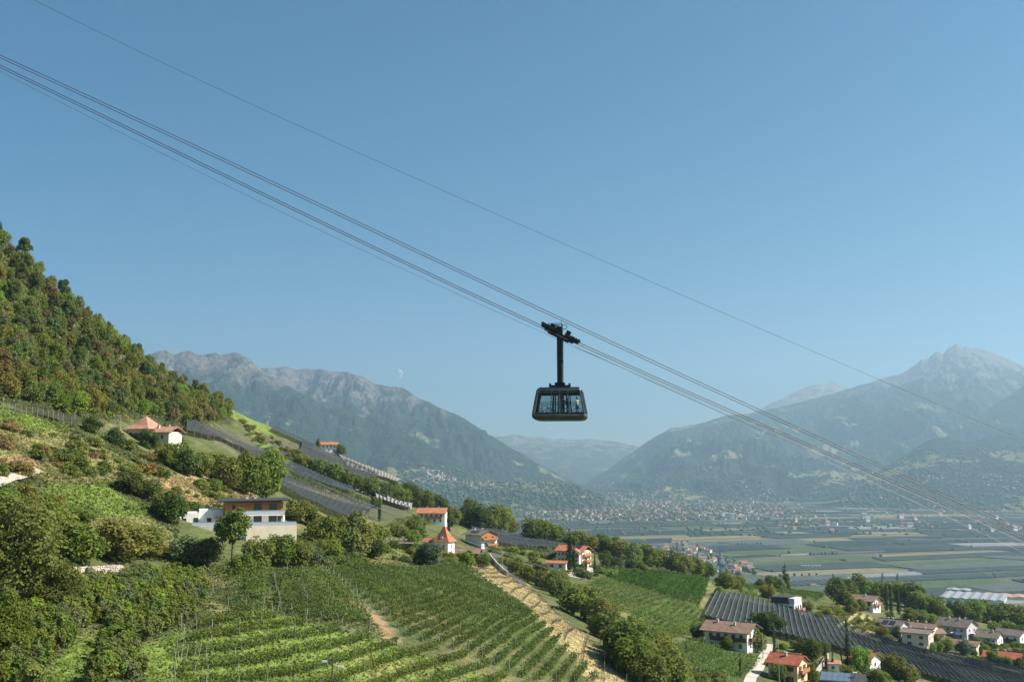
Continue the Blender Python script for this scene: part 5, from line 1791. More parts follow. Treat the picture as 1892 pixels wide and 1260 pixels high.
for u, z in ((0, 2.6), (0, .3)):
    win(root, 'R', u, z, .8, 1.2, 3.1, 3)
tag(root, 'white tower house with steep pointed orange tile roof', 'house')
house('brown_barn', 'low brown barn with tiled roof right of the tower house', 864, 1034, 9.5, 6, 2.8, R(-8), 'brown', M_WOODD, 24, .9, 'x', rows=[(1, 1.2, 2.4, 1.8)], gable_rows=[(1, 1.4, 1, 1)], cat='barn')
house('timber_chalet', 'timber chalet with orange balconies and solar roof behind the barn', 888, 1012, 9.0, 13, 6.2, R(38), 'grey', M_WHITE, 22, 1.3, 'y', rows=[(2, 4.6, 1.4, 1.5), (2, 1.6, 1.3, 1.5)], gable_rows=[(3, 4.4, 1, 1.2)], balc=[('F', 0, 3.6, 8.4, M_WOODO), ('F', 1.5, .9, 6, M_WOODO)], chim=[(1.5, 1), (-1.5, 3)], upper=(3.4, M_WOODO), solar=[(-4.2, -2, 2.6, 5)])
# big house in the centre
P = place(1062, 1044, 12, 0)
root = empty('large_villa', P, R(-30))
MB().box(-7, 7, -5, 5, -6, 7.0).build('wall', M_CREAM, root)
rf = roof_gable(root, 14, 10, 7.0, R(22), 1.2, 'x', ROOF['orange'], verge=1.1)
MB().add([(-.5, -6.6, -6), (6.2, -6.6, -6), (6.2, -5.003, -6), (-.5, -5.003, -6), (-.5, -6.6, 6.8), (6.2, -6.6, 6.8), (6.2, -5.003, 6.8), (-.5, -5.003, 6.8), (2.85, -6.6, 8.3), (2.85, -5.003, 8.3)],
         [(0, 1, 5, 8, 4), (1, 2, 6, 5), (3, 0, 4, 7), (4, 8, 9, 7), (5, 6, 9, 8)]).build('cross_wing_wall', M_WHITE, root)
roof_gable(root, 6.7, 6.5, 6.8, R(24), 1.0, 'y', ROOF['orange'], 'cross_roof', 2.85, -4.5, .6)
q = MB()
q.hexa([(2.5, -3.8, 8.6), (6, -3.8, 8.6), (6, -1.6, 9.5), (2.5, -1.6, 9.5), (2.5, -3.8, 8.75), (6, -3.8, 8.75), (6, -1.6, 9.65), (2.5, -1.6, 9.65)])
q.build('solar_panel', M_SOLAR, rf)
for z in (5.2, 2.4, -.3):
    for u in (-5.6, -3.6, -1.8):
        win(root, 'F', u, z, 1.0, 1.3, 7, 5)
    for u in (1.0, 3.0, 4.8):
        win(root, 'F', u, z, 1.0, 1.3, 7, 6.6)
    for u in (-3, 0, 3):
        win(root, 'R', u, z, 1.0, 1.3, 7, 5)
balcony(root, 'R', 0, 4.2, 9, 7, 5, mat_=M_WOODO)
balcony(root, 'R', 0, 1.4, 9, 7, 5, mat_=M_WOODO)
balcony(root, 'F', 2.85, 3.9, 6, 7, 6.6, mat_=M_WOODD)
chimney(rf, -3, 1, 8.8)
tag(root, 'large cream villa with orange cross-gabled roof and balconies', 'house')
house('dark_shed', 'small dark roofed wooden shed left of the large villa', 1012, 1032, 8, 5, 2.3, R(-12), 'dark', M_WOODD, 20, .8, 'x', rows=[(1, 1, 3, 1.3)], cat='shed')
house('orange_garage', 'low white garage with orange roof below the large villa', 1030, 1050, 9, 5, 2.4, R(-14), 'orange', M_WHITE, 16, .6, 'x', rows=[(2, 1.1, 1.4, 1.2)], gable_rows=[(1, 1.1, .9, 1)], cat='garage')
house('brown_roof_farmhouse', 'large farmhouse with wide brown tiled roof beside the netted orchard', 1358, 1200, 14, 10, 6.0, R(-32), 'brown', M_WHITE, 20, 1.7, 'x', rows=[(5, 4.2, 1.1, 1.2), (4, 1.3, 1.1, 1.3)], gable_rows=[(2, 4.4, 1.3, 1.4), (2, 1.4, 1.3, 1.5)], balc=[('F', 1, 2.9, 12, M_WOODD), ('R', 0, 2.9, 8, M_WOODD)], chim=[(-4, -1.2), (2, -2)], verge=1.4)
house('red_roof_house', 'yellow house with red tiled roof at the lower right', 1463, 1262, 8.4, 7.6, 5.4, R(-36), 'red', M_YELLOW, 25, .9, 'x', rows=[(2, 3.9, 1.1, 1.2), (2, 1.2, 1.1, 1.3)], gable_rows=[(2, 4.0, 1, 1.2), (1, 1.3, 1.2, 1.4)], balc=[('R', 0, 2.7, 6, M_WOODO)], chim=[(0, -1)], shutters=True)
# black flat-roofed house with roof panels
P = place(1566, 1292, 7, 0, 268)
root = empty('black_modern_house', P, R(-20))
b = MB()
b.box(-5.4, 5.4, -3.6, 3.6, -4, 5.2)
b.build('wall', mat('black_cladding', (.022, .022, .024), .6, .2, 4), root)
for k in range(26):
    MB().box(-5.35 + k * .42, -5.25 + k * .42, -3.68, -3.603, -3.9, 5.1).build('cladding_batten', M_WOODD, root)
rf = MB().hexa([(-5.9, -4.1, 5.203), (5.9, -4.1, 5.203), (5.9, 4.1, 6.0), (-5.9, 4.1, 6.0), (-5.9, -4.1, 5.5), (5.9, -4.1, 5.5), (5.9, 4.1, 6.3), (-5.9, 4.1, 6.3)]).build('roof', ROOF['dark'], root)
for k in range(5):
    for j in range(2):
        x0, y0 = -5.5 + k * 1.5, -3.7 + j * 3.7
        z0 = lambda yy: 5.56 + (yy + 4.1) / 8.2 * .8
        MB().hexa([(x0, y0, z0(y0)), (x0 + 1.44, y0, z0(y0)), (x0 + 1.44, y0 + 3.6, z0(y0 + 3.6)), (x0, y0 + 3.6, z0(y0 + 3.6)), (x0, y0, z0(y0) + .05), (x0 + 1.44, y0, z0(y0) + .05), (x0 + 1.44, y0 + 3.6, z0(y0 + 3.6) + .05), (x0, y0 + 3.6, z0(y0 + 3.6) + .05)]).build('solar_panel', mat('grey_blue_panel', (.10, .13, .16), .2, .15, 2, spec=.6) if 'grey_blue_panel' not in MATS else MATS['grey_blue_panel'], rf)
chimney(rf, 3.2, .2, 5.9, 1.3, .4)
tag(root, 'black clad modern house with grey panelled shallow roof at the bottom', 'house')
house('small_orange_house', 'small white house with orange roof half hidden by trees', 1606, 1242, 7, 7, 4.2, R(-48), 'orange', M_WHITE, 26, .7, 'x', rows=[(2, 2.4, .9, 1.1)], gable_rows=[(1, 2.4, .9, 1.1)])
house('garden_hut', 'tiny pinkish roofed hut among the dark cypresses', 1541, 1240, 3.6, 3.2, 2.2, R(-8), 'pink', M_WHITE, 26, .4, 'x', rows=[(1, 1.1, .8, .9)], cat='hut')
# white cube house with dark mono-pitch roof
P = place(1462, 1133, 9, 0)
root = empty('white_cube_house', P, R(-38))
MB().box(-5.2, 4.6, -4.2, 4.2, -5, 4.0).build('wall', M_WHITE, root)
MB().box(2.0, 4.55, -4.15, 4.15, 4.003, 6.4).build('upper_wall', M_GREYW, root)
MB().hexa([(-5.8, -4.8, 4.05), (1.99, -4.8, 4.6), (1.99, 4.8, 4.6), (-5.8, 4.8, 4.05), (-5.8, -4.8, 6.6), (2.0, -4.8, 6.9), (2.0, 4.8, 6.9), (-5.8, 4.8, 6.6)]).build('roof', ROOF['dark'], root)
for z, u in ((2.2, 2.6), (-.6, 2.6), (2.2, -2.8)):
    win(root, 'F', u, z, 2.0, 1.6, 4.6, 4.2, frame=M_FRAMED)
for u in (-2.6, 0, 2.6):
    win(root, 'R', u, 2.3, 1.5, 1.9, 4.6, 4.2)
    win(root, 'R', u, -.8, 1.5, 1.9, 4.6, 4.2)
balcony(root, 'R', 0, 1.0, 8, 4.6, 4.2, depth=1.6, mat_=M_WOODO, slab=M_CONC)
tag(root, 'white cube house with dark roof above the netted orchard', 'house')
house('brown_roof_chalet', 'chalet with brown roof and flowered balcony among right trees', 1604, 1128, 12.5, 9.5, 5.4, R(-42), 'brown', M_WHITE, 20, 1.6, 'x', rows=[(4, 4.0, 1, 1.2), (3, 1.3, 1, 1.3)], gable_rows=[(3, 4.0, 1, 1.3), (2, 1.3, 1.2, 1.4)], balc=[('R', 0, 2.8, 8.5, M_WOODO), ('F', 0, 2.8, 10, M_WOODD)], chim=[(1, -1)], verge=1.4)
house('pink_garden_shed', 'low orange roofed shed left of the brown chalet', 1552, 1128, 7, 4, 2.0, R(-10), 'orange', M_GREYW, 14, .5, 'x', rows=[(1, 1, 1, .9)], cat='shed')
# village cluster at the right
house('solar_roof_house', 'grey roofed village house covered with white solar panels', 1656, 1176, 11, 9, 4.6, R(-46), 'grey', M_GREYW, 26, .9, 'x', rows=[(3, 3, 1, 1.1)], gable_rows=[(2, 3, 1, 1.1)], chim=[(-2, 1), (0, .8)], solar=[(-3, -4.2, 2.6, 2.8), (.2, -4.2, 2.6, 2.8)])
house('long_brown_house', 'long brown roofed village house beside the solar roof', 1702, 1178, 17, 8, 4.8, R(-40), 'brown', M_CREAM, 20, .9, 'x', rows=[(5, 3.2, 1, 1.1)], gable_rows=[(1, 3.2, 1, 1.1)], chim=[(-4, .5), (0, .5), (4, .5)])
house('white_block_house', 'three storey white village house with terrace at the net edge', 1704, 1205, 10.5, 8, 7.6, R(-36), 'grey', M_CREAM, 14, .7, 'x', rows=[(2, 6.0, 1.5, 1.3), (2, 3.2, 1.7, 1.4), (3, .6, 1.3, 1.3)], gable_rows=[(2, 5.8, 1, 1.2), (2, 3, 1, 1.2)], balc=[('F', 3, 1.9, 4, M_CREAM)], chim=[(-3, .5), (3, .5)])
house('double_gable_house', 'grey double gabled village house behind the purple tarpaulin', 1778, 1180, 15, 11, 6.0, R(-50), 'grey', M_GREYW, 28, .9, 'x', rows=[(4, 4.2, 1, 1.1), (3, 1.5, 1, 1.1)], gable_rows=[(2, 4.2, 1, 1.1), (2, 1.6, 1, 1.2)], chim=[(-3, -1), (2, -1), (4, 1)])
house('brown_low_house', 'low brown roofed village house in front of the tarpaulin', 1784, 1206, 15, 8, 3.6, R(-40), 'brown', M_CREAM, 20, .9, 'x', rows=[(4, 2.0, 1, 1.1)], gable_rows=[(1, 2.0, 1, 1.1)], chim=[(2, -1)])
house('grey_gable_house', 'grey roofed white village house above the red roof', 1836, 1196, 10, 8.5, 4.8, R(-42), 'grey', M_WHITE, 27, .9, 'x', rows=[(3, 3, 1, 1.2), (2, .6, 1, 1.2)], gable_rows=[(2, 3, 1, 1.1)], balc=[('F', 0, 1.8, 9, M_WHITE)], chim=[(2, -.6)])
house('edge_house', 'grey roofed village house cut by the right edge', 1878, 1192, 12, 9, 5.0, R(-50), 'grey', M_WHITE, 24, .9, 'x', rows=[(3, 3.2, 1, 1.2), (3, .8, 1, 1.2)], gable_rows=[(2, 3.2, 1, 1.1)], balc=[('F', 0, 2.0, 9, M_WOODD)])
house('red_roof_hall', 'house with broad bright red roof at the right edge', 1862, 1226, 14, 8, 2.6, R(-34), 'red', M_YELLOW, 24, 1.0, 'x', rows=[(4, 1.2, 1, 1.1)], gable_rows=[(1, 1.2, 1, 1.1)], chim=[(-2, 1), (1, 1)])
house('ridge_house', 'brown roofed house peeping over the right village', 1730, 1186, 8, 6, 4.0, R(10), 'brown', M_CREAM, 26, .7, 'x', rows=[(2, 2.4, 1, 1.1)], gable_rows=[(1, 2.4, 1, 1)])
# tarpaulin over a terrace
P = hit(1788, 1184)
root = empty('tarpaulin', P + np.array([0, 0, 3.2]), R(-8))
tv, tf = [], []
for i in range(17):
    for j in range(4):
        tv.append((-7.5 + i * .94, j * 1.0, .35 * math.sin(i * 1.3 + j) + .3 * math.cos(i * .7 - j * 1.4) + j * .25))
for i in range(16):
    for j in range(3):
        a = i * 4 + j
        tf.append((a, a + 4, a + 5, a + 1))
MB().add(tv, tf).build('sheet', mat('white_purple_sheet', (.75, .74, .78), .5, .1, .6, col2=(.50, .42, .66)), root)
for x in (-7, 0, 7):
    MB().tube([(x, .2, -4), (x, .2, 0)], .08, 5).build('prop', M_METAL, root)
tag(root, 'white and purple tarpaulin stretched between the village roofs', 'tarpaulin')

# the modern house on the slope
P = hit(440, 992)
root = empty('modern_villa', np.array([P[0], P[1] + 4, P[2] + 2.4]), R(17))
M_VW = M_WHITE
s_ = P[1] / F_PX
ox = 946 + P[0] / P[1] * F_PX


def vx(px):
    return (px - ox) * s_


MB().box(vx(414), vx(518), -3.5, 6, 2.6, 5.8).build('upper_storey_wall', M_WOODO, root)
MB().box(vx(420), vx(516), -3.4, 6, -5, 2.6).build('lower_storey_wall', M_VW, root)
rf = MB().hexa([(vx(402), -5.2, 5.9), (vx(530), -5.2, 6.1), (vx(530), 7, 6.3), (vx(402), 7, 6.1), (vx(402), -5.2, 6.15), (vx(530), -5.2, 6.4), (vx(530), 7, 6.6), (vx(402), 7, 6.4)]).build('roof', ROOF['dark'], root)
chimney(rf, vx(455), 2, 6.4, .9)
chimney(rf, vx(470), 3, 6.4, .7)
MB().box(vx(370), vx(413), -1.5, 6, -3, 4.0).build('annex_wall', M_VW, root)
MB().box(vx(336), vx(369.8), -2.6, 5, -3, 3.4).build('annex_wall', M_VW, root)
MB().box(vx(358), vx(420) - .05, -5.4, -1.503, -5, .2).build('terrace_wall', M_CONC, root)
MB().box(vx(452), vx(541), -8.0, -3.503, -7, .35).build('terrace_wall', M_CREAM, root)
MB().box(vx(420), vx(451.5), -7.2, -3.45, -7, .2).build('terrace_wall', M_VW, root)
balcony(root, 'F', vx(478), 2.75, 11.2, 6, 3.5, 1.5, mat_=mat('pale_glass_railing', (.42, .47, .50), .2, .1, 2, spec=.5), slab=M_VW)
MB().box(vx(517), vx(521), -5.0, -4.6, -1, 2.55).build('column', M_VW, root)
for x0, x1, y in ((358, 418, -5.35), (452, 540, -7.95)):
    r_ = MB()
    r_.box(vx(x0), vx(x1), y, y + .04, .35, 1.2)
    r_.box(vx(x0), vx(x1), y - .04, y + .08, 1.203, 1.27)
    r_.build('railing', MATS['pale_glass_railing'], root)
for x, z, w_, h_, hd in ((473, 4.3, 1.7, 2.1, 3.5), (500, 4.3, 1.7, 2.1, 3.5), (473, 1.4, 1.8, 2.1, 3.4), (500, 1.4, 1.8, 2.1, 3.4), (512, 1.4, .8, 1.9, 3.4), (430, 4.6, .5, 1.0, 3.5), (345, 1.6, .8, .9, 2.6), (365, 1.2, .9, 1.9, 2.6), (388, 1.5, .9, 1.0, 1.5), (376, -1.2, .6, .6, 5.4), (384, -1.2, .6, .8, 5.4), (400, -.9, .9, 1.6, 5.4)):
    win(root, 'F', vx(x), z, w_, h_, 6, hd, frame=M_FRAMED)
for u in (-.5, 3):
    win(root, 'R', u, 4.3, 1.2, 1.9, vx(518), 3.5, frame=M_FRAMED)
MB().box(vx(396), vx(412), -4.2, -1.51, 2.1, 2.25).build('awning', mat('red_awning', (.16, .05, .04), .8), root)
tag(root, 'white and timber modern villa with flat dark roof and terraces', 'house')

# pergola and hut on the little lawn
P = hit(722, 1012)
root = empty('pergola', P)
for x in (-4, 0, 4):
    for y in (0, 3):
        MB().tube([(x, y, -1), (x, y, 2.4)], .08, 5).build('post', M_WOODD, root)
for x in (-4.5, -3, -1.5, 0, 1.5, 3, 4.5):
    MB().box(x - .06, x + .06, -.6, 3.6, 2.45, 2.6).build('beam', M_POST, root)
MB().box(-5, 5, -.15, .0, 2.3, 2.447).build('beam', M_POST, root)
MB().box(-5, 5, 3, 3.15, 2.3, 2.447).build('beam', M_POST, root)
tag(root, 'open wooden pergola on the lawn left of the tower house', 'pergola')
house('green_hut', 'small green garden hut beside the pergola', 750, 1017, 3.4, 3, 2.1, R(-10), 'grey', mat('green_paint', (.16, .19, .11), .8), 8, .3, 'x', rows=[(1, 1, 1.2, 1.2)], cat='hut')

# retaining walls
for lb, a, b, h_ in (('long stone retaining wall along the asphalt lane', (905, 1030), (938, 1065), 2.0), ('pale garden wall below the large villa', (1110, 1058), (1180, 1056), 1.0), ('concrete wall beside the black modern house', (1498, 1262), (1530, 1215), 1.6)):
    A, B = hit(*a), hit(*b)
    m = MB()
    nn = 10
    t = (B - A)[:2] / np.linalg.norm((B - A)[:2])
    nx = np.array([-t[1], t[0]]) * .25
    root = empty('garden_wall', A)
    for k in range(nn):
        p, q = A + (B - A) * k / nn, A + (B - A) * (k + 1) / nn
        pz, qz = gz(p[0], p[1]), gz(q[0], q[1])
        c = [(p[0] - nx[0], p[1] - nx[1], pz - 1), (q[0] - nx[0], q[1] - nx[1], qz - 1), (q[0] + nx[0], q[1] + nx[1], qz - 1), (p[0] + nx[0], p[1] + nx[1], pz - 1)]
        c2 = [(x, y, z + 1 + h_) for x, y, z in c]
        m.hexa([(x - A[0], y - A[1], z - A[2]) for x, y, z in c + c2])
    m.build('wall', M_STONE, root)
    tag(root, lb, 'wall')

# utility poles and the double wire crossing the slope
def pole(px, py, h, label, arm=0, Y=None):
    P = hit(px, py)
    root = empty('utility_pole', P)
    MB().tube([(0, 0, -1), (0, 0, h)], [.14, .10], 7).build('shaft', M_BARK if arm else M_POST, root)
    if arm:
        a = MB()
        a.hexa([(-arm, -.06, h - .9), (arm, -.06, h - 1.6), (arm, .06, h - 1.6), (-arm, .06, h - .9), (-arm, -.06, h - .75), (arm, -.06, h - 1.45), (arm, .06, h - 1.45), (-arm, .06, h - .75)])
        a.build('cross_arm', M_POST, root)
        for s in (-1, 1):
            MB().box(s * arm - .35, s * arm + .35, -.1, .1, h - 1.15 - s * .35, h - .9 - s * .35).build('insulator', M_WHITE, root)
    tag(root, label, 'pole')
    return P + np.array([0, 0, h])


pole(613, 1290, 5.6, 'dark wooden pole with slanted white tipped cross arm in the foreground', 1.1)
p1 = pole(221, 812, 6.5, 'thin leaning pole at the left of the old farmhouse')
p2 = pole(1410, 1218, 8, 'slim pole beside the bend of the access road')
p3 = pole(1440, 1262, 11, 'tall pale mast in front of the red roofed house')
p4 = pole(928, 1048, 6, 'pole beside the asphalt lane')
p5 = pole(694, 962, 6, 'pole at the lone slim cypress')
for dx in (0, .5):
    a, b = at(515, 882, 470) + np.array([dx, 0, 6]), p5 + np.array([dx, 0, 0])
    c, e = p4 + np.array([dx, 0, 0]), hit(1085, 1100) + np.array([dx, 0, 6])
    for k, (s, t) in enumerate(((a, b), (b, c), (c, e))):
        pts = []
        for i in range(13):
            u = i / 12
            q = s + (t - s) * u
            q[2] -= 4 * u * (1 - u) * np.linalg.norm(t - s) * .012
            pts.append(tuple(q))
        o = MB().tube(pts, .05, 4).build('power_line', mat('bright_wire', (.45, .43, .40), .4, .1, 3, metal=.5) if 'bright_wire' not in MATS else MATS['bright_wire'])
        tag(o, '%s span of the %s power line wire across the slope' % (('upper', 'middle', 'lower')[k], 'left' if dx == 0 else 'right'), 'wire')

# ------------------------------------------------------------------ valley: far houses, sheds, church, crane, trees
def far_house_mesh(k, w, d, h, roofm):
    m = MB()
    x, y = w / 2, d / 2
    rise = d * .25
    m.box(-x, x, -y, y, 0, h, 0)
    m.add([(-x - .6, -y - .6, h), (x + .6, -y - .6, h), (x + .6, y + .6, h), (-x - .6, y + .6, h), (-x - .6, 0, h + rise), (x + .6, 0, h + rise)],
          [(0, 1, 5, 4), (2, 3, 4, 5), (1, 2, 5), (3, 0, 4), (3, 2, 1, 0)], 1)
    for i in range(3):
        m.box(-x + w * (.15 + .27 * i), -x + w * (.15 + .27 * i) + w * .12, -y - .05, -y + .02, h * .55, h * .8, 2)
    return m.mesh('house', [M_OBJ, roofm, M_GLASSD])


FH = [far_house_mesh(0, 13, 10, 8, ROOF['orange']), far_house_mesh(1, 16, 11, 9, ROOF['brown']), far_house_mesh(2, 11, 9, 7, ROOF['grey']), far_house_mesh(3, 20, 12, 13, ROOF['red']), far_house_mesh(4, 14, 12, 16, ROOF['pale'])]
WALLC = [(.72, .69, .62, 1), (.66, .58, .45, 1), (.60, .50, .40, 1), (.74, .72, .70, 1), (.62, .44, .34, 1)]
fr = random.Random(99)


def on_floor(px, py):
    d = ray(px, py)
    t = -CAMZ / d[2]
    return np.array([d[0] * t, d[1] * t, 0.0])


def rnd_in(poly):
    xs, ys = [p[0] for p in poly], [p[1] for p in poly]
    while True:
        px, py = fr.uniform(min(xs), max(xs)), fr.uniform(min(ys), max(ys))
        if inpoly(px, py, poly):
            return px, py


nind = 0
VIL = [(1195, 1016), (1245, 1005), (1300, 1010), (1345, 1030), (1395, 1048), (1400, 1062), (1330, 1062), (1270, 1040), (1215, 1030)]
for i in range(64):
    P = on_floor(*rnd_in(VIL))
    o = obj('village_house', fr.choice(FH[:3]), None, P, fr.uniform(-.8, .5), fr.uniform(.9, 1.5))
    o.color = fr.choice(WALLC)
    tag(o, 'small house of the hazy village in the valley behind the tree belt', 'house', 'houses of the near valley village')
for i in range(10):
    px, py = fr.uniform(1400, 1535), fr.uniform(1058, 1070)
    P = hit(px, py, 900)
    o = obj('hamlet_house', FH[fr.choice([1, 2])], None, P, fr.uniform(-.5, .3), fr.uniform(.7, .95))
    o.color = WALLC[fr.choice([0, 3])]
    tag(o, 'pale house of the row behind the dark spruce', 'house', 'pale houses behind the spruce')
TOWN = [(930, 934), (1000, 930), (1100, 922), (1180, 915), (1300, 918), (1420, 928), (1470, 945), (1420, 960), (1200, 962), (1000, 962), (930, 950)]
for i in range(200):
    px, py = rnd_in(TOWN)
    P = on_floor(px, py)
    k = fr.choice([0, 0, 1, 2, 3, 3, 4])
    o = obj('town_house', FH[k], None, P, fr.uniform(-.6, .6), fr.uniform(.8, 1.25))
    o.color = fr.choice(WALLC)
    tag(o, 'small pale building of the hazy town at the valley head', 'house', 'buildings of the far town')
for i in range(26):
    px, py = fr.uniform(1425, 1892), fr.uniform(948, 985)
    P = on_floor(px, py)
    o = obj('hamlet_house', FH[fr.choice([0, 1, 4])], None, P, fr.uniform(-.6, .6), fr.uniform(1.2, 2.0))
    o.color = fr.choice(WALLC)
    tag(o, 'scattered pale building on the valley floor right of the town', 'house', 'scattered valley buildings')
for i in range(14):
    px = 1285 + i * 10 + fr.uniform(-3, 3)
    P = on_floor(px, 958 + fr.uniform(-2, 2))
    o = obj('apartment_block', FH[4], None, P, fr.uniform(-.3, .3), (1.2, 1.0, fr.uniform(1.4, 2.0)))
    o.color = (.74, .68, .62, 1)
    tag(o, 'pale apartment block in the row at the front of the far town', 'building', 'apartment blocks of the far town')


# everything else of town and mountainside villages: too many to count
def cloud_pts(key, poly, cnt, clump=True):
    V_ = RIDGES[key]
    flat = V_.reshape(-1, 3)
    px, py = project(flat)
    ok = np.nonzero(inpoly(px, py, poly) & ((fbm(flat[:, 0] / 420, flat[:, 1] / 700, 2, 19) > .56) | (not clump)))[0]
    if not len(ok):
        return []
    nr, nc = V_.shape[:2]
    out = []
    for i in np.random.default_rng(cnt).choice(ok, cnt):
        r_, c_ = divmod(int(i), nc)
        r2, c2 = min(r_ + 1, nr - 1), min(c_ + 1, nc - 1)
        u, v = fr.random(), fr.random()
        out.append(V_[r_, c_] * (1 - u) * (1 - v) + V_[r2, c_] * v * (1 - u) + V_[r_, c2] * u * (1 - v) + V_[r2, c2] * u * v)
    return out


pts = [on_floor(*rnd_in(TOWN)) for _ in range(1500)]
pts += [on_floor(*rnd_in([(1000, 905), (1130, 900), (1400, 905), (1420, 930), (1000, 935)])) for _ in range(260)]
pts += cloud_pts('L1', [(740, 862), (850, 868), (960, 890), (900, 895), (760, 885)], 110)
pts += cloud_pts('L3', [(720, 872), (850, 885), (1060, 888), (1120, 915), (1080, 925), (900, 905), (750, 890)], 110)
pts += cloud_pts('R1', [(1090, 895), (1250, 870), (1400, 860), (1560, 885), (1560, 930), (1300, 930), (1110, 925)], 330)
pts += cloud_pts('R1', [(1240, 850), (1400, 830), (1500, 850), (1400, 880), (1250, 885)], 70)
pts += cloud_pts('R3', [(1560, 900), (1700, 870), (1892, 880), (1892, 940), (1600, 945)], 90)
pts += [on_floor(fr.uniform(1420, 1892), fr.uniform(930, 975)) for _ in range(160)]
m = MB()
for P in pts:
    a = fr.uniform(0, 3.14)
    s = fr.uniform(3.5, 6.5)
    w_, d_, h_ = s * fr.uniform(1, 1.7), s, s * fr.uniform(.8, 1.5)
    ca, sa = math.cos(a), math.sin(a)
    tr = lambda x, y, z: (P[0] + x * ca - y * sa, P[1] + x * sa + y * ca, P[2] + z)
    mi = fr.choice([0, 0, 1])
    m.add([tr(-w_, -d_, -8), tr(w_, -d_, -8), tr(w_, d_, -8), tr(-w_, d_, -8), tr(-w_, -d_, h_), tr(w_, -d_, h_), tr(w_, d_, h_), tr(-w_, d_, h_)], [(0, 1, 5, 4), (1, 2, 6, 5), (2, 3, 7, 6), (3, 0, 4, 7)], mi)
    m.add([tr(-w_, -d_, h_), tr(w_, -d_, h_), tr(w_, d_, h_), tr(-w_, d_, h_), tr(-w_, 0, h_ + d_ * .5), tr(w_, 0, h_ + d_ * .5)], [(0, 1, 5, 4), (2, 3, 4, 5), (1, 2, 5), (3, 0, 4)], fr.choice([2, 2, 3, 4]))
o = m.build('far_town_houses', [M_GREYW, mat('far_cream_render', (.48, .42, .34), .9), ROOF['orange'], ROOF['grey'], ROOF['brown']])
tag(o, 'mass of tiny pale houses of the far town and mountainside villages', 'houses', kind='stuff')

# trees of the valley floor
m = MB()


def blob(P, r_, h_):
    n = 6
    ph = fr.uniform(0, 6)
    V_ = [(P[0], P[1], P[2] + h_)]
    for lev, (rr, zz) in enumerate(((.75, .78), (1.0, .42), (.7, .05))):
        for k in range(n):
            a = ph + lev * .5 + 6.283 * k / n
            q = r_ * rr * fr.uniform(.75, 1.2)
            V_.append((P[0] + math.cos(a) * q, P[1] + math.sin(a) * q, P[2] + h_ * zz * fr.uniform(.9, 1.1)))
    F_ = [(0, 1 + k, 1 + (k + 1) % n) for k in range(n)]
    for lev in range(2):
        o_ = 1 + lev * n
        F_ += [(o_ + k, o_ + n + k, o_ + n + (k + 1) % n, o_ + (k + 1) % n) for k in range(n)]
    m.add(V_, F_, fr.choice([0, 0, 1]))


for x, y, h_ in VAL_TREES:
    px, py = project((x, y, 0))
    if 840 < px < 2000 and 925 < py < 1130 and y > 1800:
        blob((x, y, 0), h_ * .8, h_ * 1.5)
for _ in range(1500):
    blob(on_floor(*rnd_in(TOWN)), fr.uniform(7, 14), fr.uniform(10, 20))
for _ in range(160):
    blob(on_floor(*rnd_in(VIL)), fr.uniform(5, 9), fr.uniform(8, 14))
for key, poly, cnt in (('L3', [(600, 860), (1150, 890), (1150, 945), (900, 945), (600, 930)], 1500), ('R1', [(1090, 895), (1400, 850), (1600, 880), (1600, 935), (1110, 930)], 1300), ('R3', [(1540, 900), (1700, 830), (1892, 820), (1892, 945), (1560, 945)], 900), ('L1', [(720, 850), (960, 880), (1000, 925), (740, 900)], 500)):
    for P in cloud_pts(key, poly, cnt, False):
        blob(P - np.array([0, 0, 3]), fr.uniform(9, 18), fr.uniform(12, 22))
for _ in range(260):
    blob(on_floor(fr.uniform(1000, 1892), fr.uniform(962, 990)), fr.uniform(6, 12), fr.uniform(7, 14))
o = m.build('valley_trees', [mat('valley_foliage', (.05, .075, .035), 1, .3, .02), mat('valley_foliage_pale', (.085, .105, .05), 1, .3, .02)], None, True)
tag(o, 'countless small trees between the far town houses and fields', 'trees', kind='stuff')

# big sheds and greenhouses on the near valley floor
def shed(label, px, py, w, d, h, rz, roofm, wallm, ribs=0):
    P = on_floor(px, py)
    root = empty('warehouse', P, rz)
    MB().box(-w / 2, w / 2, -d / 2, d / 2, 0, h).build('wall', wallm, root)
    n = max(2, ribs)
    for k in range(n):
        x0, x1 = -w / 2 - 1 + (w + 2) * k / n, -w / 2 - 1 + (w + 2) * (k + 1) / n
        xm = (x0 + x1) / 2
        MB().add([(x0 + .1, -d / 2 - 1, h + .1), (x1 - .1, -d / 2 - 1, h + .1), (x1 - .1, d / 2 + 1, h + .1), (x0 + .1, d / 2 + 1, h + .1), (xm, -d / 2 - 1, h + 2.2), (xm, d / 2 + 1, h + 2.2)],
                 [(0, 1, 4), (1, 2, 5, 4), (2, 3, 5), (3, 0, 4, 5), (0, 3, 2, 1)]).build('roof_bay', roofm, root)
    return tag(root, label, 'warehouse')


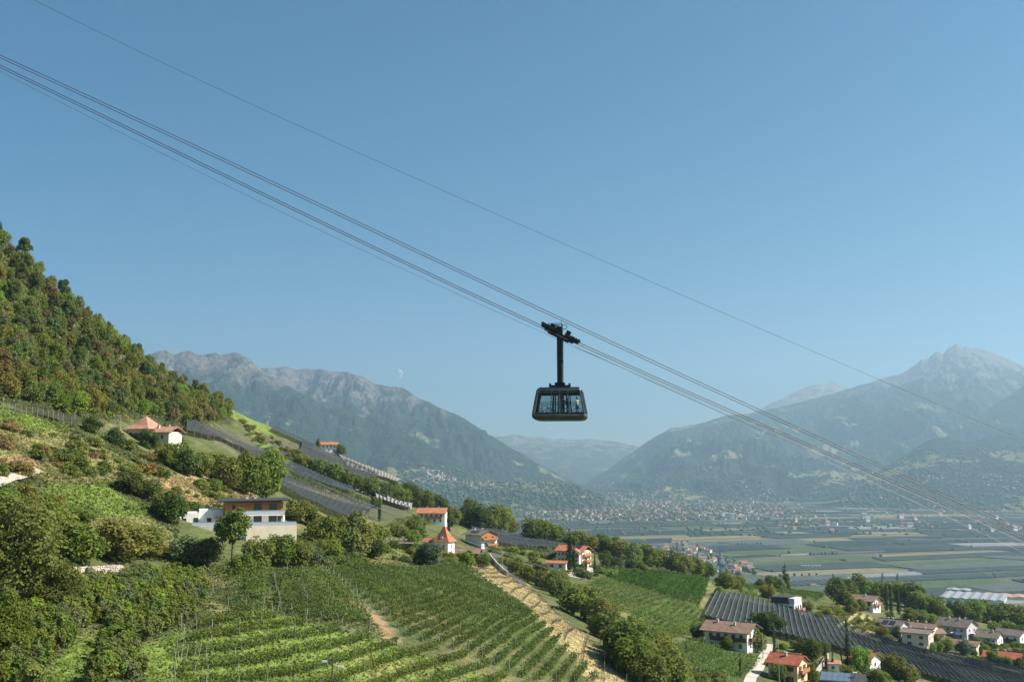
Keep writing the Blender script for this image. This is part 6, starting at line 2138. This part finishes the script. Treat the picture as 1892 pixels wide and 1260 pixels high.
M_TEAL = mat('teal_net_roof', (.035, .10, .10), .7, .15, .05)
shed('large white roofed warehouse on the valley floor at the right', 1800, 1108, 130, 130, 9, R(-30), ROOF['pale'], M_GREYW, 7)
shed('dark fronted warehouse wing left of the large white roof', 1772, 1098, 50, 40, 12, R(-30), ROOF['pale'], M_WOODD, 2)
shed('flat teal covered hall left of the large warehouse', 1722, 1112, 150, 100, 4, R(-20), M_TEAL, M_TEAL, 4)
shed('white roofed low hall in front of the teal hall', 1745, 1122, 70, 40, 6, R(-25), ROOF['pale'], M_GREYW, 3)
shed('brownish long hall right of the large warehouse', 1870, 1106, 120, 60, 7, R(-25), ROOF['pink'], M_CREAM, 4)
shed('long pale hall behind the spruce on the valley floor', 1500, 1048, 60, 30, 5, R(-5), ROOF['pale'], M_WHITE, 6)
shed('distant grey industrial hall in the middle of the plain', 1540, 977, 130, 70, 14, R(-10), ROOF['grey'], M_GREYW, 3)
shed('distant white hall at the front of the far town', 1110, 966, 130, 60, 10, R(5), ROOF['grey'], M_CREAM, 4)
shed('distant pale hall left of the front of the far town', 985, 966, 120, 50, 10, R(5), ROOF['pale'], M_CREAM, 4)
# church towers
for lb, px, py, Yp, w_, h_, rm in (('red pointed church tower top above the right grove', 1677, 1098, 900, 5, 17, 'red'), ('slim church tower in the far town', 1077, 938, None, 12, 62, 'grey'), ('second church tower in the far town', 1118, 948, None, 14, 48, 'grey')):
    if Yp:
        P = at(px, py, Yp)
        P[2] = gz(P[0], P[1])
    else:
        P = on_floor(px, py)
    root = empty('church_tower', P)
    MB().box(-w_ / 2, w_ / 2, -w_ / 2, w_ / 2, -2, h_).build('wall', M_WHITE if Yp else M_CREAM, root)
    pyramid_roof(root, w_, w_, h_, h_ * .35, .5, ROOF[rm])
    for s in (-1, 1):
        MB().box(s * w_ * .2 - w_ * .09, s * w_ * .2 + w_ * .09, -w_ / 2 - .06, -w_ / 2 + .03, h_ * .78, h_ * .92).build('belfry_opening', M_GLASSD, root)
    tag(root, lb, 'tower')
# blue crane
P = at(1331, 1075, 1250)
P[2] = gz(P[0], P[1])
root = empty('tower_crane', P)
ht = at(1331, 1016, 1250)[2] - P[2]
m = MB()
for sx in (-.8, .8):
    for sy in (-.8, .8):
        m.tube([(sx, sy, -1), (sx, sy, ht)], .22, 4)
for k in range(int(ht / 2)):
    z = k * 2
    m.tube([(-.8, -.8, z), (.8, -.8, z + 2)], .14, 4)
    m.tube([(.8, -.8, z), (.8, .8, z + 2)], .14, 4)
    m.tube([(.8, .8, z), (-.8, .8, z + 2)], .14, 4)
m.build('mast', M_BLUE, root)
j = MB()
j.tube([(0, 8, ht), (0, -30, ht + .4)], .35, 4)
j.tube([(0, 6, ht), (0, 0, ht + 5), (0, -24, ht + .6)], .12, 4)
j.build('jib', M_BLUE, root)
MB().box(-1, 1, 5.5, 8, ht - 2, ht - .4).build('counterweight', M_CONC, root)
tag(root, 'blue tower crane beside the valley village', 'crane')

# ------------------------------------------------------------------ the cable car
M_CAB = mat('dark_cabin_paint', (.012, .020, .024), .35, .15, 2, spec=.5)
M_CABF = mat('cabin_frame_grey', (.085, .10, .10), .4, .12, 2, metal=.3, spec=.5)
M_CABB = mat('cabin_belly', (.06, .065, .06), .45, .2, 2, metal=.3)
M_STEEL = mat('dark_steel', (.010, .020, .025), .6, .2, 3, spec=.25)
M_RUB = mat('roller_rubber', (.05, .05, .05), .7, .2, 5)
M_LIGHTP = mat('light_housing', (.45, .45, .42), .5, .1, 4)
gm, gnt, gp = _new('tinted_cabin_glass')
gt = gnt.nodes.new('ShaderNodeBsdfTransparent')
gt.inputs[0].default_value = (.60, .68, .68, 1)
gg = gnt.nodes.new('ShaderNodeBsdfGlossy')
gg.inputs['Roughness'].default_value = .03
gx = gnt.nodes.new('ShaderNodeMixShader')
gf = gnt.nodes.new('ShaderNodeFresnel')
gf.inputs[0].default_value = 1.4
gnt.links.new(gf.outputs[0], gx.inputs[0])
gnt.links.new(gt.outputs[0], gx.inputs[1])
gnt.links.new(gg.outputs[0], gx.inputs[2])
gnt.links.new(gx.outputs[0], gnt.nodes['Material Output'].inputs['Surface'])

YC = 100.0
PC = at(1035, 777, YC)                        # underside of the cabin, centre
CZ = 3.30                                     # height of the cabin body
CROT = R(-7)
root = empty('cable_car', PC, CROT)
DEP = 1.75                                    # half depth


def prof(z):
    """half width at height z above the underside"""
    zs = [0, .08, .22, .46, 1.2, 2.0, 2.92, 3.10, 3.25]
    ws = [2.15, 2.45, 2.64, 2.70, 2.58, 2.44, 2.26, 2.16, 1.95]
    return float(np.interp(z, zs, ws))


def shell(z0, z1, n, name, mat_, dep=DEP, taper=1.0, parent=None, cap=()):
    """band of the cabin between two heights, rounded corners in plan"""
    m = MB()
    rings = []
    for i in range(n + 1):
        z = z0 + (z1 - z0) * i / n
        w = prof(z)
        d = dep * (w / 2.70) ** .7
        c = .26
        ring = []
        for (cx, cy, a0) in ((w - c, d - c, 0), (-w + c, d - c, 90), (-w + c, -d + c, 180), (w - c, -d + c, 270)):
            for k in range(5):
                a = R(a0 + 22.5 * k)
                ring.append((cx + c * math.cos(a), cy + c * math.sin(a), z))
        rings.append(ring)
    nn = 20
    V_ = [p for r_ in rings for p in r_]
    F_ = []
    for i in range(n):
        for k in range(nn):
            F_.append((i * nn + k, i * nn + (k + 1) % nn, (i + 1) * nn + (k + 1) % nn, (i + 1) * nn + k))
    if 'bottom' in cap:
        F_.append(tuple(range(nn - 1, -1, -1)))
    if 'top' in cap:
        F_.append(tuple(n * nn + k for k in range(nn)))
    m.add(V_, F_)
    return m.build(name, mat_, parent or root, True)


shell(0, .44, 6, 'belly', M_CABB, cap=('bottom', 'top'))
shell(.443, .60, 2, 'lower_frame', M_CABF)
shell(2.94, 3.06, 2, 'upper_frame', M_CABF)
shell(3.063, 3.25, 3, 'cabin_roof', M_CAB, cap=('top', 'bottom'))


def edge_bar(pts, w, t, name, mat_, parent=None):
    m = MB()
    m.tube(pts, w, 5)
    return m.build(name, mat_, parent or root)


def face_pt(sx, z, sy, inset=0.0):
    w = prof(z)
    d = DEP * (w / 2.70) ** .7
    return (sx * (w - .20), sy * (d - inset), z)


# corner posts, mullions and panes of the long faces (front and back), then the two ends
ZB, ZT = .60, 2.94
for sy in (-1, 1):
    cuts = [-1.0, -.34, .045, .42, 1.0]
    for k, c in enumerate(cuts):
        pts = [face_pt(c, z, sy, .02) for z in (ZB, 1.5, 2.2, ZT)]
        edge_bar(pts, .10 if abs(c) == 1 else .055, 0, 'corner_post' if abs(c) == 1 else 'mullion', M_CABF if sy < 0 else M_CAB)
    for k in range(4):
        V_ = []
        for z in (ZB, 1.5, 2.2, ZT):
            V_ += [face_pt(cuts[k], z, sy, .05), face_pt(cuts[k + 1], z, sy, .05)]
        MB().add(V_, [(0, 1, 3, 2), (2, 3, 5, 4), (4, 5, 7, 6)]).build('window_pane', gm, root)
    # dark door leaves with rails
    for c in (-.26, -.02, .10, .34):
        edge_bar([face_pt(c, z, sy, .06) for z in (ZB, 1.8, ZT)], .07, 0, 'door_stile', M_CAB)
    edge_bar([face_pt(-.33, 1.75, sy, .07), face_pt(.42, 1.75, sy, .07)], .045, 0, 'grab_rail', M_CABF)
    edge_bar([face_pt(-.98, 1.72, sy, .12), face_pt(-.36, 1.72, sy, .12)], .03, 0, 'grab_rail', M_CABF)
    edge_bar([face_pt(.44, 1.72, sy, .12), face_pt(.98, 1.72, sy, .12)], .03, 0, 'grab_rail', M_CABF)
    edge_bar([face_pt(-.98, 2.72, sy, .09), face_pt(.98, 2.72, sy, .09)], .13, 0, 'header_rail', M_CAB)
    edge_bar([face_pt(-.98, .68, sy, .09), face_pt(.98, .68, sy, .09)], .09, 0, 'sill_rail', M_CAB)
for sx in (-1, 1):
    V_ = []
    for z in (ZB, 1.5, 2.2, ZT):
        w = prof(z)
        d = DEP * (w / 2.70) ** .7
        V_ += [(sx * (w - .04), -(d - .35), z), (sx * (w - .04), d - .35, z)]
    MB().add(V_, [(0, 1, 3, 2), (2, 3, 5, 4), (4, 5, 7, 6)]).build('window_pane', gm, root)
    for y in (-1, 1):
        edge_bar([(sx * (prof(z) - .1), y * (DEP * (prof(z) / 2.70) ** .7 - .32), z) for z in (ZB, 1.8, ZT)], .13, 0, 'corner_post', M_CAB)
    edge_bar([(sx * (prof(1.7) - .08), -1.3, 1.7), (sx * (prof(1.7) - .08), 1.3, 1.7)], .03, 0, 'grab_rail', M_CABF)
MB().box(-2.3, 2.3, -1.4, 1.4, .47, .56).build('floor', M_RUB, root)
# suspension
hb2 = MB()
hb2.box(-1.05, 1.05, -.55, .55, 3.33, 3.52)
hb2.box(-1.05, -.9, -.6, .6, 3.26, 3.70)
hb2.box(.9, 1.05, -.6, .6, 3.26, 3.70)
hb2.box(-.5, .5, -.4, .4, 3.26, 3.80)
hb2.build('roof_crossbeam', M_STEEL, root)
ATT = at(1035, 622, YC) - PC
HT = ATT[2]
hm_ = MB()
hm_.hexa([(-.26, -.3, 3.7), (.22, -.3, 3.7), (.22, .3, 3.7), (-.26, .3, 3.7), (-.27, -.3, HT + .2), (.25, -.3, HT + .2), (.25, .3, HT + .2), (-.27, .3, HT + .2)])
hm_.build('hanger_arm', M_STEEL, root)
lad = MB()
lad.tube([(.31, -.34, 3.7), (.33, -.34, HT)], .035, 5)
lad.tube([(.31, .1, 3.7), (.33, .1, HT)], .035, 5)
k = 3.9
while k < HT - .2:
    lad.tube([(.31, -.34, k), (.31, .1, k)], .018, 4)
    k += .35
lad.build('ladder', M_STEEL, root)
MB().box(.22, .36, -.4, .2, 5.85, 6.0).build('ladder_clamp', M_STEEL, root)
# carriage lying along the rope
rope_sl = math.atan2(37.0, 72.0)
car = MB()


def along(s, up, y=0):
    return (s * math.cos(rope_sl) + up * math.sin(rope_sl), y, HT + .25 - s * math.sin(rope_sl) + up * math.cos(rope_sl))


def slab(s0, s1, u0, u1, y0, y1):
    return [along(s0, u0, y0), along(s1, u0, y0), along(s1, u0, y1), along(s0, u0, y1), along(s0, u1, y0), along(s1, u1, y0), along(s1, u1, y1), along(s0, u1, y1)]


for (s0, s1, u0, u1) in ((-1.15, 1.15, -.42, .05), (-1.6, -.35, -.30, .10), (.35, 1.6, -.30, .10), (-2.05, -1.25, -.12, .12), (1.25, 2.1, -.12, .12)):
    car.hexa(slab(s0, s1, u0, u1, -.32, .32))
car.build('carriage_beam', M_STEEL, root)
for i, s in enumerate((-2.0, -1.75, -1.45, -1.2, -.9, -.65, .65, .9, 1.2, 1.45, 1.75, 2.05)):
    w = MB()
    p = along(s, .22)
    w.tube([(p[0], -.3, p[2]), (p[0], .3, p[2])], .17, 10)
    w.build('roller', M_RUB, root)
for s, u in ((-1.0, .35), (-.45, .45), (.75, .42)):
    MB().hexa(slab(s - .22, s + .22, u - .1, u + .28, -.25, .25)).build('equipment_box', M_LIGHTP if s < -.4 and s > -.6 else M_STEEL, root)
MB().box(-.30, .30, -.36, .36, HT + .1, HT + 1.0).build('hanger_head', M_STEEL, root)
rl = MB()
for x in (-1.15, -.4, .25):
    rl.tube([(x, -.5, HT + .6 if x > -.5 else HT + .75), (x, -.5, HT + 1.28)], .03, 4)
    rl.tube([(x, .5, HT + .6), (x, .5, HT + 1.28)], .03, 4)
rl.tube([(-1.15, -.5, HT + 1.28), (.3, -.5, HT + 1.28)], .035, 4)
rl.tube([(-1.15, .5, HT + 1.28), (.3, .5, HT + 1.28)], .035, 4)
rl.build('service_railing', M_STEEL, root)
hoop = MB()
hoop.tube([(.50 + .25 * math.cos(a), -.4, HT + .93 + .25 * math.sin(a)) for a in np.linspace(-2.6, 2.8, 22)], .035, 5)
hoop.build('hoop', M_STEEL, root)
MB().tube([(.22, 0, HT + 1.2), (.22, 0, HT + 1.85)], .015, 4).build('antenna', M_STEEL, root)
tag(root, 'dark glazed cable car cabin hanging on its long arm in the sky', 'cable car')

# passengers and their bicycles
CAR_M = Matrix.Translation(Vector([float(c) for c in PC])) @ Matrix.Rotation(CROT, 4, 'Z')


def in_car(x, y, z=.56):
    return CAR_M @ Vector((x, y, z))


def person(label, x, y, rz, shirt, trousers, h=1.72, arm=.25):
    skin = mat('skin', (.45, .28, .20), .6) if 'skin' not in MATS else MATS['skin']
    J = {'pelvis': (0, 0, .95), 'belly': (0, 0, 1.12), 'chest': (0, 0, 1.32), 'neck': (0, 0, 1.48), 'chin': (0, -.02, 1.56), 'head': (0, -.015, 1.64), 'crown': (0, 0, 1.74)}
    for s, n in ((-1, 'l'), (1, 'r')):
        J.update({'hip' + n: (s * .10, 0, .90), 'knee' + n: (s * .11, -.03, .50), 'ankle' + n: (s * .11, .02, .09), 'toe' + n: (s * .13, -.16, .04),
                  'sh' + n: (s * .19, 0, 1.41), 'el' + n: (s * .26, .02, 1.14), 'wr' + n: (s * .24, -arm, 1.02), 'ha' + n: (s * .22, -arm - .12, 1.0)})
        for k in range(4):
            J['f%d' % k + n] = (s * (.19 + .02 * k), -arm - .2 + abs(k - 1.5) * .01, .985)
        J['th' + n] = (s * .17, -arm - .12, 1.0)
    E = [('pelvis', 'belly'), ('belly', 'chest'), ('chest', 'neck'), ('neck', 'chin'), ('chin', 'head'), ('head', 'crown')]
    for n in 'lr':
        E += [('pelvis', 'hip' + n), ('hip' + n, 'knee' + n), ('knee' + n, 'ankle' + n), ('ankle' + n, 'toe' + n), ('chest', 'sh' + n), ('sh' + n, 'el' + n), ('el' + n, 'wr' + n), ('wr' + n, 'ha' + n), ('ha' + n, 'th' + n)]
        E += [('ha' + n, 'f%d' % k + n) for k in range(4)]
    rad = {'pelvis': .135, 'belly': .125, 'chest': .14, 'neck': .055, 'chin': .075, 'head': .09, 'crown': .06}
    names = list(J)
    def rr(n):
        for p, v in (('hip', .085), ('knee', .06), ('ankle', .04), ('toe', .035), ('sh', .06), ('el', .042), ('wr', .028), ('ha', .032), ('f', .009), ('th', .01)):
            if n.startswith(p):
                return v
        return .05
    me = bpy.data.meshes.new('person')
    me.from_pydata([J[n] for n in names], [(names.index(a), names.index(b)) for a, b in E], [])
    o = obj('person', me)
    md = o.modifiers.new('skin', 'SKIN')
    for i, n in enumerate(names):
        v = me.skin_vertices[0].data[i]
        q = rad.get(n, rr(n))
        v.radius = (q * (1.25 if n in ('pelvis', 'belly', 'chest') else 1), q)
        v.use_root = n == 'pelvis'
    sb = o.modifiers.new('sub', 'SUBSURF')
    sb.levels = sb.render_levels = 1
    bpy.context.view_layer.update()
    dg = bpy.context.evaluated_depsgraph_get()
    me2 = bpy.data.meshes.new_from_object(o.evaluated_get(dg))
    o.modifiers.clear()
    o.data = me2
    me2.materials.clear()
    for m_ in (skin, mat('shirt_' + label[:12], shirt, .9), mat('trousers_' + label[:12], trousers, .9)):
        me2.materials.append(m_)
    for p in me2.polygons:
        z, yy = p.center.z, p.center.y
        p.use_smooth = True
        p.material_index = 0 if z > 1.47 else (2 if z < .96 and yy > -.18 and abs(p.center.x) < .2 else (0 if (abs(p.center.x) > .17 and z < 1.1) else 1))
    o.location = in_car(x, y)
    o.rotation_euler = (0, 0, rz)
    o.scale = (h / 1.76,) * 3
    hair = MB()
    for zz, q in ((1.62, .085), (1.68, .098), (1.74, .088), (1.785, .04)):
        pass
    hair.tube([(0, .035, 1.60), (0, .03, 1.66), (0, .012, 1.74), (0, .01, 1.80)], [.075, .095, .085, .03], 9)
    hair.build('hair', mat('dark_hair', (.03, .022, .017), .8) if 'dark_hair' not in MATS else MATS['dark_hair'], o, True)
    for s in (-1, 1):
        MB().box(s * .032 - .012, s * .032 + .012, -.105, -.088, 1.635, 1.648).build('eye', M_GLASSD, o)
    return tag(o, label, 'person')


person('person in a white shirt standing at the right cabin window', 1.75, -.75, R(40), (.75, .70, .64), (.05, .06, .09))
person('person in dark clothes standing in the middle of the cabin', .35, -.55, R(-20), (.03, .035, .04), (.03, .03, .035), 1.75)
person('person in dark clothes standing behind the cabin door', .75, .35, R(15), (.04, .045, .05), (.03, .03, .04), 1.68)


def bicycle(label, x, y, rz, frame):
    o = in_car(x, y)
    root = empty('bicycle', o, CROT + rz)
    fm = mat('bike_frame_' + label[:14], frame, .4)
    for wx in (-.52, .52):
        m = MB()
        m.tube([(wx + .33 * math.cos(a), 0, .35 + .33 * math.sin(a)) for a in np.linspace(0, 6.2832, 25)], .028, 5, cap=False)
        w = m.build('wheel', M_RUB, root)
        sp = MB()
        for k in range(8):
            a = k * math.pi / 4
            sp.tube([(wx, 0, .35), (wx + .31 * math.cos(a), 0, .35 + .31 * math.sin(a))], .006, 3, cap=False)
        sp.build('spokes', M_METAL, w)
    m = MB()
    for a, b in (((-.52, 0, .35), (-.08, 0, .33)), ((-.52, 0, .35), (-.2, 0, .78)), ((-.08, 0, .33), (-.22, 0, .88)), ((-.08, 0, .33), (.36, 0, .78)), ((-.2, 0, .8), (.34, 0, .86)), ((.32, 0, .95), (.52, 0, .35))):
        m.tube([a, b], .026, 5)
    m.build('frame', fm, root)
    h = MB()
    h.tube([(.3, -.3, 1.06), (.34, -.1, 1.02), (.33, 0, .95), (.34, .1, 1.02), (.3, .3, 1.06)], .018, 5)
    h.build('handlebar', M_STEEL, root)
    s = MB()
    s.hexa([(-.36, -.08, .9), (-.1, -.03, .9), (-.1, .03, .9), (-.36, .08, .9), (-.36, -.07, .95), (-.1, -.02, .94), (-.1, .02, .94), (-.36, .07, .95)])
    s.build('saddle', M_RUB, root)
    return tag(root, label, 'bicycle')


bicycle('bicycle leaning in the left part of the cabin', -1.55, -.7, R(4), (.03, .03, .035))
bicycle('bicycle standing beside the cabin door at the left', -.45, -.35, R(-6), (.04, .04, .05))
bicycle('bicycle held by the person in the white shirt', 1.35, -1.05, R(8), (.03, .03, .03))

# ------------------------------------------------------------------ the ropes
M_ROPE = mat('steel_rope', (.085, .083, .08), .5, .15, 1, metal=.7, spec=.5)


def rope(label, pts, rad, dz=(0,)):
    P = [at(a, b, y) for a, b, y in pts]
    # carry the line on past the frame at both ends
    P = [P[0] + (P[0] - P[1]) / np.linalg.norm(P[0] - P[1]) * 260] + P + [P[-1] + (P[-1] - P[-2]) / np.linalg.norm(P[-1] - P[-2]) * 260]
    P = np.array(P)
    t = np.concatenate([[0], np.cumsum(np.linalg.norm(np.diff(P, axis=0), axis=1))])
    n = 90
    tt = np.linspace(0, t[-1], n)
    Q = np.stack([np.interp(tt, t, P[:, i]) for i in range(3)], 1)
    for _ in range(10):
        Q[1:-1] = (Q[:-2] + 2 * Q[1:-1] + Q[2:]) / 4
    o = MB().tube([tuple(q) for q in Q], rad, 6, cap=False).build('rope', M_ROPE, None, True)
    return tag(o, label, 'rope')


A1 = [(-60, 90, 100), (0, 118, 100), (300, 267, 100), (600, 413, 100), (800, 509, 100), (1000, 605, 100), (1070, 639, 100), (1300, 737, 100), (1500, 822, 100), (1700, 908, 100), (1892, 990, 100), (1950, 1015, 100)]
off = lambda L_, dy, dY: [(a, b + dy, y + dY) for a, b, y in L_]
rope('upper one of the two thick track ropes carrying the cabin', off(A1, 0, .6), .038)
rope('lower one of the two thick track ropes carrying the cabin', off(A1, 4.5, -.4), .038)
A2 = [(-60, 74, 108), (0, 101, 108), (300, 240, 108), (600, 380, 108), (800, 476, 108), (1000, 571, 108), (1040, 590, 108), (1300, 711, 108), (1500, 800, 108), (1700, 893, 108), (1892, 977, 108), (1950, 1003, 108)]
rope('upper one of the parallel track ropes passing above the cabin', off(A2, 0, .6), .038)
rope('lower one of the parallel track ropes passing above the cabin', off(A2, 5, -.4), .038)
A3 = [(-60, 101, 101), (0, 131, 101), (300, 288, 101), (600, 433, 101), (800, 525, 101), (1005, 616, 101)]
rope('thin haul rope running under the track ropes left of the cabin', A3, .016)
A4 = [(1062, 640, 101), (1200, 703, 101), (1400, 793, 101), (1600, 886, 101), (1800, 978, 101), (1892, 1021, 101), (1950, 1048, 101)]
A5 = [(1062, 640, 101.5), (1200, 700, 102), (1400, 787, 102), (1600, 874, 102), (1800, 960, 102), (1892, 1002, 102), (1950, 1028, 102)]
for L_, lb in ((A4, 'lower'), (A5, 'upper')):
    P = [at(*p) for p in L_]
    P.append(P[-1] + (P[-1] - P[-2]) / np.linalg.norm(P[-1] - P[-2]) * 260)
    o = MB().tube([tuple(p) for p in P], .017, 5, cap=False).build('rope', M_ROPE)
    tag(o, '%s thin haul rope right of the cabin under the track ropes' % lb, 'rope')
A6 = [(-40, -48, 95), (50, 0, 95), (300, 122, 95), (600, 255, 95), (800, 346, 95), (1000, 434, 95), (1200, 519, 95), (1400, 607, 95), (1600, 692, 95), (1800, 776, 95), (1892, 814, 95), (1960, 842, 95)]
rope('single thin rope high above the cabin across the sky', A6, .017)

# ------------------------------------------------------------------ the air
hb = MB()
hb.box(-16000, 16000, -6000, 22500, -60, 2450)
hm = bpy.data.materials.new('haze_air')
hm.use_nodes = True
hn = hm.node_tree
hn.nodes.remove(hn.nodes['Principled BSDF'])
pv = hn.nodes.new('ShaderNodeVolumePrincipled')
pv.inputs['Color'].default_value = (.54, .82, 1, 1)
pv.inputs['Density'].default_value = 7.1e-5
pv.inputs['Anisotropy'].default_value = .3
hn.links.new(pv.outputs[0], hn.nodes['Material Output'].inputs['Volume'])
tag(hb.build('haze', hm), kind='stuff')

# a small puff of cloud beyond the mountains and a tiny one above the valley gap
cm, cnt, cp = _new('cloud_white')
cp.inputs['Base Color'].default_value = (.92, .92, .92, 1)
cp.inputs['Roughness'].default_value = 1
cp.inputs['Specular IOR Level'].default_value = 0
ctc = cnt.nodes.new('ShaderNodeTexCoord')
cno = cnt.nodes.new('ShaderNodeTexNoise')
cno.inputs['Scale'].default_value = 2.6
cno.inputs['Detail'].default_value = 6
cnt.links.new(ctc.outputs['Object'], cno.inputs['Vector'])
cmr = cnt.nodes.new('ShaderNodeMapRange')
cmr.inputs['From Min'].default_value = .38
cmr.inputs['From Max'].default_value = .62
cmr.inputs['To Min'].default_value = .92
cmr.inputs['To Max'].default_value = .62
cnt.links.new(cno.outputs['Fac'], cmr.inputs['Value'])
ctr = cnt.nodes.new('ShaderNodeBsdfTransparent')
cmx = cnt.nodes.new('ShaderNodeMixShader')
cnt.links.new(cmr.outputs[0], cmx.inputs[0])
cnt.links.new(cp.outputs[0], cmx.inputs[1])
cnt.links.new(ctr.outputs[0], cmx.inputs[2])
cnt.links.new(cmx.outputs[0], cnt.nodes['Material Output'].inputs['Surface'])
for lb, px, py, sx, sz, sd in (('small white cloud puff above the left mountains', 739, 691, 85, 125, 3), ('tiny white cloud spot above the valley gap', 1015, 792, 50, 50, 8)):
    m = MB()
    cr = random.Random(sd)
    for b_ in range(9):
        ox_, oy_, oz_ = cr.uniform(-.55, .55), cr.uniform(-.5, .5), cr.uniform(-.6, .6)
        rb = cr.uniform(.3, .55)
        n, k_ = 12, 8
        V_, F_ = [], []
        for i in range(k_ + 1):
            th = math.pi * i / k_
            for j in range(n):
                q = rb * (1 + .3 * (float(vnoise(j * .9 + b_ * 7, i * .8, 5)) - .5))
                V_.append((ox_ + q * math.sin(th) * math.cos(6.2832 * j / n), oy_ + q * math.sin(th) * math.sin(6.2832 * j / n), oz_ + q * math.cos(th)))
        for i in range(k_):
            for j in range(n):
                F_.append((i * n + j, (i + 1) * n + j, (i + 1) * n + (j + 1) % n, i * n + (j + 1) % n))
        m.add(V_, F_)
    o = m.build('cloud', cm, None, True)
    o.location = at(px, py, 23500)
    o.scale = (sx, sx, sz)
    tag(o, lb, 'cloud')
